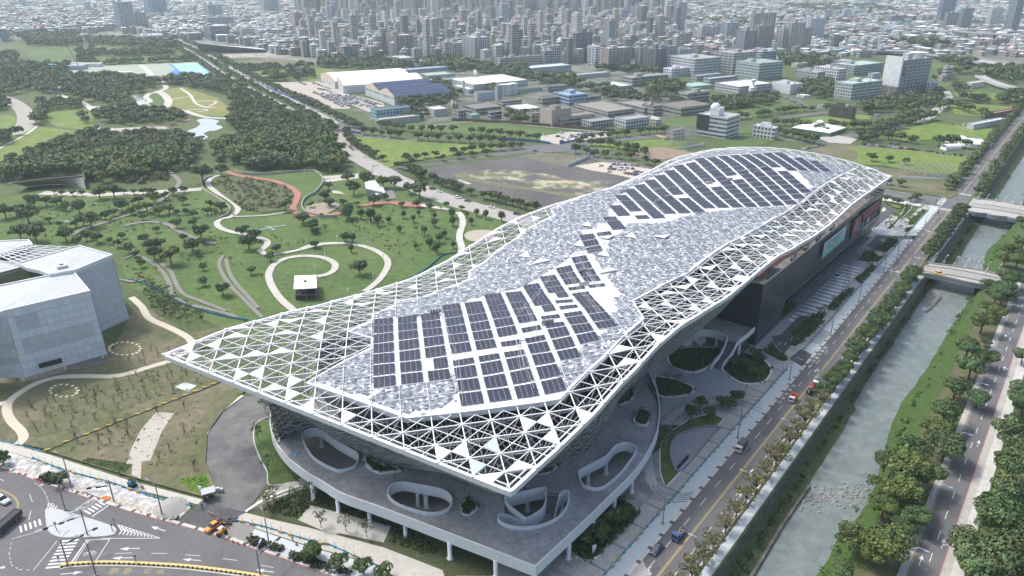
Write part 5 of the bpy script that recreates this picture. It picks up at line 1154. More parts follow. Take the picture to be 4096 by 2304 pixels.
LK4=[(240,545,4.5),(200,530,3),(330,545,3.5),(405,555,4),(470,585,3),(565,590,4.5),(715,485,4.5),(820,475,5),(895,480,2),(525,490,2),(590,490,2),(445,490,2),(390,480,2),(970,480,2),(1035,475,2.5),(1100,480,3),(1250,475,3),(1330,465,2.5),(875,580,4),(760,650,3),(820,630,2.5),(650,680,5),(600,690,3),(30,620,4.5),(190,640,6),(130,610,4),(250,780,5),(135,770,4.5),(350,685,2),(430,715,2),(540,710,2.8),(550,835,3),(470,790,4),(620,800,3),(700,815,3),(790,835,2),(850,855,2.5),(950,620,2.5),(1000,600,2.5),(1060,590,4),(1110,520,4),(1190,510,3),(1220,605,3),(1280,630,2),(1345,625,2.2),(1400,640,2.5),(1030,665,2),(1150,620,3),(1320,540,3),(1280,710,3),(1400,705,2.5),(1130,755,2),(1040,820,3),(1330,810,2.3),(1450,770,4.5),(1160,860,3),(1100,860,4),(930,890,3),(980,930,2),(1110,920,4),(1230,940,5),(1020,1000,2.3),(1125,1045,1.6),(1390,870,4),(1425,925,2),(1470,1025,2),(1465,1130,2.4),(1610,1185,3.2),(1370,985,1.5),(1320,945,1.5),(1780,740,2),(1750,765,3),(1850,790,3.5),(1800,840,4.5),(1695,660,1.5),(2190,675,3.6),(2260,730,3.3),(2280,765,2),(2090,875,1.6),(2160,860,1.3),(2280,865,2),(2000,890,2.6),(1875,935,1),(1955,950,2.6),(1820,1050,2.2),(1895,1100,1.5),(1670,980,1.8),(1750,1010,1),(2065,575,4),(2250,575,2.2),(2375,435,3),(2350,500,4),(2390,560,3),(2480,555,2.2),(2510,640,4),(2330,655,1.6),(2355,750,1.5),(2510,810,3),(1460,345,7),(1600,320,4.5),(1520,570,3),(1600,590,3.5),(960,555,2),(1000,540,3),(1500,620,2.5),(1560,640,2),(1600,830,1.5),(1640,830,1.5),(1480,840,2),(1550,880,1.4),(880,800,2),(960,745,1.5),(1170,720,1.5)]
LK5=[(345,560,4.5),(480,565,5),(385,630,5),(865,640,6.3),(600,590,4.5),(685,590,4.5),(790,635,4),(530,720,3.8),(620,700,2.5),(735,755,2),(845,750,2.6),(940,770,2.6),(1060,755,2.2),(580,775,1.5),(750,830,2.3),(640,870,2.2),(560,870,3.3),(510,835,3.8),(440,825,3),(350,800,4.3),(410,750,2),(315,740,2.2),(205,735,2.7),(175,695,3),(860,820,1.8),(820,860,2.2),(970,890,2.6),(975,840,2),(900,945,2.4),(1105,880,2.8),(1100,820,2.8),(1280,815,2.4),(1345,830,2.6),(1240,880,2.1),(1210,830,2),(1460,845,3.0),(1170,780,2),(720,935,2),(595,985,1.5),(650,1065,1.3),(530,1025,1.2),(838,1060,1.8),(710,1025,1.3),(805,995,1),(940,1040,3),(1010,1000,2.8),(1045,970,2.3),(990,1070,3),(1110,1050,2),(430,945,1.2),(465,940,1.2),(320,995,2.2),(380,1000,2.8),(370,1075,2.2),(430,1210,3.8),(360,1205,1.2),(105,1040,2.3),(105,945,2),(90,890,3),(25,850,3.3),(180,920,1.6),(155,840,1.5),(20,1030,1.5),(720,1110,1),(815,1160,1),(380,900,1),(145,1080,1),(490,600,3),(1020,790,1.5)]
def parklabel(x,y,fn,r,ti,yl):
 if fn is K4:where='beside the walled road' if y<530 else 'among the gravel tracks' if(y>850 and x<1700)else 'on the left park lawn' if x<900 else 'near the reed garden' if y<660 else 'beside the winding concrete path'
 else:where='beside the avenue in the park' if y<720 else 'on the lawn left of the round plaza' if x>600 else 'near the looping concrete path'
 return('yellowing ' if yl else 'dark ' if ti else 'green ')+('small' if r<2 else 'large' if r>3.8 else 'medium')+' tree standing '+where
for fn,lst in((K4,LK4),(K5,LK5)):
 for x,y,r in lst:
  col_=fn is K5 and 800<y<1110 and x>300 or(fn is K5 and(x,y)in{(350,800),(510,835)})
  yl=(x,y)in{(1230,940),(600,590),(1060,590),(1110,520),(390,480),(445,490),(1150,620)};dk=hsh(x,y)<.35
  proto=FIC if(col_ and r>1.7)else MID if r>1.9 else SAP
  plant(proto,at_crown(fn,x,y,r),r*(.78 if proto is FIC else .92),parklabel(x,y,fn,r,dk,yl),'tree',G3,(1.45,1.25,.7,1)if yl else(.72,.85,.8,1)if dk else TINT[hsh(y,x)>.5])
WOOD=[(K4,[(0,290),(150,245),(440,130),(640,40),(900,20),(1100,55),(1480,100),(1500,160),(1420,200),(1370,330),(1200,350),(1000,390),(870,420),(640,440),(610,370),(280,375),(60,410),(0,420)],7.0),(K4,[(1560,200),(1640,120),(1900,100),(2100,60),(2380,60),(2420,200),(2536,240),(2440,370),(2300,330),(2050,335),(1850,330),(1700,320),(1660,290),(1570,260)],7.0),(K1,[(1700,740),(1880,720),(2000,800),(2200,860),(2400,930),(2470,1020),(2440,1104),(1840,1130),(1700,1060),(1760,960),(1620,900),(1700,850)],7.5),(K1,[(690,810),(820,780),(1000,790),(1100,820),(1300,830),(1400,860),(1270,920),(1100,930),(900,930),(760,930),(700,880)],7.5),(K1,[(-60,520),(230,545),(500,570),(700,565),(960,575),(1180,600),(1180,650),(1060,690),(960,690),(950,750),(880,770),(640,750),(560,725),(430,690),(240,680),(-60,720)],8.5),(K1,[(1200,580),(1500,570),(1700,600),(1870,690),(1700,720),(1640,690),(1330,640),(1230,640)],8.5),(K1,[(-60,470),(120,480),(500,490),(480,560),(0,540)],9),(K1,[(270,770),(560,745),(640,790),(330,820)],8),(K1,[(-60,740),(90,760),(60,830),(-60,830)],8),(K1,[(250,850),(330,820),(350,900),(260,930)],8),(K1,[(560,880),(660,880),(640,930),(560,930)],8),(K1,[(-60,1010),(150,990),(90,1040),(-60,1104)],8),(K1,[(660,390),(1100,375),(1280,385),(1300,410),(1000,415),(690,420)],9),(K1,[(-60,400),(130,400),(120,480),(-60,470)],9),(K1,[(680,475),(1400,440),(1440,452),(1250,462),(690,485)],8),(K1,[(560,350),(600,350),(650,470),(590,475)],8),(K1,[(640,355),(680,350),(700,470),(660,470)],8),(K1,[(180,270),(560,250),(620,300),(560,340),(200,340)],10),(K1,[(640,290),(1280,310),(1330,370),(660,330)],10),(K1,[(1690,500),(2180,495),(2290,480),(2300,510),(1800,530)],8),(K1,[(1900,560),(2280,540),(2330,590),(1960,605)],9),(K1,[(1600,450),(1720,470),(1700,490),(1640,480)],9),(K2,[(-40,450),(430,455),(660,490),(800,430),(870,410),(1070,470),(1270,510),(1480,500),(1500,560),(1900,600),(1900,690),(1650,640),(1500,600),(1200,560),(1050,530),(700,515),(400,520),(-40,500)],10),(K2,[(760,610),(900,630),(1000,700),(900,790),(840,790),(800,690)],9),(K2,[(520,730),(840,720),(880,780),(700,790),(560,790)],9),(K2,[(1180,650),(1270,660),(1260,700),(1180,690)],9),(K2,[(1900,640),(2100,660),(2200,700),(2500,690),(2576,730),(2400,760),(2100,740),(1950,700)],9),(K2,[(1330,820),(1400,810),(1510,890),(1480,920),(1350,900)],8),(K2,[(550,830),(780,800),(760,870),(700,900),(590,870)],8),(K2,[(1950,440),(2200,500),(2500,530),(2450,560),(2000,520)],10),(K3,[(1050,580),(1250,560),(1265,640),(1220,690),(1050,660)],8),(K3,[(420,700),(600,690),(880,655),(890,710),(700,745),(420,765)],8),(K3,[(-20,590),(150,570),(250,600),(200,650),(-20,640)],9),(K3,[(80,690),(200,690),(230,730),(100,740)],8),(K3,[(1400,745),(1600,700),(2000,640),(2040,680),(1960,740),(1800,770),(1500,785)],8),(K3,[(890,400),(1250,405),(1300,440),(1200,470),(900,450)],10),(K3,[(1930,395),(2250,440),(2150,470),(1980,420)],10),(K3,[(2260,480),(2576,480),(2576,560),(2500,580),(2290,530)],10),(K3,[(2060,600),(2200,590),(2170,640),(2060,640)],9),(K3,[(2100,680),(2400,690),(2560,640),(2576,740),(2500,720),(2200,710)],9),(K3,[(2100,480),(2260,510),(2200,520),(2090,510)],10),(K3,[(930,50),(1500,50),(1750,95),(1300,95),(1000,80)],14),(K3,[(900,190),(700,190),(560,170),(600,180)],12),(K3,[(1600,300),(1900,300),(2100,330),(1800,325)],13),(K3,[(250,150),(640,140),(660,165),(300,170)],13),(K3,[(1940,540),(2080,500),(2100,520),(1960,560)],9)]
PNDS=[map_(K1,q)for q in([(1430,870),(1640,880),(1660,930),(1540,1015),(1450,1035),(1360,980)],[(950,690),(1080,710),(1130,815),(1040,815),(990,770)],[(640,770),(760,780),(760,830),(670,840)],[(690,925),(860,940),(1200,925),(1240,945),(840,1000)],[(1380,800),(1690,850),(1690,890),(1380,860)],[(1060,670),(1240,640),(1260,800),(1060,780)])]
pts=[]
rw=random.Random(9)
for wi,(fn,P,sp_)in enumerate(WOOD):
 W_=map_(fn,P);xs=[p[0]for p in W_];ys=[p[1]for p in W_];nx=int((max(xs)-min(xs))/sp_)+1;ny=int((max(ys)-min(ys))/sp_)+1
 for i in range(nx):
  for j in range(ny):
   x=min(xs)+(i+.5*(j%2)+rw.uniform(-.3,.3))*sp_;y=min(ys)+(j+rw.uniform(-.3,.3))*sp_
   if inpoly(x,y,W_)and rw.random()<(.93 if wi<2 else .76):
    u,v=PX(x,y,4)
    if-120<u<4216 and v>-20:pts.append((math.hypot(x,y),x,y,sp_*rw.uniform(.40,.78),wi))if not any(inpoly(x,y-e,Q)for Q in PNDS for e in(-4,3,10))else 0
pts.sort();print('wood trees',len(pts))
fm=MB();fmesh=[FAR[i][1][1][0].data for i in range(4)]
fdat=[([tuple(v.co)for v in me.vertices],[tuple(p.vertices)for p in me.polygons],[tuple(me.color_attributes['Col'].data[p.loop_start].color[:3])for p in me.polygons])for me in fmesh]
def addfar(fm,x,y,r,step,rnd):
 vs,fs,cs=fdat[rnd.randrange(4)];a=rnd.uniform(0,6.28);ca,sa=math.cos(a),math.sin(a);k=rnd.uniform(.8,1.6);kg=rnd.uniform(.8,1.25)
 for i in range(rnd.randrange(step),len(fs),step):
  f=fs[i];e=1.0+.35*(step-1);c=[sum(vs[t][q]for t in f)/4 for q in range(3)];base_=len(fm.v)
  for t in f:
   q=[c[n]+(vs[t][n]-c[n])*e for n in range(3)];fm.v.append((x+(ca*q[0]-sa*q[1])*r,y+(sa*q[0]+ca*q[1])*r,q[2]*r*.95))
  col=cs[i];fm.col=(col[0]*k*kg,col[1]*k,col[2]*k);fm.face((base_,base_+1,base_+2,base_+3))
for i,(d_,x,y,r,wi)in enumerate(pts):
 if i<290:
  lb={0:'dark green tree in the dense wood above the concrete underpass wall',1:'dark green tree in the dense wood above the red path',2:'leafy tree in the wood between the pond and the avenue',3:'leafy tree in the wood beside the pond'}.get(wi,'leafy tree in the woodland on the left of the park')
  plant(FAR,(x,y,0),r,lb,'tree','trees of the dense park woods',rt.choice([(.8,.95,.9,1),(.62,.8,.75,1),(1,1.1,.85,1),(1.35,1.2,.8,1),(.85,.95,1,1),(1.25,1.0,.7,1),(1.15,1.35,.8,1)]))
 else:addfar(fm,x,y,r,1 if d_<700 else 2 if d_<1100 else 4,rw)
far=fm.build('distant_trees',[LEAF]);tag(far,'distant woods and tree belts beyond the park and round the campus','woodland',None,'stuff')
ROWS=[(K5,[(700,495),(800,520),(870,560),(1000,610),(1200,680),(1450,745),(1720,815)],6.0,3.0,'tree in the row between the avenue and the dark gravel lot',MID),(K5,[(330,240),(350,290),(400,340),(450,370),(530,420),(615,450)],6,3.2,'tree in the row between the avenue and the bright meadow',MID),(K5,[(470,250),(700,275),(900,295),(1200,310),(1460,325)],9,3.4,'tree in the row along the near side of the curved street',MID),(K5,[(520,195),(650,210),(780,228),(960,238),(1200,245),(1450,270),(1740,300)],9,3.6,'tree in the row below the campus field',MID),(K5,[(770,445),(950,420),(1100,400),(1270,380),(1450,365),(1640,350)],8,3,'tree in the row above the side street by the gravel lot',MID),(K5,[(820,470),(1050,440),(1200,420),(1400,395)],12,2.8,'tree in the median of the side street by the gravel lot',MID),(K5,[(2060,295),(2300,270),(2536,245),(2700,235)],8,3.2,'tree in the row beside the far car park',FAR),(K5,[(2030,330),(2250,345),(2536,395)],8,3,'tree in the row above the meadow behind the roof',FAR),(K5,[(2000,385),(2200,420),(2420,440),(2600,500)],9,3.2,'tree in the row above the small car park behind the roof',MID),(K6,[(10,190),(150,200),(300,215)],7,3,'tree in the row beside the bare brown plot',MID),(K3,[(620,825),(800,800),(1000,770),(1230,765)],8,3.4,'tree in the row above the white house',FAR),(K3,[(860,865),(1000,870),(1120,905),(1220,930)],8,3.6,'tree in the row beside the square pavilion',FAR),(K3,[(880,930),(1000,960),(1100,985),(1200,1000)],8,4,'tree in the clump behind the crest of the roof',MID),(K3,[(1260,890),(1400,890),(1550,900),(1700,850),(1870,800)],9,4,'tree in the row crossing the right fields',FAR),(K3,[(1430,960),(1550,920),(1750,870),(1950,820)],9,3.8,'tree along the car-lined street in the right fields',FAR),(K3,[(1470,985),(1600,960),(1780,985),(1900,1000),(2100,1010),(2250,1040)],10,3.6,'tree in the row above the bright field at right',FAR),(K6,[(1590,235),(1670,240),(1750,245),(1830,260)],12,3.4,'round tree at the lower edge of the bright right field',MID),(K6,[(1680,385),(1740,395),(1800,400)],10,3,'tree beside the brown plot right of the building',MID),(K3,[(2000,760),(2080,740),(2250,800),(2350,840)],12,4.5,'tree around the far right fields',FAR),(K3,[(2080,1010),(2130,1000),(2180,1020)],10,5,'tree in front of the round white tent',FAR)]
for fn,pl,sp_,r,lb,pr in ROWS:
 for P,a in resample(smooth(map_(fn,pl),4),sp_):
  if hsh(P[0],P[1])<.08:continue
  plant(pr,(P[0]+rt.uniform(-1,1),P[1]+rt.uniform(-1,1),0),r*rt.uniform(.8,1.15),lb,'tree','street trees in rows',rt.choice([(.85,.92,.85,1),(.75,.85,.75,1),(1.1,.95,.8,1),(1.0,.9,.8,1)]))
b=MB()
for w_ in(65.5,49.6,66.5,12,3):
 for s in range(552,1400,9):
  P=L(s+rw.uniform(-2,2),w_+rw.uniform(-1,1));
  if PX(*P)[0]<4300:addfar(b,P[0],P[1],3.6*rw.uniform(.8,1.2),1 if s<900 else 2,rw)
for off in(0,15.5,-15.5,20,-20):
 for P,a in resample(offset(avm,off),9.5):
  addfar(b,P[0]+rw.uniform(-1.5,1.5),P[1]+rw.uniform(-1.5,1.5),3.9*rw.uniform(.75,1.15),2,rw)
tag(b.build('avenue_trees',[LEAF]),'tree belts lining the long avenue and the far riverside road','trees',None,'stuff')
G5='newly planted saplings on tripod stakes'
def scatter(fn,poly,sp_,rnd):
 W_=map_(fn,poly);xs=[p[0]for p in W_];ys=[p[1]for p in W_];out=[]
 for i in range(int((max(xs)-min(xs))/sp_)+1):
  for j in range(int((max(ys)-min(ys))/sp_)+1):
   x=min(xs)+(i+rnd.uniform(-.35,.35))*sp_;y=min(ys)+(j+rnd.uniform(-.35,.35))*sp_
   if inpoly(x,y,W_):out.append((x,y,0))
 return out
for fn,poly,sp_,lb,r,pr in((K7,[(140,560),(330,480),(600,425),(900,345),(1150,430),(820,520),(560,620),(280,710),(140,700)],4.6,'small staked sapling on the thin lawn in front of the museum',1.25,BARE),(K7,[(620,310),(820,260),(990,250),(900,310),(780,345),(640,370)],4.6,'small staked sapling beside the beige path near the museum',1.3,BARE),(K7,[(300,760),(640,650),(1040,520),(1060,560),(780,640),(640,800),(420,830)],6.2,'tall staked sapling on the strip below the yellow barriers',2.0,BARE),(K7,[(760,860),(850,700),(1000,620),(1060,640),(1050,900),(900,960),(760,930)],8,'tall staked sapling on the lawn beside the granite path',2.1,BARE),(K8,[(40,1085),(120,1050),(300,980),(420,1010),(300,1080),(100,1110)],4.5,'thin young tree under the left corner of the podium',2.4,SAP),(K8,[(440,1050),(620,1100),(740,1150),(760,1180),(600,1160),(450,1120)],4,'thin young tree in the garden in front of the podium',2.4,SAP),(K4,[(1020,1160),(1180,1210),(1330,1330),(1500,1400),(1450,1449),(1200,1400),(1060,1250)],4.2,'slender young tree in the thicket beside the blue site fence',1.9,SAP),(K4,[(1180,1080),(1500,1290),(1440,1100),(1600,1250)],9,'small young tree on the lawn between the gravel tracks',1.2,SAP)):
 for P in scatter(fn,poly,sp_,rt):plant(pr,P,r*rt.uniform(.8,1.15),lb,'sapling',G5,rt.choice([(1,1,1,1),(.85,.95,.8,1),(1.2,1.1,.9,1)]))
for fn,l,lb,r in((K8,[(330,1330),(465,1375),(590,1400),(700,1430)],'round dark street tree on the near pavement',2.2),(K7,[(1635,1320),(10,830),(315,935)],'round dark street tree on the near pavement',2.2),(K8,[(370,1160),(500,1180),(610,1210)],'thin bare tree standing on the granite slab',2.2),(K7,[(1390,560),(1350,700),(1405,860)],'thin bare tree beside the forecourt drive',2.4),(K9,[(1545,830),(1640,700),(1745,760),(1650,870),(1700,930),(1780,800)],'spreading young tree in the round planting bed',2.2),(K9,[(885,1000),(1000,1010),(1155,700)],'thin young tree in the white-rimmed beds',1.8),(K9,[(1130,1330),(1210,1230),(1420,1230),(1500,1230),(1565,1170),(1300,1330)],'young tree on the crescent lawn beside the steps',2.2),(K20,[(1100,1230),(1180,1170),(1230,1120),(1290,1070),(1380,1010),(1440,980),(1560,880),(1640,830)],'bushy young tree in the beds beside the basement ramp',1.8),(K15,[(320,230),(350,190),(360,225),(390,160),(420,180),(450,100),(470,130),(490,90),(430,120),(440,200)],'dark young tree in the strip nearest the banner wall',1.6),(K15,[(500,200),(530,180),(560,150),(600,95),(640,80),(580,110),(510,150),(480,230),(430,260)],'dark young tree in the middle strip of the far forecourt',1.5),(K15,[(320,25),(375,40),(420,50),(515,30),(550,20),(570,5)],'dark tree at the corner below the cross street',2.2),(K15,[(190,545),(215,530),(210,470),(300,460),(335,380),(380,350)],'leafy tree in the beds beside the service lane',1.7),(K13,[(840,1090),(740,1040),(930,970),(1000,940),(680,1130)],'slender tree in the dark bed under the podium edge',2.2),(K10,[(500,740),(240,980)],'slender tree in the dark bed under the podium edge',2.0)):
 for x,y in l:plant(SAP if r<2.15 or 'thin' in lb else MID,at_crown(fn,x,y,r),r,lb,'tree','young trees round the convention centre',rt.choice([(1,1,.9,1),(.8,.95,.75,1)]))
def tuftfield(name,label,fn_pts,n,h,r,col,seed,leaf=16,cat='plants'):
 rnd=random.Random(seed);b=MB();W_=fn_pts;xs=[p[0]for p in W_];ys=[p[1]for p in W_];z0=W_[0][2];c=0;tries=0
 while c<n and tries<n*30:
  tries+=1;x=rnd.uniform(min(xs),max(xs));y=rnd.uniform(min(ys),max(ys))
  if not inpoly(x,y,W_):continue
  c+=1;s=rnd.uniform(.6,1.3);leaves(b,rnd,(x,y,z0+h*s*.45),r*s,leaf,r*.42*s,h/r/1.5,tuple(q*rnd.uniform(.7,1.35)for q in col),.3)
 return tag(b.build(name,[LEAF]),label,cat,None,'stuff')
tuftfield('reed_tufts','pale feathery reed tufts filling the garden inside the red path',map_(K4,[(1570,400),(1700,390),(1850,395),(2080,450),(2130,500),(2110,570),(2040,600),(1900,635),(1750,610),(1640,500)]),230,1.7,1.1,(.165,.155,.085),1,26)
tuftfield('reed_tufts','pale feathery reed tufts on the slope above the walled road',map_(K4,[(880,370),(1000,350),(1200,360),(1220,400),(1000,430),(880,420)]),60,2.4,2.0,(.13,.13,.07),2,30)
for k_,(fn_,pl_)in enumerate(((K4,[(200,700),(1000,640),(1500,760),(1700,900),(1500,1000),(900,850),(300,830)]),(K4,[(100,560),(1400,500),(1500,640),(700,760),(60,700)]),(K5,[(100,720),(1000,800),(1100,1050),(700,1130),(300,950)]),(K4,[(900,1000),(1200,1150),(1500,1400),(1150,1400)]),(K7,[(140,560),(900,345),(1150,430),(280,710)]),(K7,[(300,780),(1060,530),(1050,900),(760,900)]))):tuftfield('lawn_shrubs','low bushes and weed tufts dotted over the park lawns',map_(fn_,pl_),150,.5,.7,(.045,.075,.025),80+k_,12)
tuftfield('bank_grass','bright green tall grass along the east water edge',[L(s,w_,-3.6)for s,w_ in((60,25.0),(1000,24),(1000,26.5),(60,27.2))],1500,1.0,1.0,(.06,.12,.03),3,14)
tuftfield('bank_weeds','dark weeds along the foot of the stone river wall',[L(s,w_,-4.9)for s,w_ in((60,42.0),(280,44.0),(520,42.4),(520,45.0),(60,45.2))],1100,.9,.9,(.045,.075,.02),4,16)
for k,(key,n,c,h,r)in enumerate((('a',120,(.035,.06,.016),.5,.6),('b',150,(.04,.075,.018),.5,.6),('c',60,(.04,.07,.02),.4,.5),('e',420,(.03,.06,.015),1.0,.9),('f',200,(.055,.10,.025),1.0,.9),('g',50,(.05,.10,.02),.8,.7),('h',120,(.05,.09,.02),1.3,.9),('i',130,(.05,.09,.02),1.2,.9),('j',60,(.035,.05,.02),.8,.9),('k',60,(.035,.05,.02),.9,.9))):
 P=[(p[0],p[1],.35)for p in PLANT[key]];tuftfield('bed_shrubs',['dense dark shrubs','low green shrubs'][k%2]+' filling planting bed by the convention centre',P,n,h,r,c,10+k,14)
for k,key in enumerate([q for q in PLANT if len(q)>1]):
 P=PLANT[key];z=P[0][2];tuftfield('bed_shrubs','low clipped greenery growing in a planter of the centre',[(p[0],p[1],z-.1 if z>1 else .3)for p in P],70,.5,.5,(.04,.08,.02),40+k,12)
tuftfield('hedge','clipped dark hedge along the near pavement',map_(K8,[(0,1250),(60,1262),(160,1295),(170,1320),(60,1300),(0,1280)]),60,1.0,.8,(.05,.055,.025),70,18);tuftfield('hedge','clipped dark hedge by the small street trees',map_(K8,[(215,1330),(300,1350),(370,1385),(520,1425),(520,1449),(350,1410),(220,1360)]),80,1.0,.8,(.04,.055,.022),71,18)
tuftfield('hedge','overgrown dark bush on the dusty pavement strip',map_(K26,[(530,390),(620,400),(720,430),(730,470),(620,450),(530,420)]),40,1.6,1.1,(.05,.06,.022),72,22)
tuftfield('ground_plants','lime green ground cover beside the site entrance sign',map_(K7,[(935,952),(1080,928),(1105,985),(1040,1025),(990,985)]),220,.5,.6,(.10,.19,.02),73,10)
tuftfield('ground_plants','mixed shrubs growing in the garden under the podium',map_(K8,[(60,1100),(320,980),(600,1090),(800,1180),(900,1250),(980,1330),(900,1330),(740,1270),(740,1190),(500,1120),(320,1075),(250,1150),(100,1110)]),420,.6,.7,(.05,.075,.022),74,12)
tuftfield('ground_plants','dark green ground cover beside the granite path',map_(K7,[(430,850),(470,838),(640,860),(690,868),(650,910),(560,885)]),150,.5,.6,(.05,.085,.02),75,10)
tuftfield('crescent_shrubs','pale grey green shrubs along the top of the crescent lawn',map_(K10,[(820,260),(860,130),(1000,30),(1150,-30),(1100,20),(950,90),(880,170)]),150,.5,.6,(.16,.17,.12),76,12)
rs=random.Random(8);b=MB();
def stone(b,P,r):
 n=6;a0=rs.uniform(0,6);P=Vector(P);ring_=[P+Vector((r*rs.uniform(.7,1.2)*math.cos(a0+i*6.283/n),r*rs.uniform(.6,1)*math.sin(a0+i*6.283/n),0))for i in range(n)];top=[p.lerp(P,.45)+Vector((0,0,r*.5))for p in ring_]
 k=len(b.v);b.v+=[tuple(p)for p in ring_+top]
 for i in range(n):j=(i+1)%n;b.face((k+i,k+j,k+n+j,k+n+i))
 b.face(tuple(range(k+n,k+2*n)))
for _ in range(900):
 s=rs.uniform(110,560);e=riverE(s);t=rs.random();w_=e+(42-e)*(t*t if rs.random()<.5 else 1-t*t*.5 if t<.5 else t);stone(b,L(s,w_,-6.05),rs.uniform(.12,.42))
for _ in range(160):s=rs.gauss(196,5);w_=rs.uniform(27,41);stone(b,L(s+(w_-34)*-.9,w_,-6.05),rs.uniform(.2,.9))
for _ in range(120):s=rs.uniform(365,378);w_=rs.uniform(38,45);stone(b,L(s,w_,-6.0),rs.uniform(.3,.9))
for _ in range(60):s=435+rs.gauss(0,1.2);w_=rs.uniform(27,42);stone(b,L(s,w_,-6.0),rs.uniform(.5,1.0))
tag(b.build('river_stones',mat('river_stone',(.25,.25,.24),var=.4,scale=2)),'scattered pale stones lying in the shallow river','stones',None,'stuff')
b=MB();b.wall([L(110,41.2),L(150,40.9),L(176,41.4),L(196,41.0)],.8,-6.4,-5.3);b.wall([L(372,37.5),L(356,38.6),L(350,39.6)],.9,-6.4,-5.5);tag(b.build('training_wall',STONE),'low concrete wall standing in the river beside the weedy bank','wall')
# ================================================================ MUSEUM (left)
MUS=mat('museum_louvre',(1,1,1),rough=.5,attr=True,var=.06,scale=.3);MROOF=mat('museum_roof',(.42,.45,.47),rough=.6,var=.08,scale=.4,col2=(.36,.39,.40),sharp=.3);MTRIM=mat('museum_trim',(.70,.71,.72))
mus=empty('museum',(0,0,0),0,'pale grey museum of tilted louvred blocks standing at the left edge','museum')
def mwall(A,B,C_,D_,nu,nv,col,seed,bow=0.0,dark=()):
 """A,B bottom; D_,C_ top (above A,B) - a tilted wall laid with panels"""
 A,B,C_,D_=map(Vector,(A,B,C_,D_));b=MB();n=(B-A).cross(D_-A).normalized();rn_=random.Random(seed)
 def pt(u,v):
  p=(A.lerp(B,u)).lerp(D_.lerp(C_,u),v);return p+n*bow*4*v*(1-v)*.5
 for i in range(nu):
  for j in range(nv):
   g=.012;u0,u1,v0,v1=(i+g*2)/nu,(i+1-g*2)/nu,(j+g*3)/nv,(j+1-g*3)/nv
   k=rn_.uniform(.95,1.05);c=(col[0]*k,col[1]*k,col[2]*k)
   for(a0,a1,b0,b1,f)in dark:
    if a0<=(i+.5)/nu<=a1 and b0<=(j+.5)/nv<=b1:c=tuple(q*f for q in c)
   b.col=c;b.poly([tuple(pt(u0,v0)),tuple(pt(u1,v0)),tuple(pt(u1,v1)),tuple(pt(u0,v1))])
 b.build('louvred_wall',[MUS],mus)
 b=MB();
 for j in range(nv):
  for i in range(nu):b.poly([tuple(pt(i/nu,j/nv)-n*.08),tuple(pt((i+1)/nu,j/nv)-n*.08),tuple(pt((i+1)/nu,(j+1)/nv)-n*.08),tuple(pt(i/nu,(j+1)/nv)-n*.08)])
 b.build('wall_backing',mat('museum_joint',(.46,.48,.50)),mus)
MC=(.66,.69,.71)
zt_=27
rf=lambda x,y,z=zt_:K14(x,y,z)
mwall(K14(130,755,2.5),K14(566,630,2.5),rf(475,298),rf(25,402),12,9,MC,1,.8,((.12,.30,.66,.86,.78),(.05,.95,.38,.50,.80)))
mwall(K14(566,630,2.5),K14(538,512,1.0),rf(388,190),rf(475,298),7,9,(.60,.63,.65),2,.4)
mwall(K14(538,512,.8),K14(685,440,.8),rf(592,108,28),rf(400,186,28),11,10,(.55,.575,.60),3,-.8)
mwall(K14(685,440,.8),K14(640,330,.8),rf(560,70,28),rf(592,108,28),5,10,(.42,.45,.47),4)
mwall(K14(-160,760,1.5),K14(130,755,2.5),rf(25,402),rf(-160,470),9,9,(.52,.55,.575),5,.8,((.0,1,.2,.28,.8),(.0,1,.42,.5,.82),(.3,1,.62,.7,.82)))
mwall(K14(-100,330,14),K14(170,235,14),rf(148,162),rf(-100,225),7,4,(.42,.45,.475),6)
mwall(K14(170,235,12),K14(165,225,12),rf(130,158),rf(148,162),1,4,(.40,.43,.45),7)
def slabroof(pts,z,label,peak=None,h=.9):
 P=[rf(x,y,z)for x,y in pts];b=MB();cx=peak or(sum(p[0]for p in pts)/len(pts),sum(p[1]for p in pts)/len(pts));Cc=rf(cx[0],cx[1],z+h)
 n_=len(P)
 for i in range(n_):b.poly([P[i],P[(i+1)%n_],Cc])
 b.build('roof',MROOF,mus);b=MB();b.wall(P,.55,z-1.0,z+.45,True);b.build('roof_trim',MTRIM,mus)
slabroof([(25,402),(475,298),(432,250),(402,215),(388,190),(-10,272),(-200,320),(-160,470)],zt_,'',(200,285))
slabroof([(95,152),(420,58),(592,108),(400,186),(265,210),(210,190),(150,178)],28,'',(330,128))
slabroof([(-120,130),(0,142),(80,150),(148,162),(-100,228)],26,'',(10,170));slabroof([(-120,40),(0,35),(150,28),(172,52),(-20,115),(-140,150)],27,'',(30,60))
b=MB();P=K14(325,158,29.2);b.box((P[0],P[1],28.4),(3.6,3.2,.9),R(40));b.build('roof_hatch',MTRIM,mus);b=MB();b.box((P[0],P[1],29.31),(1.5,1.1,.2),R(40));b.build('roof_hatch_opening',mat('void_black'),mus)
b=MB()
for i in range(9):
 t=i/8;b.bar(rf(130-145*t,52+50*t,28),rf(395-300*t,66+86*t,28),.22)
for i in range(5):
 t=i/4;b.bar(rf(135+250*t,52+15*t,28),rf(-20+120*t,105+45*t,28),.28)
b.build('roof_pergola',MTRIM,mus)
b=MB();b.tess([[rf(130,50,26),rf(395,64,26),rf(100,150,26),rf(-20,105,26)]],24.5);b.build('courtyard_floor',mat('courtyard',(.22,.215,.20),var=.2),mus)
b=MB();q_=[K14(165,235,13),K14(240,215,13),rf(262,208,27),rf(150,180,27)];b.col=(.10,.16,.17);b.poly(q_);b.build('glazed_gap',facade('green_glazing',3,2,.9,.9,(.035,.07,.075)),mus)
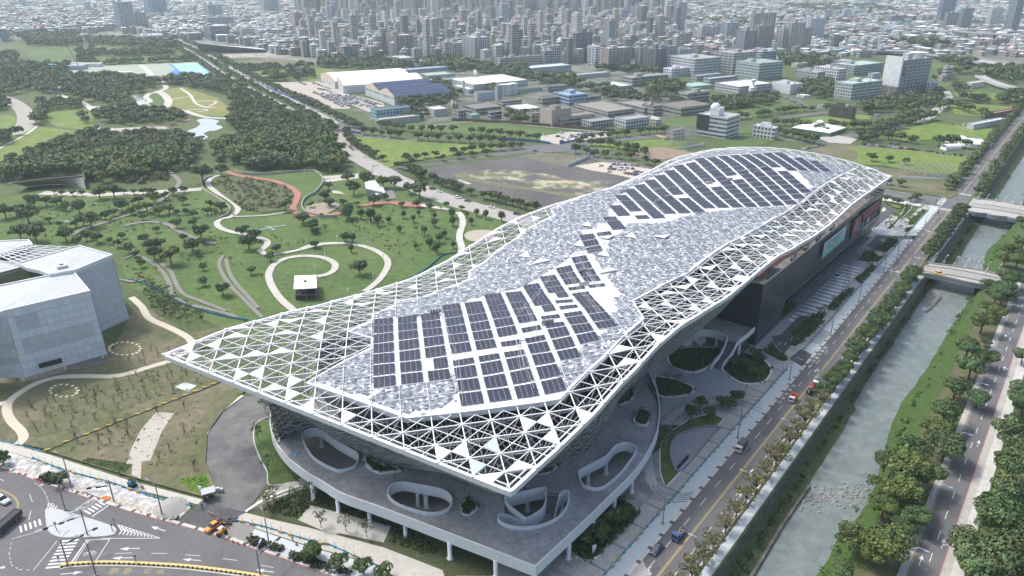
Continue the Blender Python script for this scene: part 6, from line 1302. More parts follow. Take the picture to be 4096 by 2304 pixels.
b=MB();b.prism([K14(110,785)[:2]+(0,),K14(600,665)[:2]+(0,),K14(560,610)[:2]+(0,),K14(90,720)[:2]+(0,)],0,.35);b.build('plinth',mat('plinth_grey',(.20,.205,.205),var=.15),mus)
b=MB();b.prism([K14(700,437),K14(540,515),K14(530,490),K14(640,420)],0,.3);b.build('plinth',mat('plinth_grey'),mus)
for x,y in((131,775),(347,716),(545,655)):
 P=K14(x,y);b=MB();b.bar((P[0],P[1],0),(P[0],P[1]+.5,6),.4,8);b.build('column',MTRIM,mus)
q=[K14(210,702,5.0),K14(332,670,5.0),K14(326,644,6.5),K14(206,676,6.5)];b=MB();v0=Vector(q[0]);nn=Vector((.4,-.9,.1));b.poly([tuple(Vector(p)+nn*1.0)for p in q]);b.build('slot_window',mat('void_black'),mus)
b=MB();
for k in range(6):P=K14(200+22*k,772-6*k);b.box((P[0],P[1],0),(.7,.9,1.0),R(40))
tag(b.build('crate_stack',mat('crate_grey',(.22,.22,.21),var=.4,scale=3)),'dark crates stacked in a line along the museum plinth','crates')
for k,(cx,cy,rx,ry,n,lab)in enumerate(((661,605,82,34,18,'pale round stepping stone in the ring beside the museum corner'),(337,481,72,32,14,'pale round stepping stone in the ring on the thin lawn'))):
 fn=K14 if k==0 else K7
 for i in range(n):
  a=2*math.pi*i/n;P=fn(cx+rx*math.cos(a),cy+ry*math.sin(a));b=MB();b.lathe(P,[(.62,.05),(.62,.42),(.55,.46)],10);tag(b.build('round_stone',mat('cream_stone',(.62,.58,.40),var=.1)),lab,'stone','rings of round stones')
# ================================================================ BUILDINGS
FA=facade('windows_small',3.3,3.2,.6,.52,(.035,.045,.06));FB=facade('windows_strip',3.5,4.0,.8,.42,(.05,.06,.07),mode='strip');FC=facade('windows_tower',3.2,4.2,.62,.60,(.05,.065,.085));FD=facade('windows_pier',3.2,3.0,.5,.7,(.045,.06,.08),mode='pier');FE=facade('glass_tower',3.6,1.8,.86,.8,(.06,.085,.12));FF=facade('window_grid',3.6,3.6,.62,.62,(.035,.045,.055));FN=mat('plain_wall',(1,1,1),attr=True,var=.1,scale=.15)
RM=mat('roof_surface',(1,1,1),attr=True,var=.18,scale=.12)
RZ=R(32)
def along(P,ang,u_target):
 """distance from P along ang until the sight line of image column u_target is reached"""
 lo,hi=0.0,400.0;f=lambda t:PX(P[0]+math.cos(ang)*t,P[1]+math.sin(ang)*t,0)[0]
 inc=f(1)>f(0)
 for _ in range(40):
  m=(lo+hi)/2
  if(f(m)<u_target)==inc:lo=m
  else:hi=m
 return lo
def bld(fn,xc,yb,yt,xl,xr,fac,col,roof=(.34,.34,.33),name='apartment_building',label=None,cat='building',group=None,az=RZ,top=True,parts=None,maxd=70,h=None,minw=6):
 """near corner at (xc,yb) in the photograph; faces run left and right from it to columns xl and xr; roof line of that corner at yt"""
 P=fn(xc,yb);k=fn.__closure__;
 src_=lambda x,y:PX(*fn(x,y));u0=src_(xl,yb)[0];u1=src_(xr,yb)[0]
 if h is None:h=HT(P,src_(xc,yt)[1])if yt>5 else 125+(xc*13)%55
 wr=max(minw,min(maxd,along(P,az,u1)));wl=max(minw,min(maxd,along(P,az+math.pi/2,u0)))
 e1=(math.cos(az),math.sin(az));e2=(-math.sin(az),math.cos(az));Q=lambda a,b_:(P[0]+e1[0]*a+e2[0]*b_,P[1]+e1[1]*a+e2[1]*b_)
 root=empty(name,(0,0,0),0,label,cat,group);F_=[Q(0,0),Q(wr,0),Q(wr,wl),Q(0,wl)]
 rn_=random.Random(int(xc*7+yb*13+h));mt=MAT_FAC(fac)
 b=MB();b.col=col;b.prism(F_,0,h,top=False);b.build('wall',mt,root)
 b=MB();b.col=roof;b.prism([Q(.3,.3),Q(wr-.3,.3),Q(wr-.3,wl-.3),Q(.3,wl-.3)],h-.9,h-.35);
 b.col=tuple(min(.8,c*1.1)for c in col);b.wall([(*p,0)for p in[Q(.15,.15),Q(wr-.15,.15),Q(wr-.15,wl-.15),Q(.15,wl-.15)]],.3,h-.5,h+.55,True);b.build('roof',RM,root)
 if top and h>9:
  b=MB();b.col=tuple(c*.95 for c in col);a=rn_.uniform(.2,.6)*wr;c_=rn_.uniform(.35,.65)*wl;ww=min(wr*.3,9);dd=min(wl*.35,8);hh=3.2 if h<30 else 6
  b.prism([Q(a-ww/2,c_-dd/2),Q(a+ww/2,c_-dd/2),Q(a+ww/2,c_+dd/2),Q(a-ww/2,c_+dd/2)],h-.4,h+hh,cap=roof);
  b.build('stair_tower',RM,root)
  for _ in range(rn_.randrange(1,4)):
   x_,y_=rn_.uniform(.12,.88)*wr,rn_.uniform(.12,.88)*wl;b=MB();b.col=(.55,.57,.58);q_=Q(x_,y_);b.lathe((q_[0],q_[1],h-.4),[(1.1,0),(1.1,2.2),(.3,2.7)],10);b.build('water_tank',RM,root)
 if h>26:
  b=MB();b.col=tuple(min(.85,c*1.18)for c in col)
  n_=max(2,int(wr/6.5));
  for i in range(n_+1):q_=Q(wr*i/n_,-.25);b.box((q_[0],q_[1],0),(.7,.6,h+(1.5 if i%2 else .4)),az)
  n_=max(2,int(wl/6.5))
  for i in range(1,n_+1):q_=Q(-.25,wl*i/n_);b.box((q_[0],q_[1],0),(.6,.7,h+(1.5 if i%2 else .4)),az)
  b.build('pier',RM,root)
  b=MB();b.col=tuple(c*.8 for c in col)
  for s_ in range(1,int(h/3.2)):
   if n_>2:q0=Q(wr*.30,-.55);b.box((q0[0],q0[1],s_*3.2-.5),(wr*.22,1.0,.9),az);q0=Q(wr*.75,-.55);b.box((q0[0],q0[1],s_*3.2-.5),(wr*.18,1.0,.9),az)
  b.build('balcony',RM,root)
 if parts:parts(root,Q,wr,wl,h,e1,e2)
 return root,Q,wr,wl,h
def MAT_FAC(f):return{'A':FA,'B':FB,'C':FC,'D':FD,'E':FE,'F':FF,'N':FN}[f]
BE=(.34,.32,.29);GRb=(.30,.32,.34);WHb=(.62,.63,.63);BRb=(.22,.17,.15);TAN=(.36,.29,.23);DKb=(.13,.14,.16);BLb=(.27,.46,.60);GNb=(.30,.42,.37);PKb=(.42,.34,.31);RFD=(.17,.165,.16);RFW=(.70,.71,.71)
B_=[(K2,378,880,815,338,632,'A',(.26,.47,.60),RFD,'campus_building','light blue two storey building with a dark roof at the campus corner'),(K2,405,925,885,372,700,'N',(.40,.42,.41),(.46,.44,.38),'shed','long low shed with a beige roof in front of the light blue building'),(K2,805,860,810,742,905,'N',(.40,.41,.41),RFW,'campus_building','low hall with a bright white roof left of the striped tower block'),(K2,940,850,770,908,985,'D',(.36,.36,.25),(.33,.36,.28),'campus_building','small block with green and cream vertical stripes'),(K2,985,890,820,943,1040,'A',(.31,.33,.35),RFD,'campus_building','grey four storey block below the striped tower block'),(K2,1110,850,805,1000,1298,'B',BE,RFD,'campus_building','long beige classroom block with a dark flat roof left of the light green shed'),(K2,1080,888,850,1042,1140,'N',(.35,.47,.40),(.30,.44,.37),'shed','small shed with a pale green pitched roof'),(K2,1220,880,830,1195,1300,'B',(.36,.35,.30),(.36,.47,.42),'campus_building','beige three storey house with a mint green roof edge'),(K2,1310,790,750,1268,1448,'B',BE,(.20,.19,.17),'campus_building','long beige two storey block behind the mint roofed house'),(K2,1440,850,810,1330,1590,'N',(.42,.42,.40),RFW,'shed','wide low shed with a bright white roof between beige blocks'),(K2,1520,905,840,1480,1580,'A',(.34,.33,.31),RFD,'campus_building','narrow grey block joined to the tan hall'),(K2,1668,935,815,1578,1808,'N',(.41,.35,.31),RFD,'campus_building','tall blank tan hall with a flat dark roof'),(K2,1740,935,868,1668,1985,'B',(.42,.37,.33),(.22,.20,.18),'campus_building','long tan classroom block in front of the blank tan hall'),(K2,1600,775,725,1565,1810,'B',BE,(.25,.23,.20),'campus_building','beige stepped block left of the light blue hall'),(K2,1795,780,705,1682,1928,'B',(.27,.44,.58),(.28,.36,.42),'campus_building','light blue hall with a dull blue roof in the middle of the campus'),(K2,1940,765,715,1900,2030,'B',(.33,.31,.28),RFD,'campus_building','grey brown block behind the light blue hall'),(K2,2080,865,825,1830,2275,'B',(.36,.34,.31),(.24,.225,.20),'campus_building','very long beige block with a gravelly roof and white dishes'),(K2,2350,845,795,2150,2470,'B',(.37,.35,.31),(.25,.23,.21),'campus_building','long beige block with a raised grey skylight box'),(K2,1960,945,900,1885,2120,'A',(.40,.40,.40),(.27,.265,.25),'campus_building','low grey house with tanks on its roof near the campus wall'),(K2,2215,950,885,2130,2380,'A',(.52,.53,.56),(.30,.30,.29),'campus_building','pale lilac three storey house at the campus wall'),(K2,2400,920,880,2330,2470,'N',(.50,.50,.48),(.60,.58,.42),'campus_building','white house with a cream roof at the right end of the campus wall'),(K2,1640,680,640,1610,1780,'A',(.36,.37,.35),(.30,.30,.27),'campus_building','low grey building among palms above the tan hall'),(K2,2050,680,650,1905,2265,'A',(.42,.44,.45),(.50,.52,.52),'campus_building','courtyard building with pale blue roof edges right of the big white factory'),(K2,2260,640,575,2180,2520,'B',(.38,.37,.34),(.27,.26,.24),'campus_building','long beige three storey block with domes on the roof'),(K2,1120,745,690,1105,1275,'N',(.40,.46,.52),(.62,.66,.69),'campus_building','plain pale blue service block below the big white roof'),(K2,1060,690,660,935,1100,'A',(.50,.51,.51),(.66,.67,.67),'campus_building','small white service building beside the tall chimney'),(K2,1390,690,665,1370,1600,'N',(.33,.36,.34),(.36,.42,.38),'shed','long shed with a dull green roof right of the three tanks'),(K2,1270,745,640,1262,1300,'N',(.33,.36,.36),(.4,.42,.42),'campus_building','slim grey block beside the white tanks'),(K2,760,600,560,680,960,'N',(.21,.28,.24),(.30,.38,.33),'factory','long dark green factory hall behind the blue gabled hangar'),(K2,800,640,600,735,935,'N',(.19,.24,.20),(.42,.40,.30),'factory','dark green factory hall with a sand coloured roof'),(K2,870,600,580,800,995,'N',(.40,.42,.42),(.62,.64,.64),'shed','low shed with a white ribbed barrel roof'),(K2,640,590,570,400,760,'N',(.33,.38,.34),(.38,.42,.36),'shed','wide pale green shed left of the grey sawtooth roof'),(K2,560,560,520,520,975,'N',(.30,.34,.38),(.36,.41,.47),'factory','wide factory with grey blue sawtooth roof panels'),(K2,1500,550,505,1420,1940,'N',(.34,.39,.42),(.46,.52,.57),'factory','very wide factory with a pale blue steel roof'),(K2,1780,590,560,1740,2110,'N',(.40,.42,.42),(.50,.52,.51),'shed','long low shed with a pale grey roof'),(K2,1290,500,430,1262,1640,'F',(.50,.47,.43),(.30,.29,.27),'office_building','cream office block with a brown window grid behind the dark trees'),(K2,1090,488,445,1074,1225,'B',(.60,.60,.57),(.5,.5,.49),'office_building','white low office wing left of the cream office block'),(K2,520,480,435,437,660,'A',(.46,.47,.48),(.40,.40,.38),'office_building','grey white school block in front of the brown twin towers'),(K2,690,490,450,660,775,'A',(.5,.5,.5),(.55,.55,.54),'office_building','small white block right of the grey white school block'),(K3,300,525,410,112,470,'F',(.55,.57,.59),(.33,.33,.33),'hospital_block','broad white seven storey block with a regular window grid'),(K3,150,530,478,88,280,'C',(.68,.69,.70),(.6,.6,.6),'apartment_block','small bright white block in front of the white seven storey block'),(K3,560,515,370,415,715,'B',(.42,.43,.43),(.30,.30,.29),'hospital_block','long grey slab building with horizontal bands'),(K3,740,552,440,583,905,'F',(.44,.54,.52),(.28,.31,.30),'hospital_block','mint green and white building with corner towers'),(K3,1290,555,480,1115,1345,'F',(.66,.67,.68),(.4,.38,.37),'hospital_block','white building with square dark windows and a brown roof storey'),(K3,1380,690,580,1262,1583,'A',(.44,.50,.49),(.36,.47,.43),'hospital_block','pale mint five storey building left of the tall white tower'),(K3,610,655,600,440,830,'A',(.47,.50,.54),RFW,'sports_hall','low hall with a broad bright white roof behind the water tower'),(K3,290,620,600,175,440,'N',(.28,.38,.34),(.27,.42,.35),'shed','flat shed with a dull green roof'),(K3,410,580,545,365,600,'A',(.42,.44,.46),(.40,.43,.47),'school_block','long low school block with a blue grey roof'),(K3,320,560,525,280,490,'A',(.40,.42,.44),(.37,.40,.43),'school_block','narrow school block parallel to the blue grey roofed one'),(K3,255,720,645,190,405,'B',(.38,.37,.34),(.27,.255,.23),'campus_building','beige block with two white domes at the right end of the campus'),(K3,210,800,745,60,410,'B',(.36,.34,.31),(.17,.155,.14),'campus_building','long dark roofed block near the white dome building'),(K3,20,800,735,-60,78,'B',(.36,.33,.31),(.22,.2,.19),'campus_building','beige block at the lower right corner of the campus'),(K3,40,870,830,-30,75,'A',(.50,.49,.47),(.60,.55,.42),'house','small house with a cream hipped roof near the campus wall'),(K3,960,650,585,830,1040,'N',(.60,.62,.64),(.50,.53,.55),'sports_hall','white hall with a grey curved roof beside the school car park'),(K3,1150,560,500,1000,1200,'A',(.42,.43,.42),(.40,.41,.40),'school_block','cluster of low grey blocks beside the big dark trees'),(K3,1400,520,455,1240,1600,'A',(.36,.42,.41),(.33,.42,.39),'school_block','long pale teal block behind the mint five storey building'),(K3,1530,560,510,1495,1580,'C',(.58,.59,.60),(.5,.55,.53),'school_block','small white block left of the tall white tower'),(K3,1920,655,575,1888,1968,'D',(.55,.57,.62),RFW,'office_building','small white block with a flat projecting roof right of the tall tower'),(K3,2010,560,525,1990,2045,'N',(.36,.33,.32),(.68,.68,.68),'house','brick house with a white roof in the right fields'),(K3,2030,550,470,2010,2080,'B',(.42,.44,.45),(.3,.3,.3),'house','narrow grey white tower house in the right fields'),(K3,2210,610,575,2165,2300,'N',(.60,.60,.55),(.62,.62,.60),'house','white villa with a small tower in the right fields'),(K3,2350,820,785,2345,2540,'A',(.36,.16,.12),(.27,.22,.20),'house','red brick building with grey roofs at the right edge'),(K3,2225,895,860,2215,2440,'N',(.52,.54,.55),(.60,.63,.66),'shed','long white barn beside the riverside road'),(K3,160,968,900,118,238,'C',(.34,.32,.31),(.24,.23,.23),'house','grey villa with gables beside the scaffold frame'),(K3,100,965,955,10,130,'N',(.30,.22,.18),(.36,.37,.27),'shed','low shed with an olive roof beside the grey villa'),(K3,1190,460,400,1165,1260,'A',(.42,.38,.37),(.4,.4,.4),'school_block','pinkish block behind the white window grid building'),(K3,1330,460,420,1240,1380,'A',(.55,.53,.47),(.5,.5,.48),'school_block','cream block left of the long teal block'),(K3,1010,465,440,970,1085,'A',(.60,.57,.45),(.55,.55,.52),'school_block','small pale yellow and white building by the tree belt'),]
for(fn,xc,yb,yt,xl,xr,f,col,rf_,nm,lb)in B_:
 bld(fn,xc,yb,yt,xl,xr,f,col,rf_,nm,lb,'building',top=(nm!='shed'))
T_=[(K2,525,428,265,462,655,'C',(.30,.235,.22),'brown twin apartment block with stepped balconies'),(K2,30,340,200,-10,180,'F',(.42,.31,.24),'large tan brick building with a central gable'),(K2,210,270,185,165,385,'D',(.25,.28,.34),'dark blue grey row of apartment slabs behind the arena'),(K2,770,355,255,752,820,'C',(.45,.46,.50),'slim grey white apartment block'),(K2,925,330,235,822,940,'F',(.15,.13,.13),'dark block with a bronze lower half'),(K2,850,430,325,822,1008,'C',(.46,.44,.47),'pinkish white apartment cluster on the left'),(K2,1100,440,280,1010,1215,'C',(.40,.39,.42),'tall pinkish grey apartment cluster'),(K2,1390,360,280,1360,1450,'E',(.11,.12,.14),'black glass office cube'),(K2,1600,395,260,1558,1668,'C',(.38,.35,.33),'beige apartment tower with a fluted crown'),(K2,1645,468,345,1630,1737,'F',(.50,.50,.47),'white gridded block with dark corner'),(K2,1840,450,245,1822,1960,'D',(.19,.18,.19),'dark brown tower slab'),(K2,1975,400,215,1940,2000,'C',(.27,.25,.26),'brown tower behind the dark slab'),(K2,1985,492,345,1935,2025,'E',(.66,.68,.70),'white building with stacked glass boxes'),(K2,2080,515,360,2015,2245,'C',(.37,.34,.31),'broad beige brown apartment block'),(K2,2310,505,355,2280,2420,'D',(.30,.31,.34),'dark apartment slab with white piers'),(K2,2440,505,350,2420,2570,'D',(.28,.29,.33),'second dark apartment slab with white piers'),(K2,2290,350,285,2255,2368,'C',(.26,.22,.21),'dark brown mid rise block'),(K2,2480,350,235,2465,2576,'C',(.24,.205,.19),'dark brown tower at the centre right'),(K2,1640,210,85,1605,1680,'A',(.30,.22,.22),'reddish brown tower alone on the skyline'),(K2,1460,130,40,1440,1505,'E',(.35,.38,.43),'pale blue office tower with a dark side'),(K2,1820,160,20,1795,1865,'C',(.33,.33,.37),'tall grey tower left of the white tower'),(K2,1890,130,5,1865,1945,'A',(.50,.54,.60),'tall white tower on the skyline'),(K2,1980,130,0,1950,2190,'D',(.20,.24,.32),'very wide dark skyline tower'),(K2,2040,225,145,2020,2088,'C',(.52,.54,.57),'white mid rise with square windows'),(K2,2180,195,75,2155,2230,'C',(.27,.30,.36),'dark slim tower beside the bright blue wrapped building'),(K2,2260,185,45,2240,2360,'D',(.28,.30,.36),'pair of dark towers on the right skyline'),(K2,2150,190,125,2138,2165,'N',(.08,.33,.68),'narrow tower wrapped in bright blue sheeting'),(K2,2450,180,65,2435,2500,'C',(.34,.31,.31),'brown and white tower on the right skyline'),(K2,2350,220,185,2325,2380,'E',(.50,.54,.58),'white building with a honeycomb front'),(K2,1180,235,160,1140,1210,'C',(.45,.48,.50),'pale slim tower with white sides'),(K2,1250,240,185,1240,1310,'C',(.50,.50,.50),'white stepped apartment tower'),(K2,790,210,145,770,845,'C',(.40,.37,.38),'white and brown office tower'),(K2,590,230,165,575,630,'C',(.48,.50,.52),'white curved office tower'),(K2,50,160,20,35,100,'D',(.36,.40,.46),'twin pale tower on the left skyline'),(K2,290,90,2,275,430,'D',(.22,.28,.38),'wide blue grey skyline slab at left'),(K2,440,115,2,432,520,'E',(.40,.46,.52),'tall pale glass skyline tower'),(K2,590,110,2,570,720,'D',(.30,.34,.42),'skyline tower group with a cream stripe'),(K2,760,100,2,730,870,'D',(.25,.31,.41),'blue grey skyline slab in the centre'),(K2,890,100,2,875,950,'E',(.20,.25,.34),'dark blue skyline tower'),(K2,970,105,2,945,1110,'D',(.15,.18,.24),'darkest skyline tower pair'),(K2,1190,85,2,1170,1230,'C',(.35,.38,.43),'grey skyline tower between the dark pair and the dark blue slab'),(K2,1250,90,2,1232,1315,'D',(.20,.23,.31),'dark blue skyline slab right of centre'),(K2,1350,110,45,1340,1440,'A',(.36,.42,.48),'wide pale office block on the skyline'),(K3,85,325,225,65,160,'C',(.24,.205,.19),'dark brown tower beside the light brown block'),(K3,185,335,235,162,278,'C',(.36,.31,.28),'light brown apartment block'),(K3,60,180,55,40,105,'C',(.38,.33,.33),'brown and white tower with a rooftop crane'),(K3,185,180,20,155,243,'C',(.34,.30,.31),'tall stepped skyline tower'),(K3,135,230,135,115,225,'D',(.22,.25,.30),'dark blue mid rise tower'),(K3,345,285,180,325,405,'D',(.50,.50,.52),'black and white patterned tower'),(K3,420,285,185,405,470,'D',(.30,.31,.34),'dark tower with white piers in the middle'),(K3,455,270,165,440,480,'C',(.38,.36,.35),'slim beige tower beside the cluster of blue grey towers'),(K3,520,280,160,485,600,'D',(.30,.33,.38),'cluster of blue grey towers'),(K3,250,240,165,235,330,'C',(.55,.55,.55),'white apartment group'),(K3,640,355,215,583,715,'A',(.23,.25,.28),'tower wrapped in dark scaffold netting'),(K3,690,300,95,672,845,'D',(.40,.36,.35),'tallest beige tower with a flat projecting crown'),(K3,730,350,180,703,830,'C',(.29,.26,.24),'brown tower in front of the tallest beige tower'),(K3,900,345,200,858,960,'D',(.44,.40,.37),'beige tower at the left of the stepped tower group'),(K3,950,345,160,925,1045,'C',(.42,.38,.37),'tall pinkish tower in the stepped group'),(K3,1030,330,195,1015,1100,'C',(.31,.28,.26),'brown tower in the stepped group'),(K3,1090,275,130,1068,1190,'D',(.48,.50,.53),'pale blue white tower with vertical stripes'),(K3,1260,320,255,1240,1330,'C',(.15,.16,.19),'dark mid rise block right of the tower group'),(K3,1990,160,0,1965,2080,'D',(.20,.23,.30),'dark blue tower pair at the right skyline'),(K3,2130,200,60,2115,2200,'D',(.26,.27,.31),'grey tower at the right skyline'),(K3,2030,190,90,2015,2110,'C',(.30,.28,.31),'brown mid rise at the right skyline'),(K3,2330,180,55,2305,2410,'D',(.55,.58,.62),'white tower group at the right skyline'),(K3,2480,215,0,2430,2530,'D',(.24,.25,.29),'dark tower near the right edge'),(K3,1650,170,110,1600,1750,'D',(.27,.23,.23),'wide brown slab with corner turrets'),(K3,1330,135,65,1315,1375,'C',(.50,.55,.60),'pale blue white tower left of its white neighbour'),(K3,1400,135,75,1385,1450,'C',(.55,.58,.62),'white tower beside the pale blue one'),(K3,1200,130,70,1190,1255,'C',(.48,.50,.53),'pale tower above the elevated road'),(K3,2260,345,290,2230,2320,'C',(.36,.25,.23),'red brown low tower block'),(K3,2350,330,275,2320,2450,'C',(.33,.24,.22),'second red brown block'),(K3,30,500,340,-60,100,'D',(.13,.145,.16),'dark glass tower pair left of the white block'),(K3,130,420,330,90,175,'D',(.30,.33,.36),'grey apartment slab with light piers'),(K3,200,420,345,175,290,'A',(.36,.42,.47),'blue grey office block'),(K3,760,440,360,700,865,'B',(.30,.34,.38),'blue grey block behind the mint building'),(K3,1440,400,355,1415,1525,'C',(.40,.37,.33),'beige apartment block above the school'),(K3,1580,375,330,1560,1615,'C',(.35,.38,.42),'small blue grey block'),(K1,905,240,15,850,1010,'D',(.36,.38,.44),'very tall patterned tower on the left'),(K1,1010,235,95,985,1100,'A',(.30,.31,.36),'lower stepped wing of the patterned tower'),(K1,1110,130,2,1075,1240,'E',(.22,.29,.40),'blue glass tower pair left of centre'),(K1,1545,150,35,1512,1650,'D',(.30,.33,.38),'grey tower with dark recesses'),(K1,1560,300,195,1510,1700,'E',(.14,.16,.20),'dark glass building with wavy white bands'),(K1,1950,120,5,1925,2060,'F',(.33,.38,.45),'blue grey tower with white squares'),(K1,1920,290,225,1880,2100,'B',(.40,.44,.48),'curved pale blue banded office building'),(K1,2120,280,230,2100,2280,'B',(.34,.38,.43),'glassy banded office building'),(K1,1790,300,215,1770,1880,'C',(.38,.39,.42),'grey apartment slab near the triangular hall'),(K1,2400,340,205,2385,2570,'F',(.42,.31,.24),'west wing of the tan brick building'),(K1,1990,345,290,1970,2200,'B',(.60,.61,.60),'white arched school building'),(K1,2060,370,305,2020,2200,'B',(.40,.40,.40),'grey office building in front of the arched one'),(K1,1540,225,130,1520,1730,'A',(.30,.31,.36),'blue grey apartment group'),(K1,640,105,15,600,680,'C',(.36,.40,.46),'slim stepped tower on the left skyline'),(K1,150,60,2,130,200,'D',(.34,.40,.48),'blue grey tower at the far left'),(K1,1060,310,265,1030,1210,'F',(.60,.61,.61),'long white building with arches'),(K1,15,310,215,-40,70,'B',(.20,.29,.34),'teal glass building at the left edge'),(K1,2250,70,5,2210,2380,'A',(.40,.52,.58),'wide pale teal skyline block'),(K1,2460,105,30,2430,2520,'D',(.40,.44,.50),'twin white tower near the centre skyline'),]
for(fn,xc,yb,yt,xl,xr,f,col,lb)in T_:bld(fn,xc,yb,yt,xl,xr,f,tuple(min(.75,c*1.15+.01)for c in col),(.42,.42,.42),'city_tower',lb if len(lb.split())>3 else lb+' on the right side','tower','city towers and large blocks',maxd=90)
r_,Q,wr,wl,h=bld(K3,1690,668,420,1585,1893,'F',(.42,.44,.47),(.55,.55,.54),'hospital_tower','tall white and grey slab tower on a brown stone base','tower')
b=MB();b.col=(.29,.25,.22);b.prism([Q(-.5,-.5),Q(wr+.5,-.5),Q(wr+.5,wl+.5),Q(-.5,wl+.5)],0,11);b.build('stone_base',FA,r_);b=MB();b.col=(.70,.72,.74);b.prism([Q(-.7,-.7),Q(1.6,-.7),Q(1.6,wl+.7),Q(-.7,wl+.7)],11,h+4);b.build('sunlit_face_slab',RM,r_)  # pale slab over the left face paints its sunlit tone into the colour
b=MB();b.col=(.6,.6,.6);q_=Q(wr*.75,wl*.5);b.lathe((q_[0],q_[1],h),[(7,0),(7,5),(8.5,5.2),(8.5,6)],16);b.build('helipad',RM,r_)
b=MB();q_=Q(6.5,-.62)
for k_,zz in((0,h-9),(1,h-15)):
 for a0,a1 in(((-1.6,0),(1.6,1.8)),((-1.3,1.8),(1.5,-.2)),((-1.9,.9),(1.9,.9)),((0,-1.4),(.4,2.2))):b.bar((q_[0]+math.cos(RZ)*a0[0],q_[1]+math.sin(RZ)*a0[0],zz+a0[1]),(q_[0]+math.cos(RZ)*a1[0],q_[1]+math.sin(RZ)*a1[0],zz+a1[1]),.28)
b.build('red_sign',mat('sign_red',(.22,.05,.08)),r_)
def barrel(fn,x0,y0,x1,y1,xl,label,col=(.70,.70,.68),hw=9,hr=5,front=(.58,.50,.42)):
 A=Vector(fn(x0,y0));B=Vector(fn(x1,y1));d=(B-A);wd=d.length;d/=wd;n=Vector((-d.y,d.x,0));ln=xl;root=empty('hangar',(0,0,0),0,label,'hangar');N=14
 arc_=[(wd*i/N,hw+hr*math.sin(math.pi*i/N))for i in range(N+1)];b=MB();b.col=col
 for(a,z),(c,z2)in zip(arc_[:-1],arc_[1:]):
  p=A+d*a;q=A+d*c;b.poly([(p.x,p.y,z),(q.x,q.y,z2),(q.x+n.x*ln,q.y+n.y*ln,z2),(p.x+n.x*ln,p.y+n.y*ln,z)])
 b.build('roof',RM,root);b=MB();b.col=front;b.poly([tuple(A+d*a+Vector((0,0,z)))for a,z in[(0,hw*.72)]+arc_+[(wd,hw*.72)]]);b.poly([tuple(A+d*a+n*ln+Vector((0,0,z)))for a,z in[(0,0)]+arc_+[(wd,0)]]);b.build('gable',FN,root)
 b=MB();b.col=(.60,.62,.63)
 for e in(0,wd):p=A+d*e;b.poly([(p.x,p.y,0),(p.x+n.x*ln,p.y+n.y*ln,0),(p.x+n.x*ln,p.y+n.y*ln,hw),(p.x,p.y,hw)])
 for i in range(6):p=A+d*(wd*i/6);q=A+d*(wd*(i+.82)/6);b.poly([(p.x,p.y,0),(q.x,q.y,0),(q.x,q.y,hw*.72),(p.x,p.y,hw*.72)])
 b.build('wall',FN,root);b=MB();p=A;q=B;b.poly([(p.x,p.y+.3,0),(q.x,q.y+.3,0),(q.x,q.y+.3,hw*.72),(p.x,p.y+.3,hw*.72)]);b.build('door_opening',mat('void_black'),root)
barrel(K1,2365,600,2470,655,95,'left hangar with a white barrel roof and beige gable beside the car park');barrel(K2,70,630,140,690,95,'right hangar with a white barrel roof and beige gable beside the car park')
A=Vector(K2(300,700));B=Vector(K2(515,780));d=(B-A).normalized();n=Vector((-d.y,d.x,0));wd=(B-A).length;root=empty('hangar',(0,0,0),0,'twin gabled hangar with dark blue solar roofs and cream gables','hangar')
HB=mat('blue_solar_roof',(.045,.07,.15),rough=.6,var=.1,scale=.05,spec=.1);b=MB();g=MB();wl_=MB();fr=MB()
for k_,(o,w2,ln)in enumerate(((wd*.5,wd*.5,66),(0,wd*.5,66))):
 P=lambda a,c,z:tuple(A+d*(o+a)+n*c+Vector((0,0,z)))
 b.poly([P(0,0,10),P(w2/2,0,16),P(w2/2,ln,16),P(0,ln,10)]);b.poly([P(w2/2,0,16),P(w2,0,10),P(w2,ln,10),P(w2/2,ln,16)])
 g.col=(.62,.56,.44);g.poly([P(0,-.1,8),P(w2,-.1,8),P(w2,-.1,10),P(w2/2,-.1,16.2),P(0,-.1,10)]);g.poly([P(0,ln,0),P(w2,ln,0),P(w2,ln,10),P(w2/2,ln,16),P(0,ln,10)])
 wl_.col=(.55,.60,.63);wl_.poly([P(0,0,0),P(w2,0,0),P(w2,0,8),P(0,0,8)]);wl_.poly([P(w2,0,0),P(w2,ln,0),P(w2,ln,10),P(w2,0,10)]);wl_.poly([P(0,0,0),P(0,ln,0),P(0,ln,10),P(0,0,10)])
 for i in range(1,12):fr.bar(P(w2/2,ln*i/12,16.1),P(w2,ln*i/12,10.1),.1);fr.bar(P(0,ln*i/12,10.1),P(w2/2,ln*i/12,16.1),.1)
 for c in(.33,.66):fr.bar(P(w2*(.5+c/2),0,16-6*c+.15),P(w2*(.5+c/2),ln,16-6*c+.15),.3)
b.build('solar_roof',HB,root);g.build('gable',FN,root);wl_.build('wall',facade('door_bays',30,4,.75,.6,(.16,.17,.18)),root);fr.build('roof_grid',mat('array_frame'),root)
bld(K2,1095,665,625,915,1508,'N',(.42,.45,.47),(.82,.82,.80),'factory','broad factory hall with a brilliant white roof','building',maxd=75)
for i,(x,y)in enumerate(((1298,700),(1342,698),(1385,690))):
 P=K2(x,y);b=MB();b.col=(.62,.63,.63);b.lathe(P,[(4.6,0),(4.6,11),(4.9,11.1),(4.9,11.8),(3,12)],16);tag(b.build('storage_tank',RM),['left','middle','right'][i]+' white storage tank of the three beside the factory','tank','three white tanks')
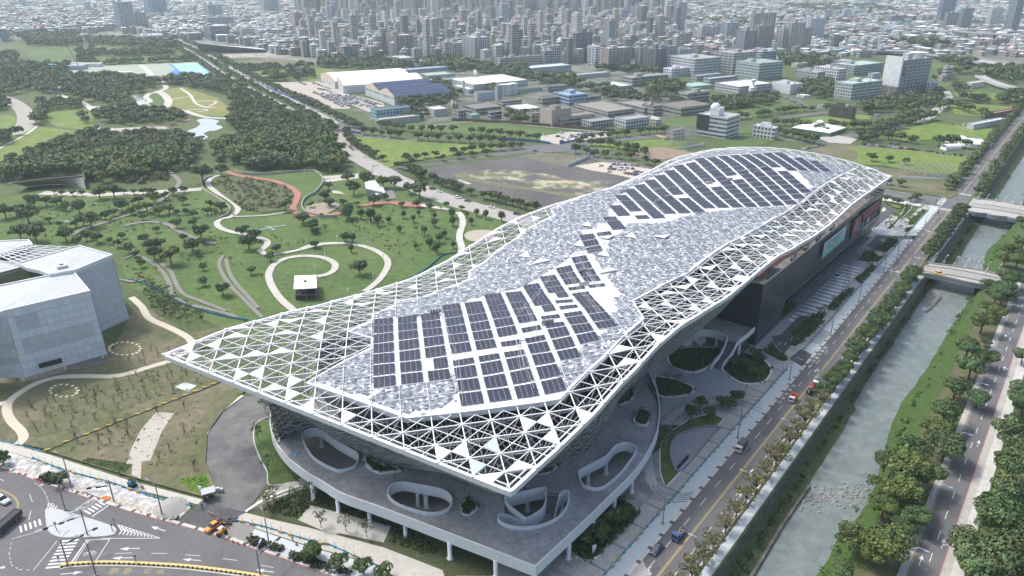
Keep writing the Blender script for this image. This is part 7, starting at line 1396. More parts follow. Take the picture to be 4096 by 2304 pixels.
P=K2(1022,705);b=MB();b.col=(.66,.67,.68);b.lathe(P,[(1.6,0),(1.4,16),(1.4,17)],12);tag(b.build('chimney',RM),'round white chimney in front of the brilliant white factory roof','chimney')
P=K3(700,670);root=empty('water_tower',P,0,'white and blue water tower beside the low white roofed hall','water tower');b=MB();b.lathe((0,0,0),[(3.4,0),(3.4,7)],14);b.build('blue_tank',mat('tank_blue',(.12,.25,.42)),root);b=MB();b.lathe((0,0,7),[(4.2,0),(4.2,4),(1,6),(1.2,9),(2.6,9.2),(2.6,12),(.6,13)],14);b.build('white_tank',mat('museum_trim'),root)
P=K2(1107,600);root=empty('water_tower',P,0,'small white water tower on legs behind the white factory roof','water tower');b=MB();[b.bar((1.5*x,1.5*y,0),(1.2*x,1.2*y,9),.2)for x in(-1,1)for y in(-1,1)];b.build('frame',WSTEEL,root);b=MB();b.lathe((0,0,9),[(2.4,0),(2.4,4),(.6,5)],12);b.build('tank',WSTEEL,root)
A=K1(1490,385);B=K1(1960,365);C=K1(1440,320);b=MB();root=empty('wedge_hall',(0,0,0),0,'wedge shaped dark glass hall with a sweeping white roof under construction','hall')
b.col=(.62,.64,.66);P=[K1(1440,322,16),K1(1960,365,4),K1(1930,352,4),K1(1460,318,17)];zz=[14,5,5,15];V=[K1(1432,322,16),K1(1960,366,5),K1(1930,356,5),K1(1500,322,16)];b.poly(V);b.build('roof',RM,root);b=MB();b.col=(.16,.19,.23);b.poly([(*K1(1480,382)[:2],0),(*K1(1960,372)[:2],0),V[1],V[0]]);b.build('glass_wall',FE,root)
A=K2(90,345);B=K2(420,350);root=empty('arena',(0,0,0),0,'low arena with a curved white roof beside the tan brick building','arena');A=Vector(A);B=Vector(B);d=(B-A);wd=d.length;d/=wd;n=Vector((-d.y,d.x,0));b=MB();g=MB();N=12;b.col=(.60,.63,.66);g.col=(.24,.27,.31)
for i in range(N):
 z0,z1=8+9*math.sin(math.pi*i/N),8+9*math.sin(math.pi*(i+1)/N);p=A+d*(wd*i/N);q=A+d*(wd*(i+1)/N);b.poly([(p.x,p.y,z0),(q.x,q.y,z1),(q.x+n.x*55,q.y+n.y*55,z1*.9),(p.x+n.x*55,p.y+n.y*55,z0*.9)]);g.poly([(p.x,p.y,0),(q.x,q.y,0),(q.x,q.y,z1-.8),(p.x,p.y,z0-.8)])
b.build('roof',RM,root);g.build('wall',FB,root)
r_,Q,wr,wl,h=bld(K3,520,960,815,315,605,'B',(.60,.62,.65),(.40,.40,.39),'office_building','white banded office building with two white domes on its roof','building',top=False,az=R(48))
b=MB();b.col=(.66,.68,.70);b.box((*Q(wr*.45,wl*.55),h),(9,8,6),R(48));b.build('roof_house',RM,r_)
for a,c,zz,rr in((.42,.6,h+6,4.2),(.75,.75,h+4,3.6)):b=MB();b.col=(.74,.75,.76);q_=Q(wr*a,wl*c);b.lathe((q_[0],q_[1],zz-1),[(rr,0),(rr*.98,rr*.4),(rr*.8,rr*.8),(rr*.45,rr*1.05),(.1,rr*1.12)],16);b.build('dome',RM,r_,True)
b=MB();b.col=(.04,.045,.05);b.prism([Q(-.4,wl*.6),Q(.2,wl*.6),Q(.2,wl+.3),Q(-.4,wl+.3)],6,h+.3);b.build('black_screen',RM,r_)
bld(K3,850,965,885,700,875,'A',(.70,.71,.71),(.60,.61,.61),'house','bright white cubic house with small black windows','house',az=R(48))
r_,Q,wr,wl,h=bld(K3,1385,825,745,1230,1400,'A',(.10,.085,.075),(.12,.10,.09),'building_site','half built block wrapped in dark brown scaffolding','building',az=R(40))
b=MB()
for i in range(9):
 for zz in range(0,int(h)+2,2):b.bar((*Q(-1,wl*i/8),zz),(*Q(-1,wl*min(8,i+1)/8),zz),.09);b.bar((*Q(wr*i/8,-1),zz),(*Q(wr*min(8,i+1)/8,-1),zz),.09)
 b.bar((*Q(-1,wl*i/8),0),(*Q(-1,wl*i/8),h+2),.09);b.bar((*Q(wr*i/8,-1),0),(*Q(wr*i/8,-1),h+2),.09)
b.build('scaffold',mat('scaffold_brown',(.13,.11,.10)),r_)
P=K3(1160,905);root=empty('pavilion',P,R(45),'square pavilion with a white hipped roof and a small lantern','pavilion');b=MB();V=[(-17,-17,3.5),(17,-17,3.5),(17,17,3.5),(-17,17,3.5)];T4=[(-3,-3,7),(3,-3,7),(3,3,7),(-3,3,7)]
for i in range(4):b.poly([V[i],V[(i+1)%4],T4[(i+1)%4],T4[i]])
b.build('roof',WPANEL,root);b=MB();b.box((0,0,7),(5,5,1.6));[b.poly([(x,y,8.6),(x2,y2,8.6),(0,0,10.4)])for(x,y),(x2,y2)in zip([(-3,-3),(3,-3),(3,3),(-3,3)],[(3,-3),(3,3),(-3,3),(-3,-3)])];b.build('lantern',WPANEL,root);b=MB();b.col=(.16,.25,.20);b.box((0,0,0),(33,33,3.2));b.build('wall',FN,root)
P=K3(2235,1000);root=empty('round_tent',P,0,'round white tent with a pale blue cap near the riverside road','tent');b=MB();b.lathe((0,0,0),[(12,0),(12,3.2),(2,5.4),(.1,5.6)],28);b.build('canopy',WPANEL,root);b=MB();b.lathe((0,0,5.3),[(2.2,0),(.1,.9)],10);b.build('cap',mat('tank_blue'),root)
for x,y,sx,sy,a,lb in((2095,975,16,10,10,'white barrel marquee behind the round tent'),(2070,1030,14,7,10,'white gabled marquee left of the round tent')):
 P=K3(x,y);root=empty('marquee',P,R(a),lb,'tent');b=MB()
 for i in range(8):
  a0,a1=math.pi*i/8,math.pi*(i+1)/8;b.poly([(-sx/2,-sy/2*math.cos(a0),1.5+3*math.sin(a0)),(-sx/2,-sy/2*math.cos(a1),1.5+3*math.sin(a1)),(sx/2,-sy/2*math.cos(a1),1.5+3*math.sin(a1)),(sx/2,-sy/2*math.cos(a0),1.5+3*math.sin(a0))])
 b.build('canopy',WPANEL,root);b=MB();b.box((0,0,0),(sx*.98,sy*.96,2));b.build('wall',WPANEL,root)
for fn,x,y,nx,ny,h,az_,lb in((K3,250,1010,7,3,15,32,'tall open steel frame standing beside the white banded office'),(K6,1960,345,9,3,9,-12,'low open steel frame on the brown plot at right')):
 P=fn(x,y);root=empty('steel_frame',P,R(az_),lb,'frame');b=MB()
 for i in range(nx):
  for j in range(ny):
   b.bar(((i-nx/2)*4,j*5,0),((i-nx/2)*4,j*5,h),.12)
   for zz in range(3,int(h)+1,3):
    if i<nx-1:b.bar(((i-nx/2)*4,j*5,zz),((i+1-nx/2)*4,j*5,zz),.09)
    if j<ny-1:b.bar(((i-nx/2)*4,j*5,zz),((i-nx/2)*4,j*5+5,zz),.09)
 b.build('posts',mat('frame_steel',(.34,.34,.33)),root);b=MB();b.box((0,-4,0),(nx*4.4,.3,1.7),0);b.build('white_hoarding',WPANEL,root)
b=MB();b.wall(map_(K5,[(1100,152),(1240,156),(1500,170),(1900,200),(2280,232)]),.4,0,2.6);tag(b.build('boundary_wall',mat('brown_wall',(.17,.12,.10),var=.2)),'long dark brown wall along the campus field','wall')
b=MB();b.wall(map_(K5,[(1940,487),(2098,420)]),.3,0,2.6);tag(b.build('hoarding',mat('hoarding_blue_white',(.55,.62,.64))),'pale hoarding between the weedy lot and the small car park','hoarding')
BLF=mat('fence_blue',(.06,.15,.35),var=.3,scale=.4)
for fn,l,h_,lb in((K5,[(360,235),(445,247)],1.6,'short blue fence at the left road junction'),(K5,[(1240,268),(1500,290),(1750,310),(1815,320)],1.8,'blue fence below the campus field'),(K5,[(1880,322),(2000,300),(2020,292)],1.8,'blue fence at the right end of the car park'),(K1,[(1960,645),(2200,745),(2576,900)],2.2,'blue fence along the factory side of the avenue'),(K5,[(0,10),(200,90),(400,165)],2.2,'blue and white fence on the far side of the avenue')):
 b=MB();b.wall(map_(fn,l),.2,.1,h_);tag(b.build('site_fence',BLF),lb,'fence')
# ---- the low city: separate houses, the nearest as things of their own, the rest as one mass
PAL=[(.62,.62,.60),(.50,.50,.49),(.42,.41,.39),(.36,.34,.32),(.46,.40,.36),(.38,.28,.25),(.55,.53,.48),(.33,.36,.39),(.68,.68,.67),(.28,.27,.28),(.44,.46,.47)]
RPAL=[(.82,.82,.80),(.78,.78,.77),(.48,.47,.45),(.34,.33,.32),(.56,.60,.60),(.30,.45,.40),(.40,.24,.20),(.78,.78,.76),(.36,.44,.50)]
ZN=[(lambda u,v:True)]
def cityspot(u,v):
 def below(P):
  for(a,y0),(c,y1)in zip(P[:-1],P[1:]):
   if a<=u<=c:return v<y0+(y1-y0)*(u-a)/(c-a)
  return False
 if not below([(-200,96),(0,96),(130,90),(330,86),(420,98),(560,104),(640,120),(700,138),(790,150),(880,158),(980,152),(1180,152),(1350,163),(1500,160),(1660,140),(1750,140),(1880,150),(2000,150),(2180,140),(2300,132),(2776,160)]):return 0,0,0
 if 130<u<330 and v>70 and u<300 and v>84:return 0,0,0
 if u>1700:
  if v>55 and 1850<u<2776 and v<150:return .50,4,9
  return .72,5,14
 if 750<u<1750:return .94,10,30
 return .93,6,15
occ=[]
rc=random.Random(44);HS=[]
y=620.0
while y<4600:
 step=16 if y<1500 else 21 if y<2400 else 34
 xw=y*.86+60;x=-xw
 while x<xw:
  x+=step*rc.uniform(.85,1.25);jx=x+rc.uniform(-2,2);jy=y+rc.uniform(-4,4)
  u,v=PX(jx,jy,0)
  if u<-60 or u>4160 or v<-250:continue
  pr,h0,h1=cityspot(u*.62891,v*.62891)
  if rc.random()>pr:continue
  h=rc.uniform(h0,h1);
  if h1>20 and rc.random()<.12:h=rc.uniform(30,62)
  if h1==30 and y>2000 and rc.random()<.28:h=rc.uniform(60,135)
  HS.append((jx,jy,h,step*rc.uniform(.42,1.0)*(.8 if h>25 else 1),step*rc.uniform(.5,.85)*(.8 if h>25 else 1)))
 y+=step*(1.15 if rc.random()<.85 else 1.6)
print('city houses',len(HS))
keep=[]
boxes=[]
for o in D.objects:
 if o.name.startswith('wall')and o.parent is not None and o.parent.get('category')in('building','tower','house'):
  xs=[v.co.x for v in o.data.vertices];ys=[v.co.y for v in o.data.vertices];boxes.append((min(xs)-6,max(xs)+6,min(ys)-6,max(ys)+6))
HS=[q for q in HS if not any(a<q[0]<b_ and c<q[1]<d_ for a,b_,c,d_ in boxes)]
HS.sort(key=lambda q:q[1])
def house(b,w_,q,rn_,k=0):
 x,y,h,a,c=q;col=rn_.choice(PAL);rf_=rn_.choice(RPAL if h<16 else RPAL[2:4]+PAL[:4]);kk=rn_.uniform(.6,1.25);col=tuple(min(.8,t*kk)for t in col)
 w_.col=col;w_.box((x,y,0),(a,c,h),RZ+k);b.col=rf_;b.box((x,y,h-.2),(a+.5,c+.5,.5),RZ+k)
 if h>8 and rn_.random()<.7:b.col=col;b.box((x+rn_.uniform(-.25,.25)*a,y+rn_.uniform(-.2,.2)*c,h+.3),(a*.35,c*.35,2.8),RZ+k,cap=rf_)
 if rn_.random()<.4:b.col=rn_.choice(RPAL);b.box((x+rn_.uniform(-.3,.3)*a,y+rn_.uniform(-.3,.3)*c,h+.3),(a*.4,c*.3,1.6),RZ+k)
rn_=random.Random(12)
for q in HS[:280]:
 w_=MB();b=MB();house(b,w_,q,rn_);root=empty('city_house',(0,0,0),0,'ordinary city house among the rows just beyond the campus and towers','house','ordinary city houses')
 w_.build('wall',FA if rn_.random()<.6 else FC,root);b.build('roof',RM,root)
w_=MB();w2=MB();b=MB()
for i,q in enumerate(HS[280:]):house(b,w_ if i%2 else w2,q,rn_)
root=empty('distant_city',(0,0,0),0,'mass of distant city houses and blocks fading towards the skyline','city');root['kind']='stuff'
w_.build('walls',FA,root);w2.build('walls',FC,root);b.build('roofs',RM,root)
for o in root.children:o['kind']='stuff'
for fn,l,wd,z,lb in((K3,[(1180,165),(1400,178),(1700,190),(2000,208),(2300,228),(2640,250)],22,9,'long elevated expressway crossing the right distance'),(K3,[(250,100),(450,112),(620,130),(900,150),(1190,168)],22,9,'elevated road crossing behind the towers'),(K3,[(1500,345),(1700,350),(1900,362),(2150,400),(2400,440),(2650,455)],26,6,'wide elevated highway at the right edge'),(K3,[(2270,520),(2350,560),(2480,600),(2640,620)],10,4,'curving ramp at the right edge')):
 P=smooth(map_(fn,l,z),4);b=MB();b.ribbon(P,wd,z);b.wall(offset(P,wd/2),.5,z-1.8,z+1);b.wall(offset(P,-wd/2),.5,z-1.8,z+1)
 for Q_,a in resample(P,38):b.box((Q_[0],Q_[1],0),(2.2,wd*.5,z-.5),a)
 tag(b.build('elevated_road',mat('viaduct',(.36,.365,.37),var=.1,scale=.05)),lb,'viaduct')
P0,P1=Vector(K3(1590,215,9)),Vector(K3(1825,210,9));b=MB()
for o in(-9,9):
 pr_=None
 for i in range(17):
  t=i/16;p=P0.lerp(P1,t)+Vector((0,o,0));z=9+34*4*t*(1-t)*.55;q_=(p.x,p.y,z);
  if pr_:b.bar(pr_,q_,1.1)
  if i%2:b.bar(q_,(p.x,p.y,9),.3)
  pr_=q_
tag(b.build('arch_bridge',mat('arch_blue',(.36,.52,.62))),'pale blue steel arch bridge in the right distance','bridge')
# ================================================================ BRIDGES over the river
b=MB();b.prism([p[:2]for p in map_(K7,[(920,462),(968,438),(1035,455),(985,486)])],0,.5);tag(b.build('skylight_slab',mat('skylight_grey',(.45,.49,.49),rough=.4,var=.1)),'pale diamond shaped slab lying in the lawn above the yellow barriers','skylight')
def bridge(s0,s1,w0,w1,label,scal=False):
 root=empty('road_bridge',(0,0,0),0,label,'bridge');N=18;b=MB();near=[];farp=[]
 for i in range(N+1):
  t=i/N;w_=w0+(w1-w0)*t;bow=(-1.9*math.sin(math.pi*t)+(1.0*math.sin(2*math.pi*t)if not scal else 0)+(1.7*abs(math.sin(3*math.pi*t))*-1 if scal else 0));z=.35+.55*math.sin(math.pi*t)
  near.append(L(s0+bow+3.2*t*(0 if scal else 1),w_,z));farp.append(L(s1-bow*.5+3.2*t*(0 if scal else 1),w_,z))
 for i in range(N):b.poly([near[i+1],near[i],farp[i],farp[i+1]])
 b.build('deck',CONC,root);b=MB()
 for i in range(N):p,q=near[i],near[i+1];b.poly([(p[0],p[1],p[2]-1.9),(q[0],q[1],q[2]-1.9),q,p]);p,q=farp[i],farp[i+1];b.poly([(p[0],p[1],p[2]-1.9),(q[0],q[1],q[2]-1.9),q,p])
 for i in range(N):b.poly([(near[i][0],near[i][1],near[i][2]-1.9),(near[i+1][0],near[i+1][1],near[i+1][2]-1.9),(farp[i+1][0],farp[i+1][1],farp[i+1][2]-1.9),(farp[i][0],farp[i][1],farp[i][2]-1.9)])
 b.build('girder',mat('bridge_blue_grey' if scal else 'bridge_grey',(.20,.24,.30)if scal else(.33,.33,.32),var=.15,scale=.5),root);b=MB()
 for P in(near,farp):b.wall(P,.4,[p[2]-.1 for p in P],[p[2]+.75 for p in P])
 b.build('parapet',mat('bridge_parapet',(.36,.36,.345),var=.15,scale=1),root);b=MB()
 sm=s0*.5+s1*.5
 for c in(-1,1):b.ribbon([L(sm+c*4.6+3.2*i/N*(0 if scal else 1),w0+(w1-w0)*i/N,.42+.55*math.sin(math.pi*i/N))for i in range(N+1)],1.0)
 b.build('verge',GRASS,root);b=MB();b.ribbon([L(sm+3.2*i/N*(0 if scal else 1),w0+(w1-w0)*i/N,.37+.55*math.sin(math.pi*i/N))for i in range(N+1)],7.5);b.build('carriageway',mat('bridge_road',(.30,.295,.28),var=.12,scale=.3),root)
 for k in range(7):
  for c in(-1,1):
   t=(k+.5)/7;P=L(sm+c*5.0+3.2*t,w0+(w1-w0)*t,.9);b=MB();b.bar(P,(P[0]+.3,P[1],P[2]+5.5),.09,6);b.bar((P[0]+.3,P[1],P[2]+5.5),(P[0]+1.2,P[1]+.3,P[2]+6.2),.08,6);b.lathe((P[0]+1.3,P[1]+.3,P[2]+5.9),[(.1,0),(.35,.1),(.1,.5)],8)
   b.build('lamp_post',mat('lamp_white',(.62,.63,.64)),root)
bridge(381,397.5,48.5,17.5,'near road bridge with wavy grey parapets and pale lamp posts carrying a taxi');bridge(506,536,48.5,17.5,'far road bridge with a scalloped blue grey edge at the crossroads',True)
lgrid('road',382,402,9.5,17.6,.045,CONC);lgrid('road',506,545,-60,17.6,.045,ASPH)
# ================================================================ STREET FURNITURE
LPM=mat('lamp_grey',(.20,.22,.25),rough=.5,var=.05);LPB=mat('lamp_blue',(.30,.42,.52),rough=.5)
def lamp_proto(m,h=8.5,arm=2.6,sign=True):
 root=empty('street_lamp');b=MB();b.bar((0,0,0),(0,0,h),.17,8,.11);b.box((0,0,0),(.7,.7,.35));p=b.build('pole',m,root);b=MB();b.bar((0,0,h*.97),(arm*.55,0,h+1.0),.09,6);b.bar((arm*.55,0,h+1.0),(arm,0,h+.85),.09,6);a=b.build('arm',m,root);b=MB();b.box((arm+.45,0,h+.72),(1.1,.36,.18));l=b.build('lamp_head',m,root);ch=[(p,[]),(a,[]),(l,[])]
 if sign:b=MB();b.bar((-1.5,0,h*.62),(.8,0,h*.62),.05,6);q=b.build('crossbar',m,root);ch.append((q,[]))
 for o in[root]+[c[0]for c in ch]:COL.objects.unlink(o)
 return(root,ch)
LA=lamp_proto(LPM);LB=lamp_proto(LPB,8.2,2.9)
GL='street lamps along the riverside roads'
for fn,x,y in((K18,1195,455),(K10,1560,128),(K9,2070,1015),(K9,1590,1449),(K11,540,565),(K11,805,270),(K15,300,612),(K15,400,507),(K15,485,415),(K15,613,275),(K15,725,150)):
 clone(LA,fn(x,y),AZ-R(90),1,'grey arched street lamp on the pale pavement left of the riverside road','street lamp',GL)
for s in(140,172,204,236,268,300,332,364):clone(LB,L(s,50.6),AZ+R(90),.95,'blue grey street lamp among the planter trees beside the riverside road','street lamp',GL)
for fn,x,y in((K12,1490,800),(K12,1245,1420),(K11,2105,735),(K11,1880,1245),(K11,2020,900),(K11,2210,460),(K12,1700,290)):
 clone(LB,fn(x,y),AZ-R(90),.95,'blue street lamp leaning over the eastern road','street lamp',GL)
for fn,x,y,a in((K7,375,982,150),(K7,852,1132,150),(K8,105,1312,120),(K26,795,795,60),(K7,505,1449,150)):
 clone(LA,fn(x,y),R(a),1.15,'tall grey street lamp on the works strip beside the near street','street lamp','street lamps beside the near street')
def whitepost(P,label,h=3.6):
 root=empty('park_lamp',P,0,label,'lamp','white lamp posts in the park');b=MB();b.bar((0,0,0),(0,0,h),.09,6);b.build('pole',WSTEEL,root);b=MB();b.box((.25,0,h-.1),(.6,.25,.25));b.build('lamp_head',WSTEEL,root)
for fn,l in((K4,[(535,545),(745,555),(1245,665),(1225,455),(1010,445),(1950,385),(2075,370),(2205,365),(2290,370),(1525,690),(1550,680),(865,650),(885,650),(1870,885),(2090,975),(2145,895),(2185,950),(2355,950),(2445,850),(2285,1060),(2080,1120),(1990,1095),(2045,1225),(2520,1250),(850,910),(1155,1150),(2225,480),(2280,590),(2165,470),(2395,350),(1855,640),(1810,420)]),(K5,[(35,540),(115,545),(225,530),(220,685),(288,720),(110,750),(205,820),(225,825),(260,630),(270,1030),(180,1160),(110,1240),(530,1310),(350,1420),(460,1050),(488,1070),(605,1165),(685,665),(705,705),(790,720),(905,730),(970,745),(400,500),(1145,860),(10,1120)])):
 for x,y in l:whitepost(fn(x,y),'slim white lamp post standing beside the park paths and walls')
def signal(P,ang,ln,label,h=6.2):
 root=empty('traffic_signal',P,ang,label,'traffic signal');b=MB();b.bar((0,0,0),(0,0,h+1.8),.2,8,.14);b.build('pole',LPM,root);b=MB();b.bar((0,0,h),(ln,0,h+.3),.11,6);b.bar((0,0,h+1.6),(ln*.6,0,h+.35),.05,5);b.build('mast_arm',LPM,root)
 for t in(.55,.97):
  b=MB();b.box((ln*t,0,h-.25),(1.2,.28,.38));o=b.build('signal_head',mat('signal_black',(.03,.03,.03)),root)
  b=MB();[b.box((ln*t-.42+.28*i,-.16,h-.12),(.2,.05,.2))for i in range(4)];b.build('signal_lens',mat('lens_dull',(.16,.10,.08)),o)
 b=MB();b.box((ln*.3,0,h-.15),(1.7,.06,.5));b.build('street_sign',mat('sign_green',(.03,.22,.15)),root);b=MB();b.bar((0,0,h+1.8),(1.6,.6,h+2.6),.07,5);b.box((2.1,.8,h+2.5),(1.2,.4,.18),.4);b.build('lamp_head',LPB,root)
signal(K17(540,860),R(215),8.5,'signal mast standing on the white traffic island');signal(K17(258,1298),R(50),8.0,'signal mast at the end of the yellow and black kerb');signal(K7(1368,1449),R(60),7,'signal mast at the lower edge right of the orange pickup');signal(K17(915,368),R(190),5.5,'signal mast beside the orange heap on the works strip',5);signal(L(508,66),AZ+R(180+60),7,'signal mast at the far crossroads beside the plaza corner');signal(L(543,50),AZ+R(60),7,'signal mast on the river side of the far crossroads');signal(K5(685,508),R(100),6,'signal mast at the junction by the gravel lot');signal(K5(528,548),R(60),6,'signal mast on the park side of the gravel lot junction')
def pole(P,h,label,name='utility_pole',r=.12,m=None):
 b=MB();b.bar(P,(P[0],P[1],h),r,7,r*.7);b.box((P[0],P[1],h-.5),(.5,.2,.7));tag(b.build(name,m or LPM),label,'pole')
pole(K17(220,500),5,'small signal post at the tip of the traffic island');pole(K17(98,795),2.6,'short post with lights at the left of the traffic island');pole(K17(898,805),2.4,'left sign post at the right end of the island');pole(K17(938,740),2.6,'right sign post at the right end of the island');pole(K17(1240,1268),2.6,'slim post on the yellow and black kerb');pole(K17(135,1250),2.0,'short post beside the big crosswalk');pole(K9(1232,890),3.2,'white lamp post in the large oval bed');pole(K9(1048,1240),4,'thin post on the grey plaza near the teardrop bed');pole(K9(1645,1160),4,'thin post on the plaza below the round bed');pole(K5(1170,690),8,'grey lamp post in the tree row by the gravel lot');pole(K5(1425,795),8,'grey lamp post in the tree row near the roof edge');pole(K5(1500,370),6,'post at the far junction by the car park');pole(K5(985,600),8,'grey lamp post beside the gravel lot road')
for k,(x,y)in enumerate(((1640,810),(1655,800),(1670,790),(1690,775),(1705,760))):P=K20(x,y+20);b=MB();b.bar(P,(P[0],P[1],14),.09,6,.05);tag(b.build('flagpole',mat('pole_bronze',(.16,.12,.10))),'tall bare flagpole in the hedge bed of the striped forecourt','flagpole','flagpoles')
for k,(x,y)in enumerate(((12,640),(22,632),(150,600),(160,590),(172,580))):P=K15(x,y);b=MB();b.bar(P,(P[0],P[1],14),.09,6,.05);tag(b.build('flagpole',mat('pole_bronze')),'tall bare flagpole near the far end of the striped forecourt','flagpole','flagpoles')
kb=smooth(map_(K7,[(318,1402),(360,1392),(450,1385),(560,1382),(700,1385),(830,1392),(960,1400),(1100,1415),(1250,1435),(1400,1460),(1600,1500)]),5);root=empty('striped_kerb',(0,0,0),0,'long low median kerb striped yellow and black along the near street','kerb')
b=MB();b.wall(kb,.75,0,.55);b.build('kerb_body',mat('kerb_yellow',(.62,.47,.20),var=.1,scale=1),root);b=MB()
for P,a in resample(offset(kb,-.30),1.25,.3):b.box((P[0],P[1],.0),(.5,.30,.56),a+.35)
b.build('black_stripes',mat('kerb_black',(.045,.04,.035)),root);b=MB();b.wall(offset(kb,-.75),.5,0,.14);struct(b.build('kerb',CONCPATH))
FBL=mat('fence_blue_panel',(.045,.20,.38),var=.35,scale=.8,col2=(.08,.32,.40),sharp=.3);FGN=mat('fence_green_post',(.03,.22,.20));FYL=mat('barrier_yellow',(.56,.40,.10),var=.15,scale=1)
def wfence(pts,label,h=.95,yel=True,post=3.0):
 root=empty('works_fence',(0,0,0),0,label,'fence');P=smooth(pts,4);b=MB();b.wall(P,.14,.08,h*.55);b.build('blue_panels',FBL,root);b=MB()
 rs_=resample(P,post)
 for i,(Q_,a)in enumerate(rs_):b.bar((Q_[0],Q_[1],0),(Q_[0],Q_[1],h+.9),.05,5);b.box((Q_[0],Q_[1],0),(.3,.9,.25),a)
 o=b.build('posts',FGN,root)
 if yel:
  b=MB()
  for i,(Q_,a)in enumerate(rs_):
   if i%4 in(1,2)and hsh(i,label)<.8:b.box((Q_[0]+.35*math.sin(a),Q_[1]-.35*math.cos(a),.25),(1.3,.16,.6),a)
  b.build('yellow_panels',FYL,root)
wfence([L(s,67.6,.13)for s in range(100,256,8)],'blue works fence with yellow boards along the near riverside pavement');wfence([L(s,67.6,.13)for s in range(262,372,8)],'blue works fence beside the striped forecourt pavement');wfence([L(s,67.4,.13)for s in range(376,504,8)],'blue works fence along the far riverside pavement')
wfence(map_(K7,[(172,830),(300,880),(430,920),(560,952),(700,1000),(850,1048),(1005,1082)],.1),'blue works fence on the dusty strip left of the site entrance');wfence(map_(K7,[(1215,1165),(1260,1162),(1400,1195),(1560,1245),(1706,1285)],.1)+map_(K8,[(400,1280),(550,1345),(700,1410)],.1),'blue works fence on the paved strip right of the site entrance')
wfence(map_(K7,[(-60,730),(60,752),(150,778),(230,800)],.1),'dark blue barrier along the far left pavement',.9,False);wfence(map_(K4,[(890,1118),(1000,1138),(1080,1170),(1170,1210),(1240,1258),(1330,1300),(1450,1345),(1600,1385),(1800,1420)]),'dull blue mesh fence curving along the museum side of the park',1.6,False);wfence(map_(K5,[(780,1310),(850,1270),(930,1215),(985,1170),(1040,1125),(1140,1110)]),'dull green mesh fence below the round plaza',1.5,False)
root=empty('barrier_line',(0,0,0),0,'long rail with yellow blocks crossing the lawn below the museum','barrier');P=map_(K7,[(250,800),(400,735),(520,690),(640,640),(780,588),(920,530),(1050,485),(1180,430)]);b=MB();b.ribbon(offset(P,.3),.5,.12);b.wall(P,.12,.15,.75);b.wall(offset(P,.5),.12,.15,.45);b.build('rail',mat('rail_dark',(.12,.13,.14),var=.3,scale=1),root)
for x,y in((252,795),(350,752),(455,714),(512,690),(575,666),(635,640),(725,607),(779,586),(832,565),(865,551),(920,530),(975,508),(1023,488),(1075,467),(1122,448),(1172,428)):Q_=K7(x,y);b=MB();b.box(Q_,(1.6,.45,.9),R(22));b.build('yellow_block',FYL,root)
CN=None;root=empty('traffic_cone');b=MB();b.lathe((0,0,0),[(.28,0),(.28,.05),(.2,.06),(.05,.75)],8);c0=b.build('cone_body',mat('cone_red',(.50,.06,.04)),root);b=MB();b.lathe((0,0,.32),[(.145,0),(.105,.16)],8);c1=b.build('white_band',WPANEL,root)
for o in(root,c0,c1):COL.objects.unlink(o)
CN=(root,[(c0,[]),(c1,[])])
for x,y in((85,300),(105,310),(232,345),(255,352),(312,370),(418,408),(448,420),(465,426),(482,432),(500,437),(728,508),(765,520),(800,530),(825,538),(880,555),(938,575),(1003,592),(1065,610),(1123,635),(1188,655),(1207,660)):clone(CN,K26(x,y+6),0,1.1,'red traffic cone on the near kerb of the dusty works strip','traffic cone','traffic cones by the near street')
for x,y in((1305,530),(1398,562),(1555,612),(1628,632),(1725,642)):clone(CN,K17(x,y+12),0,1.1,'red traffic cone near the mound of sand','traffic cone','traffic cones by the near street')
for x,y in((348,590),(425,600),(458,550),(480,775),(545,795),(622,815)):clone(CN,K27(x,y+12),0,1.2,'red traffic cone beside the orange pickup and roller','traffic cone','traffic cones by the near street')
b=MB();rs2=random.Random(4)
for _ in range(26):Q_=K17(808+rs2.uniform(-45,45),345+rs2.uniform(-25,20));stone(b,(Q_[0],Q_[1],.1),rs2.uniform(.3,.7))
tag(b.build('orange_netting',mat('net_orange',(.62,.20,.06),var=.3,scale=3)),'crumpled heap of orange netting on the works strip','netting')
Q_=K17(1730,470);b=MB()
for i in range(10):
 r0,r1=4.6*(1-i/10),4.6*(1-(i+1)/10);z0,z1=1.5*(1-(1-i/10)**1.5),1.5*(1-(1-(i+1)/10)**1.5);b.lathe((Q_[0],Q_[1],.1),[(r0,z0),(max(.05,r1),z1)],20)
tag(b.build('sand_mound',mat('sand_grey',(.30,.295,.28),var=.2,scale=1.5),None,True),'round grey mound of sand on the works strip','mound')
for(x,y,a,lb)in((1460,130,0,'crumpled blue tarpaulin on the podium near the left planter'),(300,480,0,'')):pass
for fn,x,y,n_,lb in((K16,640,350,14,'crumpled blue tarpaulin lying on the podium under the roof edge'),(K16,505,980,12,'pale blue sheet lying on the podium left of the big opening')):
 b=MB();
 for _ in range(n_):Q_=fn(x+rs2.uniform(-60,60),y+rs2.uniform(-28,28),7.05);stone(b,Q_,rs2.uniform(.3,.6))
 tag(b.build('tarpaulin',mat('tarp_blue' if n_==14 else 'tarp_pale',(.03,.14,.42)if n_==14 else(.25,.45,.60))),lb,'tarpaulin')
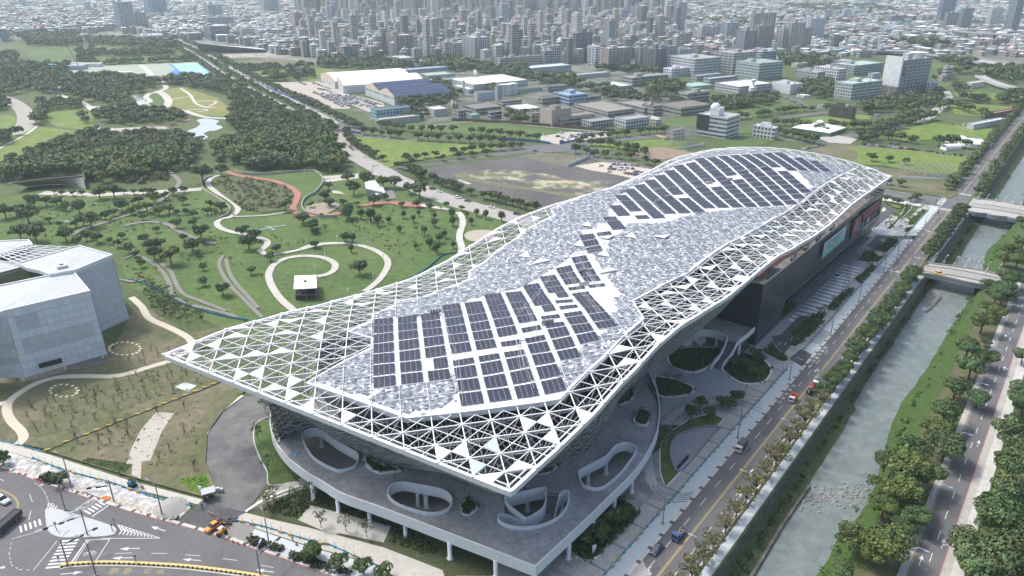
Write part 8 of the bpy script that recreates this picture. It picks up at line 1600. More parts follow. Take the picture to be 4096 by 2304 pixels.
for fn,x,y,h,lb,wr_ in((K27,75,175,2.6,'white upright sign with a green emblem beside the site hut','g'),(K13,773,1270,2.9,'white upright sign at the corner of the dark leafy bed','g')):
 P=fn(x,y);root=empty('sign_board',P,R(-15 if fn is K27 else 30),lb,'sign');b=MB();b.box((0,0,0),(1.05,.22,h));b.build('panel',WPANEL,root);b=MB()
 for i,(dx,dz,w0,h0)in enumerate(((-.2,.55,.28,.12),(.18,.62,.22,.22),(0,.42,.4,.1),(-.25,.35,.1,.25))):b.box((dx,-.13,h*dz),(w0,.03,h0))
 b.build('emblem',mat('emblem_green',(.05,.32,.17)),root)
P=K7(1100,1040);root=empty('site_hut',P,R(25),'small open site hut with a grey flat roof at the forecourt gate','hut');b=MB();b.box((0,0,2.5),(3.6,2.9,.2));b.build('roof',mat('hut_roof',(.42,.45,.46)),root);b=MB();[b.bar((x,y,0),(x,y,2.5),.09,5)for x in(-1.5,1.5)for y in(-1.2,1.2)];b.build('posts',mat('hut_brown',(.12,.08,.06)),root);b=MB();b.box((-1.2,0,0),(.7,2,1.5));b.box((.4,.5,0),(1.4,1,1.1));b.build('cabinet',mat('hut_brown'),root)
P=K7(1128,1008);b=MB();[b.box((P[0]+.5*i,P[1]+.4*(i%2),0),(.8,.7,.9+.3*(i%3)),.3*i)for i in range(5)];tag(b.build('supply_pile',mat('supply_white',(.50,.51,.53),var=.3,scale=2)),'pile of white wrapped supplies behind the site hut','supplies')
b=MB();b.wall(map_(K27,[(165,430),(250,465)]),.12,.1,.95);tag(b.build('striped_barrier',mat('barrier_red_white',(.50,.28,.27),var=.5,scale=2)),'red and white striped barrier on the asphalt entrance','barrier')
b=MB()
for i in range(9):Q_=K27(390+rs2.uniform(-50,60),530+rs2.uniform(-40,45));b.box((Q_[0],Q_[1],0),(rs2.uniform(.3,.9),rs2.uniform(.2,.5),rs2.uniform(.3,1.0)),rs2.uniform(0,3))
tag(b.build('tool_pile',mat('tool_dark',(.11,.10,.09),var=.5,scale=3)),'clutter of tools and boards beside the orange pickup','tools')
b=MB()
for x,y in((880,370),(1175,480),(505,490),(760,430),(1075,380)):P=K26(x,y);b.box((P[0],P[1],.05),(1.0,.7,.1),R(20))
for i in range(16):P=K17(1680-60*i+rs2.uniform(-20,20),415-20*i+rs2.uniform(-30,20));b.box((P[0],P[1],.05),(.9,.6,.1),R(-20))
tag(b.build('manhole_frames',mat('frame_pale',(.50,.49,.45),var=.3,scale=2)),'pale manhole frames set in the dusty works strip','manholes',None,'stuff')
P=K22(1405,200);root=empty('viewing_pavilion',(0,0,0),0,'small dark timber pavilion with a bright white roof inside the path loop','pavilion');c=[K22(1290,138,5.4),K22(1515,128,5.4),K22(1510,2,5.4),K22(1300,10,5.4)]
b=MB();b.prism([p[:2]for p in c],5.2,5.55);b.build('roof',WPANEL,root);cx=sum(p[0]for p in c)/4;cy=sum(p[1]for p in c)/4;b=MB();b.box((cx,cy,5.5),(.9,.9,.7));b.build('roof_vent',mat('signal_black'),root)
ins=[(p[0]+(cx-p[0])*.08,p[1]+(cy-p[1])*.08)for p in c];b=MB();
for i in range(4):p,q=ins[i],ins[(i+1)%4];b.bar((*p,0),(*p,5.2),.16,5);b.bar(((p[0]+q[0])/2,(p[1]+q[1])/2,0),((p[0]+q[0])/2,(p[1]+q[1])/2,5.2),.12,5);b.bar((*p,2.2),(*q,2.2),.1,5)
b.bar((*ins[0],2.4),((ins[0][0]+ins[1][0])/2,(ins[0][1]+ins[1][1])/2,5.1),.12,5);b.build('frame',mat('pav_steel',(.30,.29,.29)),root);b=MB();b.prism(ins,.0,1.0);b.wall([(*p,0)for p in ins],.12,1.0,2.2,True);b.build('timber_wall',mat('dark_timber',(.075,.055,.045),var=.3,scale=2),root);b=MB();b.box((cx,cy+1,1),(6,4,4));b.build('inner_room',mat('pav_dark',(.02,.02,.022)),root)
r_=empty('glass_pavilion',(0,0,0),0,'small white and glass pavilion beside the avenue in the park','pavilion');c=[K5(480,690,0),K5(600,715,0),K5(560,630,0),K5(470,625,0)];b=MB();b.prism([p[:2]for p in c],0,4,top=False);b.build('wall',mat('pav_glass',(.30,.34,.35),rough=.3,var=.3,scale=.3),r_);b=MB();b.prism([p[:2]for p in c],4,4.5);b.build('roof',mat('pav_white_roof',(.58,.60,.61)),r_);q=[K5(550,720),K5(620,700),K5(600,650),K5(540,660)];b=MB();b.prism([p[:2]for p in q],0,2.8);b.build('annex',mat('pav_white_roof'),r_)
root=empty('underpass_portal',(0,0,0),0,'long curved concrete retaining wall with a dark opening at the edge of the wood','retaining wall');top=[(90,422),(200,408),(350,390),(500,378),(600,370)];bot=[(200,448),(350,432),(470,432),(560,445),(625,465)]
b=MB();A=smooth(map_(K4,top,6),4);Bm=smooth(map_(K4,bot,.2),4);
for i in range(len(A)-1):b.poly([Bm[i],Bm[i+1],A[i+1],A[i]])
b.build('wall_face',mat('streaky_concrete',(.30,.29,.26),var=.35,scale=.6,col2=(.20,.19,.165),sharp=.4),root);b=MB();b.wall(A,1.2,[5.6]*len(A),[6.4]*len(A));b.build('coping',mat('mossy_coping',(.12,.11,.08),var=.3),root);b=MB();P_=[K4(180,452,.3),K4(350,436,.3),K4(470,436,.3),K4(600,462,.3),K4(400,468,.3),K4(230,468,.3)];b.tess([P_],.16);b.build('opening_dark_sheet',mat('void_black'),root);b=MB();b.wall(map_(K4,[(602,370),(615,400),(628,462)]),1,0,6);b.build('end_wall',mat('dark_end',(.06,.065,.06),var=.3),root)  # black sheet on the ground paints the dark of the underpass opening
b=MB();b.col=(.64,.64,.62);P=K1(265,520);b.box(P,(16,9,4),R(5));tag(b.build('white_hut',RM),'small white hut left of the event ground','hut');b=MB();b.col=(.64,.66,.68);b.box(K1(425,680),(9,9,6),R(20));tag(b.build('white_hut',RM),'small white block in the trees left of the pond','hut');b=MB();b.col=(.7,.7,.7);b.box(K1(885,805),(16,8,3.5),R(15));tag(b.build('white_hut',RM),'low white roofed hut in the trees below the pond','hut');b=MB();b.col=(.72,.72,.7);b.box(K1(880,545),(34,6,3),R(-2));tag(b.build('white_canopy',RM),'long white canopy on the event ground','canopy');b=MB();b.col=(.08,.06,.05);b.box(K4(1820,112),(9,6,6),R(20));tag(b.build('dark_lodge',RM),'dark timber lodge rising from the wood above the reed garden','lodge');b=MB();b.col=(.62,.62,.61);b.box(K4(2340,138),(9,5,3.4),R(20));tag(b.build('white_hut',RM),'low white roof in the wood beside the avenue','hut')
root=empty('mobile_crane',(0,0,0),0,'mobile crane with a long thin boom beside the event ground','crane');P=K1(590,512);b=MB();b.col=(.5,.2,.08);b.box(P,(11,3,2.6),R(15));b.build('carrier',RM,root);b=MB();b.bar((P[0],P[1],2),(P[0]-22,P[1]+6,52),.55,5,.25);b.build('boom',mat('boom_green',(.12,.16,.13)),root)
root=empty('stage_tent',(0,0,0),0,'grey stage tents beside the event ground','tent');b=MB();b.col=(.36,.40,.45);P=K1(540,510);b.box(P,(34,16,6),R(4));b.build('canopy',RM,root);b=MB();b.col=(.70,.70,.70);P=K1(640,490);[b.box((P[0]+k*9-18,P[1],0),(8,8,5))for k in range(5)];b.build('white_canopies',RM,root)
b=MB();b.col=(.10,.42,.62);b.box(K1(395,500),(26,10,5),R(3));tag(b.build('blue_tent',RM),'blue roofed tent left of the crane','tent')
b=MB();P=[K4(1870,768),K4(1960,745),K4(2075,730)];b.wall(P,1.0,0,.35);b.wall(map_(K4,[(1915,735),(1950,740),(1990,765)]),.8,0,.3);tag(b.build('paved_cross',mat('paved_cross',(.36,.40,.39),var=.2)),'pale crossed concrete strips on the lawn below the reed garden','paving');
b=MB();[b.box(K4(440+14*i,705+5*(i%3)),(.9,.9,1.0))for i in range(5)];tag(b.build('white_tables',WSTEEL),'cluster of white picnic tables on the left lawn','tables')
b=MB();b.wall(map_(K10,[(985,425),(1085,318)]),.3,0,1.3);tag(b.build('dark_sign_wall',mat('sign_black',(.025,.03,.04))),'low dark monument wall by the crescent lawn','wall')
b=MB();P=smooth(map_(K10,[(1220,30),(1390,30),(1320,100),(1020,440),(930,360),(915,250),(950,140),(1050,80)]),4,True);b.wall(P,.45,0,.7,True);root=tag(b.build('half_moon_pool',mat('pool_rim',(.22,.23,.23),var=.2)),'half moon paved court with a dark rim inside the crescent lawn','court');b=MB();b.tess([P],.24);b.build('paved_floor',mat('court_paving',(.26,.27,.29),var=.2,scale=.6),root)
for i in range(9):
 P=K10(1020+12*i,420-13*i,1.0);b=MB();b.box((P[0],P[1],.3),(.55,.14,.7+.3*hsh(i,'l')),AZ);b.build('metal_letter',mat('letter_steel',(.55,.56,.57)),root)
# ================================================================ VEHICLES
CARP=D.materials.new('car_paint');CARP.use_nodes=True;_b=CARP.node_tree.nodes['Principled BSDF'];_o=CARP.node_tree.nodes.new('ShaderNodeObjectInfo');CARP.node_tree.links.new(_o.outputs['Color'],_b.inputs['Base Color']);_b.inputs['Roughness'].default_value=.3;_b.inputs['Coat Weight'].default_value=.5
GLS=mat('car_glass',(.02,.025,.03),rough=.12,spec=.6);TYR=mat('tyre',(.02,.02,.02));RIMM=mat('wheel_rim',(.35,.35,.36),metal=.6,rough=.4);BLK=mat('trim_black',(.025,.025,.027));LGT=mat('headlight',(.7,.7,.68),rough=.2);TLT=mat('tail_light',(.35,.02,.02),rough=.3)
def loft(b,secs,half):
 """body from cross-sections: (x, half width bottom, half width top, z bottom, z top)"""
 k=len(b.v);
 for x,wb,wt,z0,z1 in secs:b.v+=[(x,-wb,z0),(x,wb,z0),(x,wb*1.0,z0+(z1-z0)*.55),(x,wt,z1),(x,-wt,z1),(x,-wb*1.0,z0+(z1-z0)*.55)]
 n=6
 for i in range(len(secs)-1):
  for j in range(n):e=(j+1)%n;b.face((k+i*n+j,k+i*n+e,k+(i+1)*n+e,k+(i+1)*n+j))
 b.face(tuple(range(k+n-1,k-1,-1)));b.face(tuple(range(k+(len(secs)-1)*n,k+len(secs)*n)))
def wheel(root,x,y,r,w_=.22):
 b=MB();n=14
 b.bar((x,y-w_/2,r),(x,y+w_/2,r),r,n,caps=True);t=b.build('wheel',TYR,root);s=1 if y>0 else-1;b=MB();b.bar((x,y+s*w_/2,r),(x,y+s*(w_/2+.02),r),r*.6,10,caps=True);rr=b.build('rim',RIMM,t);return(t,[rr])
def car_proto(kind='sedan'):
 root=empty('car');b=MB()
 if kind=='sedan':loft(b,[(-2.3,.74,.68,.35,.82),(-2.15,.86,.76,.25,.98),(-1.2,.90,.78,.22,1.0),(.9,.90,.78,.22,.96),(1.9,.88,.74,.24,.84),(2.28,.74,.62,.32,.66)],1);gl=[(-1.75,.70,.66,.9,.98),(-1.05,.76,.60,.95,1.40),(.15,.76,.60,.95,1.42),(1.05,.74,.68,.9,.96)];rf=[(-.98,.58,.56,1.38,1.44),(.12,.58,.56,1.40,1.46)]
 else:loft(b,[(-2.25,.78,.74,.4,1.02),(-2.15,.9,.82,.3,1.12),(-1.0,.93,.84,.28,1.1),(.9,.93,.84,.28,1.06),(1.85,.9,.8,.3,.96),(2.2,.78,.68,.4,.76)],1);gl=[(-2.1,.78,.74,1.05,1.1),(-1.8,.8,.66,1.05,1.62),(.1,.8,.66,1.05,1.68),(1.0,.78,.72,1.0,1.06)];rf=[(-1.75,.64,.62,1.6,1.68),(.06,.64,.62,1.66,1.73)]
 body=b.build('body',CARP,root,True);b=MB();loft(b,gl,1);g=b.build('windows',GLS,root);b=MB();loft(b,rf,1);r_=b.build('roof',CARP,root)
 ws=[wheel(root,x,y,.33)for x in(-1.4,1.42)for y in(-.8,.8)];hl=[]
 for y in(-.6,.6):b=MB();b.box((2.2,y,.58),(.14,.32,.13));hl.append(b.build('headlight',LGT,root));b=MB();b.box((-2.26,y,.72),(.1,.3,.14));hl.append(b.build('tail_light',TLT,root))
 for o in[root,body,g,r_]+[w[0]for w in ws]+[w[1][0]for w in ws]+hl:COL.objects.unlink(o)
 return(root,[(body,[]),(g,[]),(r_,[])]+ws+[(h,[])for h in hl])
SED=car_proto();SUV=car_proto('suv')
def car_small(kind):
 b=MB();b.m=0;
 if kind:loft(b,[(-2.2,.86,.8,.35,1.0),(-1,.92,.82,.25,1.1),(1.8,.9,.78,.28,.95),(2.2,.78,.68,.35,.75)],1);b.m=1;loft(b,[(-2.1,.8,.76,1.0,1.1),(-1.7,.8,.66,1.05,1.58),(.1,.8,.66,1.05,1.62),(1.0,.76,.7,1.0,1.05)],1);b.m=0;loft(b,[(-1.7,.66,.62,1.56,1.66),(.1,.66,.62,1.6,1.7)],1)
 else:loft(b,[(-2.2,.84,.76,.32,.9),(-1,.88,.78,.25,.98),(1.8,.86,.74,.28,.84),(2.25,.74,.64,.35,.66)],1);b.m=1;loft(b,[(-1.7,.7,.66,.9,.96),(-1.0,.76,.6,.95,1.34),(.1,.76,.6,.95,1.36),(1.0,.74,.68,.88,.93)],1);b.m=0;loft(b,[(-1.0,.6,.56,1.32,1.42),(.1,.6,.56,1.34,1.44)],1)
 b.m=2;[b.bar((x,y-.1,.32),(x,y+.1,.32),.32,8,caps=True)for x in(-1.35,1.35)for y in(-.8,.8)]
 o=b.build('parked_car',[CARP,GLS,TYR]);COL.objects.unlink(o);return(o,[])
CS=[car_small(0),car_small(1)]
CC=[(.75,.76,.77,1),(.75,.76,.77,1),(.68,.69,.70,1),(.30,.31,.33,1),(.12,.125,.13,1),(.03,.03,.035,1),(.05,.08,.20,1),(.42,.43,.45,1),(.30,.05,.04,1)]
rv=random.Random(6)
def lot(fn,P0,P1,n,rows,gap,ang,lb,grp,big=False):
 A=Vector(fn(*P0));B=Vector(fn(*P1));d=(B-A);l=d.length;d/=l;nn=Vector((-d.y,d.x,0))
 for r in range(rows):
  for i in range(n):
   if rv.random()<.18:continue
   p=A+d*(l*(i+.5)/n)+nn*gap*r;clone((SED if rv.random()<.5 else SUV)if big else rv.choice(CS),tuple(p),math.atan2(d.y,d.x)+R(ang)+rv.uniform(-.05,.05),1,lb,'car',grp,rv.choice(CC))
g1='cars parked in the apron car park beside the hangars'
for a,c,n in(((-20,690),(190,770),20),((0,660),(60,690),6),((130,745),(380,790),24),((60,690),(260,760),20),((-20,710),(140,790),14),((190,705),(420,775),20)):lot(K2,a,c,n,2 if n>15 else 1,-5.6,90,'parked car in the dense rows of the apron car park beside the hangars',g1)
for a,c,n in(((2200,605),(2250,625),5),((2300,610),(2470,670),12),((2340,655),(2420,670),6),((2310,680),(2500,760),16),((2440,700),(2560,740),12),((2480,750),(2576,785),8),((2240,700),(2420,790),14)):lot(K1,a,c,n,1,5,90,'parked car near the left hangar doors',g1)
g2='cars in the car park beyond the gravel lot'
for a,c,n in(((1960,262),(2190,240),20),((1950,275),(2180,252),18),((1930,290),(2150,268),14),((2000,250),(2240,238),14)):lot(K5,a,c,n,1,5,90,'parked car in the crowded far car park beside the campus field',g2)
for x,y,c in((1893,245,0),(1870,268,6),(1905,278,0),(1898,303,5),(1770,258,0)):clone(CS[1],K5(x,y),R(30),1,'car standing apart on the open part of the far car park','car',g2,CC[c])
g3='cars in the small car park behind the roof'
for a,c,n in(((2255,470),(2450,480),12),((2215,500),(2480,530),15),((2240,490),(2440,505),10),((2330,530),(2520,560),9)):lot(K5,a,c,n,1,5,80,'parked car in the small sandy car park behind the crest of the roof',g3,True)
for x,y,c in((2175,483,0),(2235,527,0)):clone(SUV,K5(x,y),R(200),1,'white car standing apart at the left of the small sandy car park','car',g3,CC[c])
for k,(x,y,c,a,lb)in enumerate(((1010,668,0,-25,'white car driving down the avenue nearest the junction'),(1145,712,0,-25,'white car driving on the avenue beside the tree row'),(1387,782,0,-22,'white car on the avenue close to the roof edge'),(960,648,5,-25,'black car parked beside the avenue tree row'),(1215,735,5,-25,'black car following the white car on the avenue'),(1572,830,5,-25,'black car on the avenue almost hidden by the roof'),(465,418,0,-60,'white car on the avenue beside the bright meadow'),(365,348,5,-62,'black car parked beside the meadow trees'),(380,362,4,-62,'second dark car parked beside the meadow trees'),(775,610,2,-30,'white van at the junction by the gravel lot'),(1703,373,6,5,'blue car waiting at the far junction'),(2118,390,6,-5,'dark blue car on the far street behind the roof'),(310,215,0,-20,'white car at the left road junction'))):
 clone(SUV if k%2 else SED,K5(x,y),R(a),1,lb,'car',None,CC[c])
g5='cars parked along the streets on the right'
for fn,a,c,n in((K3,(900,660),(1090,745),26),(K3,(1040,1035),(1200,1005),10),(K3,(1560,920),(1750,880),16),(K3,(1470,1000),(1950,1048),17),(K3,(1500,790),(1590,800),7),(K3,(1650,990),(1720,997),3),(K3,(2040,860),(2200,865),6),(K3,(1960,1055),(2160,1072),5),(K3,(1160,735),(1230,728),5)):lot(fn,a,c,n,1,5,10 if n>7 else 80,'car parked along the tree lined streets on the right',g5)
b=MB();[b.box(K3(1040+18*i,668+3*i),(9,2.6,3.0),R(10))for i in range(3)];tag(b.build('coach',mat('coach_white',(.6,.61,.63),var=.2,scale=.3)),'line of parked coaches on the school drive','coach')
for fn,a,c,n in((K1,(1600,545),(1900,680),12),(K1,(2000,760),(2420,960),10),(K4,(1195,340),(1245,350),3)):lot(fn,a,c,n,1,5,0,'car driving on the long avenue among the tree belts','cars on the avenue')
clone(SED,K18(1075,965),AZ+math.pi,1.05,'dark blue coupe driving towards the camera beside the pavement','car',None,(.055,.085,.15,1));clone(SUV,K20(1592,610),AZ+R(175),1.0,'white car parked on the striped forecourt','car',None,CC[0]);clone(SUV,K15(735,622,.9),AZ-R(95),1.0,'yellow taxi crossing the near road bridge','taxi',None,(.75,.42,.06,1));clone(SUV,K26(35,690),R(-25),1.12,'white van driving at the left edge of the near street','van',None,CC[0])
def truck(P,ang,cabc,bedc,ln,label,kind='cargo',cat='truck',sc=1.0,cabroof=None):
 root=empty('truck',P,ang,label,cat);root.scale=(sc,sc,sc);cl=1.7
 b=MB();b.box((0,0,.45),(ln,1.5,.22));b.build('chassis',BLK,root)
 b=MB();x1=ln/2;loft(b,[(x1-cl,.95,.93,.55,2.15),(x1-.45,.97,.9,.5,2.2),(x1-.08,.95,.88,.45,1.3),(x1,.9,.85,.45,1.0)],1);b.build('cab',mat('paint_'+label.split()[0]+label.split()[1],cabc,rough=.4),root)
 b=MB();b.poly([(x1-.30,-.78,2.0),(x1-.30,.78,2.0),(x1-.05,.8,1.35),(x1-.05,-.8,1.35)][::-1]);o=b.build('windscreen',GLS,root)
 for s in(-1,1):b=MB();b.poly([(x1-1.4,s*.975,1.4),(x1-.5,s*.975,1.4),(x1-.6,s*.95,2.0),(x1-1.4,s*.95,2.0)]);b.build('side_window',GLS,root)
 if cabroof:b=MB();b.box((x1-cl/2-.1,0,2.18),(cl-.3,1.8,.12));b.build('cab_roof',mat('cab_roof_white',cabroof),root)
 bm=mat('bed_'+label.split()[0]+label.split()[1],bedc,rough=.6,var=.2,scale=2);bl=ln-cl-.1;bx=-ln/2+bl/2
 if kind=='box':b=MB();b.box((bx,0,.8),(bl,2.0,2.0));b.build('cargo_box',bm,root)
 elif kind=='mixer':
  b=MB();n=14;pr=[(-ln/2+.5,1.2,.45),(-ln/2+1.2,1.7,.85),(-.3,1.75,1.15),(.7,1.6,1.05),(1.4,1.4,.6)];k=len(b.v)
  for x,z,r in pr:
   for i in range(n):t=2*math.pi*i/n;b.v.append((x,r*math.cos(t),z+r*math.sin(t)))
  for a in range(len(pr)-1):
   for i in range(n):j=(i+1)%n;b.face((k+a*n+i,k+a*n+j,k+(a+1)*n+j,k+(a+1)*n+i))
  b.build('drum',bm,root,True);b=MB();b.box((-ln/2+.5,0,1.4),(.9,1.2,1.6));b.bar((-ln/2+.3,0,2.2),(-ln/2-.5,0,1.0),.28,6);b.build('chute',mat('chute_grey',(.20,.20,.21),var=.3),root);b=MB();b.box((-ln/2+1.2,0,.7),(2.6,2.1,.5));b.build('rear_frame',BLK,root)
 else:
  b=MB();hb=.55 if kind=='cargo' else 1.5
  for s in(-1,1):b.box((bx,s*.97,.75),(bl,.08,hb))
  b.box((-ln/2,0,.75),(.08,1.95,hb));b.box((bx,0,.68),(bl,1.95,.1));b.build('cargo_bed',bm,root);rb=random.Random(len(label));b=MB()
  if kind=='cargo':[b.box((bx+rb.uniform(-.42,.42)*bl,rb.uniform(-.6,.6),.8),(rb.uniform(.3,.9),rb.uniform(.2,.6),rb.uniform(.3,.9)),rb.uniform(0,3))for _ in range(14)];b.build('load',mat('load_mixed',(.24,.22,.20),var=.6,scale=3),root)
  elif kind=='tipper':b.box((bx,0,1.0),(bl*.97,1.85,1.1));b.build('load',mat('tarp_dark',(.055,.055,.055),var=.3,scale=2),root)
 for x in([x1-.8,-ln/2+1.0]+([-ln/2+2.1]if ln>6.5 else[])):
  for y in(-.85,.85):wheel(root,x,y,.42 if ln<6.5 else .5,.3)
 for y in(-.7,.7):b=MB();b.box((x1,y,.62),(.08,.28,.16));b.build('headlight',LGT,root)
 return root
truck(K18(1490,700),AZ+math.pi,(.07,.11,.28),(.20,.19,.17),5.2,'blue flatbed truck loaded with mixed scrap driving towards the camera','cargo');truck(K10(1590,235),AZ+math.pi,(.62,.63,.64),(.10,.11,.11),5.4,'white cab truck with a dark covered cargo box driving towards the camera','box');truck(K9(2100,1215),AZ+math.pi,(.66,.66,.66),(.70,.22,.04),4.4,'small white truck with an orange bed on the riverside road','tip',sc=.95);truck(K9(2290,1115),AZ,(.35,.03,.05),(.30,.03,.05),7.6,'red cement mixer truck driving away from the camera','mixer',cabroof=(.75,.75,.75));truck(K7(40,1190),R(260),(.10,.11,.13),(.07,.07,.07),8.2,'dark grey tipper truck at the lower left corner','tipper',sc=1.05)
def pickup():
 P=K27(250,600);root=empty('pickup_truck',P,R(238),'orange double cab pickup truck parked in the site entrance','pickup');OR=mat('pickup_orange',(.72,.27,.03),rough=.35)
 b=MB();loft(b,[(-2.7,.9,.86,.5,1.05),(-2.6,.95,.88,.42,1.12),(1.2,.95,.88,.4,1.12),(2.3,.93,.82,.42,1.08),(2.7,.85,.75,.5,.9)],1);b.build('body',OR,root,True);b=MB();loft(b,[(-.9,.82,.78,1.08,1.14),(-.75,.84,.70,1.08,1.72),(.75,.84,.70,1.08,1.74),(1.5,.82,.76,1.06,1.1)],1);b.build('windows',GLS,root);b=MB();loft(b,[(-.7,.68,.66,1.72,1.80),(.72,.68,.66,1.74,1.82)],1);b.build('roof',OR,root);b=MB();b.box((-1.8,0,1.11),(1.6,1.5,.06));b.build('cargo_bed',BLK,root)
 for x in(-1.7,1.7):
  for y in(-.85,.85):wheel(root,x,y,.42,.28)
 for y in(-.65,.65):b=MB();b.box((2.68,y,.75),(.1,.3,.16));b.build('headlight',LGT,root)
pickup()
P=K27(340,680);root=empty('road_roller',P,R(240),'small orange road roller beside the pickup truck','road roller');OR=mat('pickup_orange');b=MB();b.box((0,0,.5),(2.0,1.0,.7));b.box((-.6,0,1.2),(.6,.9,.4));b.build('body',OR,root);b=MB();b.box((.1,0,2.1),(1.5,1.1,.1));b.build('canopy',mat('hut_roof'),root);b=MB();[b.bar((x,y,1),(x,y,2.1),.05,5)for x in(-.5,.7)for y in(-.45,.45)];b.build('frame',BLK,root)
for x in(-.95,1.0):b=MB();b.bar((x,-.55,.42),(x,.55,.42),.42,14,caps=True);b.build('drum',TYR,root)
P=K17(1190,160);root=empty('small_excavator',P,R(-20),'small blue green excavator working on the dusty strip','excavator');EG=mat('excavator_teal',(.05,.22,.24));b=MB();b.box((0,0,0),(2.2,1.6,.6));b.build('tracks',BLK,root);b=MB();b.box((-.2,0,.65),(1.8,1.4,1.0));b.build('body',EG,root);b=MB();b.box((.1,0,2.4),(1.5,1.4,.12));[b.bar((x,y,1.4),(x,y,2.4),.05,5)for x in(-.5,.7)for y in(-.6,.6)];b.build('canopy',BLK,root);b=MB();b.bar((.8,0,1.2),(2.4,0,2.6),.13,5);b.bar((2.4,0,2.6),(3.4,0,1.0),.11,5);b.build('boom',EG,root);b=MB();b.box((3.5,0,.45),(.6,.7,.5));b.build('bucket',mat('bucket_grey',(.2,.2,.2)),root)
def scooter(P,a,label,col=(.12,.12,.13)):
 root=empty('scooter',P,a,label,'scooter','scooters');
 b=MB();loft(b,[(-.75,.12,.1,.55,.8),(-.5,.18,.14,.4,.82),(-.05,.16,.13,.3,.72),(.1,.16,.15,.25,.35),(.4,.15,.12,.3,.45),(.5,.12,.05,.4,1.0)],1);b.build('body',mat('scooter_%d'%int(col[0]*100),col,rough=.4),root);b=MB();b.bar((.5,-.3,1.02),(.5,.3,1.02),.03,5);b.build('handlebar',BLK,root)
 for x in(-.6,.65):b=MB();b.bar((x,-.06,.24),(x,.06,.24),.24,12,caps=True);b.build('wheel',TYR,root)
for i in range(11):x,y=((715+8*i),(1065+16*i));scooter(K9(725+9*i,1068+15.5*i,7.0),AZ-R(60),'dark scooter in the row parked inside the curved podium edge')
scooter(K13(995,305,7),R(80),'lone white and dark scooter parked on the podium deck',(.5,.5,.52));scooter(K9(1840,1385),AZ,'dark scooter standing at the kerb of the riverside road');scooter(K11(738,375),AZ,'dark scooter on the pale pavement near the forecourt',(.05,.05,.055));scooter(K27(395,560),R(20),'scooter parked behind the orange pickup',(.3,.3,.3));scooter(K17(1785,640),R(200),'white scooter on the kerb near the sand mound',(.5,.5,.5));scooter(K7(925,1145),R(200),'dark scooter at the end of the dusty works strip')
# ================================================================ PEOPLE
def person_mesh(joints,edges,radii,name):
 me=D.meshes.new(name);me.from_pydata(joints,edges,[]);o=D.objects.new(name,me);COL.objects.link(o);m=o.modifiers.new('s','SKIN');
 for v,r in zip(me.skin_vertices[0].data,radii):v.radius=(r,r)
 me.skin_vertices[0].data[0].use_root=True
 o.modifiers.new('u','SUBSURF').levels=1;dg=bpy.context.evaluated_depsgraph_get();dg.update();r=D.meshes.new_from_object(o.evaluated_get(dg));D.objects.remove(o);return r
def mk_person(pose):
 if pose=='stand':J=[(0,0,.95),(0,0,1.15),(0,0,1.38),(0,.01,1.50),(.02,0,1.63),(.02,0,1.72),(0,.19,1.40),(.03,.24,1.13),(.10,.22,.90),(0,-.19,1.40),(.03,-.24,1.13),(.10,-.22,.90),(0,.10,.88),(.03,.11,.50),(0,.12,.08),(.14,.13,.04),(0,-.10,.88),(-.03,-.11,.50),(-.06,-.12,.08),(.08,-.13,.04)]
 else:J=[(0,0,.45),(.12,0,.62),(.30,0,.80),(.38,.0,.90),(.48,0,.96),(.54,0,1.02),(.28,.19,.80),(.42,.22,.55),(.58,.18,.38),(.28,-.19,.80),(.42,-.22,.55),(.58,-.18,.38),(.0,.10,.42),(.38,.16,.45),(.15,.15,.08),(.28,.16,.04),(0,-.10,.42),(.38,-.16,.45),(.15,-.15,.08),(.28,-.16,.04)]
 E_=[(0,1),(1,2),(2,3),(3,4),(4,5),(2,6),(6,7),(7,8),(2,9),(9,10),(10,11),(0,12),(12,13),(13,14),(14,15),(0,16),(16,17),(17,18),(18,19)]
 Rr=[.145,.13,.15,.065,.095,.085,.065,.05,.036,.065,.05,.036,.10,.07,.05,.045,.10,.07,.05,.045]
 return person_mesh(J,E_,Rr,'person_body')
PS,PC=mk_person('stand'),mk_person('crouch')
def cloth(P,a,pose,top,legs,hat,label,grp=None):
 me=(PS if pose=='stand' else PC).copy();zs=(.92,1.46,1.5)if pose=='stand' else(.46,.86,.9)
 me.materials.append(mat('cloth_%02d%02d%02d'%tuple(int(c*99)for c in top),top));me.materials.append(mat('cloth_%02d%02d%02d'%tuple(int(c*99)for c in legs),legs));me.materials.append(mat('skin',(.42,.27,.20)));
 for p in me.polygons:z=p.center.z;y=abs(p.center.y);p.material_index=1 if(z<zs[0]and y<.2)else 0 if z<zs[1]else 2
 for p in me.polygons:p.use_smooth=True
 o=D.objects.new('person',me);COL.objects.link(o);o.location=P;o.rotation_euler=(0,0,a);tag(o,label,'person',grp)
 h=(.02,0,1.66)if pose=='stand' else(.5,0,.97);b=MB();b.lathe(h,[(.15,0),(.125,.06),(.08,.12),(.02,.145)],10);b.build('hat',mat('hat_%02d%02d'%(int(hat[0]*99),int(hat[2]*99)),hat),o)
DKC=(.03,.035,.05);WHC=(.55,.55,.55);ORC=(.70,.16,.06)
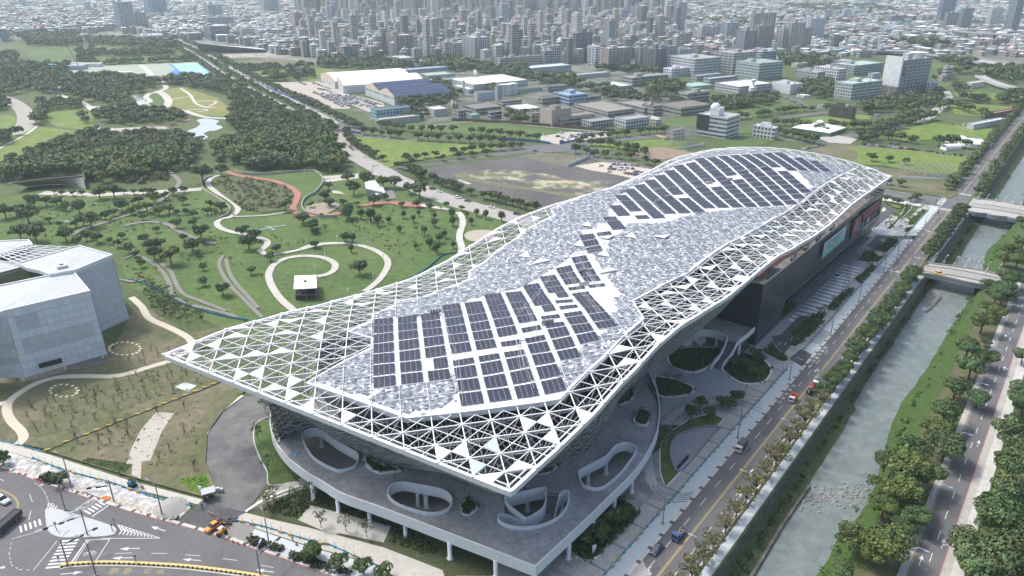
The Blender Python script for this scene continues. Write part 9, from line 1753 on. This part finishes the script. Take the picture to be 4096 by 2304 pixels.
cloth(K27(368,745),R(200),'stand',ORC,DKC,(.6,.55,.1),'worker in an orange vest standing beside the road roller');cloth(K8(226,1268),R(300),'stand',(.25,.28,.22),DKC,(.5,.5,.2),'worker in pale clothes standing on the block paving');cloth(K8(240,1290),R(20),'crouch',DKC,DKC,DKC,'worker in black crouching on the block paving');cloth(K8(761,950,7),R(200),'stand',DKC,(.05,.07,.12),DKC,'person in dark clothes walking on the podium deck');cloth(K9(1138,512,7),R(80),'stand',(.3,.3,.32),DKC,DKC,'left person of the pair standing behind the curved parapet');cloth(K9(1156,512,7),R(100),'stand',(.15,.17,.2),DKC,DKC,'right person of the pair standing behind the curved parapet')
for i,(x,y)in enumerate(((1446,1000),(1466,1000),(1485,998),(1502,996))):cloth(K8(x,y,7),R(90+30*i),'crouch',[(.05,.1,.3),DKC,(.3,.3,.32),(.1,.1,.12)][i],DKC,[DKC,WHC][i%2],'worker crouching in the row behind the triangular opening','workers by the triangular opening')
for i,(x,y,c)in enumerate(((1965,795,WHC),(1975,792,(.4,.35,.3)),(1990,815,DKC),(2000,825,DKC),(2012,822,(.1,.1,.3)),(2042,842,(.3,.12,.1)),(1908,798,WHC))):cloth(K4(x,y),R(50*i),'stand',c,DKC,DKC,'visitor standing in the small group on the lawn near the crossed strips','visitors on the park lawn')
cloth(K17(1010,0),R(0),'stand',(.05,.1,.35),DKC,(.05,.1,.35),'person in blue standing near the museum pavement');cloth(K7(1006,1090),R(40),'stand',(.04,.10,.35),DKC,(.04,.1,.35),'worker in blue at the end of the left works fence');cloth(K27(95,360),R(90),'stand',(.03,.08,.35),DKC,DKC,'worker in dark blue walking across the asphalt entrance')
# ================================================================ HAZE
bm=MB();bm.box((0,1900,-8),(15000,11000,8+200),0,bottom=True);hz=bm.build('haze',[]);hz['kind']='stuff';hz['label']='thin blue grey air haze over the whole city';hz.display_type='WIRE'
m=D.materials.new('haze');m.use_nodes=True;n=m.node_tree;n.nodes.remove(n.nodes['Principled BSDF']);pv=n.nodes.new('ShaderNodeVolumePrincipled');pv.inputs['Color'].default_value=(.78,.93,1,1);pv.inputs['Density'].default_value=.00011;pv.inputs['Anisotropy'].default_value=.35
n.links.new(pv.outputs[0],n.nodes['Material Output'].inputs['Volume']);hz.data.materials.append(m)
SC.cycles.volume_step_rate=1
# ================================================================ LABELS: say where each repeat stands in the photograph
LMK=[(180,1250,'the museum'),(1220,1160,'the timber pavilion'),(2042,1962,'the near roof corner'),(655,1418,'the left roof tip'),(1180,730,'the red path bend'),(2000,960,'the round plaza'),(200,710,'the concrete underpass wall'),(830,520,'the pond'),(760,290,'the blue court'),(1560,470,'the light blue corner building'),(2100,650,'the gravel lot'),(2900,600,'the roof crest'),(2840,490,'the domed office'),(3050,520,'the white cube house'),(3270,520,'the hipped pavilion'),(3370,430,'the scaffolded block'),(3620,350,'the tall slab tower'),(3900,580,'the round tent'),(3850,810,'the far crossroads'),(3950,900,'the scalloped bridge'),(3900,1110,'the near bridge'),(3250,1560,'the cement mixer'),(2960,1800,'the white cab truck'),(2720,2160,'the blue coupe'),(320,2080,'the traffic island'),(860,2110,'the orange pickup'),(600,1780,'the granite path'),(1400,380,'the apron car park'),(1590,190,'the brown twin block'),(1390,150,'the tan brick building'),(900,190,'the wedge hall'),(520,70,'the patterned tower'),(3000,370,'the water tower'),(3050,120,'the tallest beige tower'),(3590,115,'the blue arch bridge'),(4030,455,'the red brick building'),(2900,1500,'the outdoor staircase'),(1520,760,'the glass pavilion'),(300,1000,'the picnic tables'),(1150,900,'the reed garden'),(750,1000,'the gravel tracks'),(3350,2000,'the river rapids'),(3650,2100,'the lowest blue street lamp'),(3950,1500,'the eastern road bend'),(2250,270,'the wide blue steel roof'),(2500,180,'the stacked glass boxes'),(3300,1200,'the striped forecourt'),(3650,1020,'the banner wall'),(1800,2250,'the podium columns'),(60,480,'the left park street')]
def place(o):
 P=o.location
 if P.length<.01 and o.children:
  c=o.children[0];P=c.matrix_basis@(sum((Vector(q)for q in c.bound_box),Vector())/8)
 elif P.length<.01:P=sum((Vector(q)for q in o.bound_box),Vector())/8
 u,v=PX(P[0],P[1],P[2]);u=max(-50,min(4150,u));m=min(LMK,key=lambda q:(q[0]-u)**2+((q[1]-v)*1.3)**2);dx,dy=u-m[0],(v-m[1])*1.3;d=math.hypot(dx,dy)
 a=math.degrees(math.atan2(-dy,dx))%360;dr=['right of','above and right of','above','above and left of','left of','below and left of','below','below and right of'][int((a+22.5)//45)%8]
 ds='just ' if d<45 else 'a little ' if d<90 else '' if d<150 else 'well ' if d<230 else 'far '
 return ds+dr+' '+m[2]
cnt={}
TOP=[o for o in COL.objects if o.parent is None and 'label' in o and o.get('kind')is None]
for o in TOP:cnt[o['label']]=cnt.get(o['label'],0)+1
for o in TOP:
 s=o['label']
 if cnt[s]<2:continue
 k=min([i for i in(s.find(t)for t in(' in the ',' on the ',' beside ',' along ',' standing ',' among ',' around ',' near ',' behind ',' below ',' above ',' between ',' under ',' right of ',' left of ',' at the ',' crossing ',' leaning ',' inside '))if i>0]or[len(s)])
 c=tuple(round(q,2)for q in o.color[:3])if o.get('category')=='car' else None
 o['label']=({(.75,.76,.77):'white ',(.68,.69,.70):'silver white ',(.30,.31,.33):'grey ',(.12,.13,.13):'charcoal ',(.12,.12,.13):'charcoal ',(.03,.03,.04):'black ',(.03,.03,.03):'black ',(.05,.08,.20):'dark blue ',(.42,.43,.45):'silver ',(.30,.05,.04):'dark red '}.get(c,'')if c else '')+s[:k]+' '+place(o)
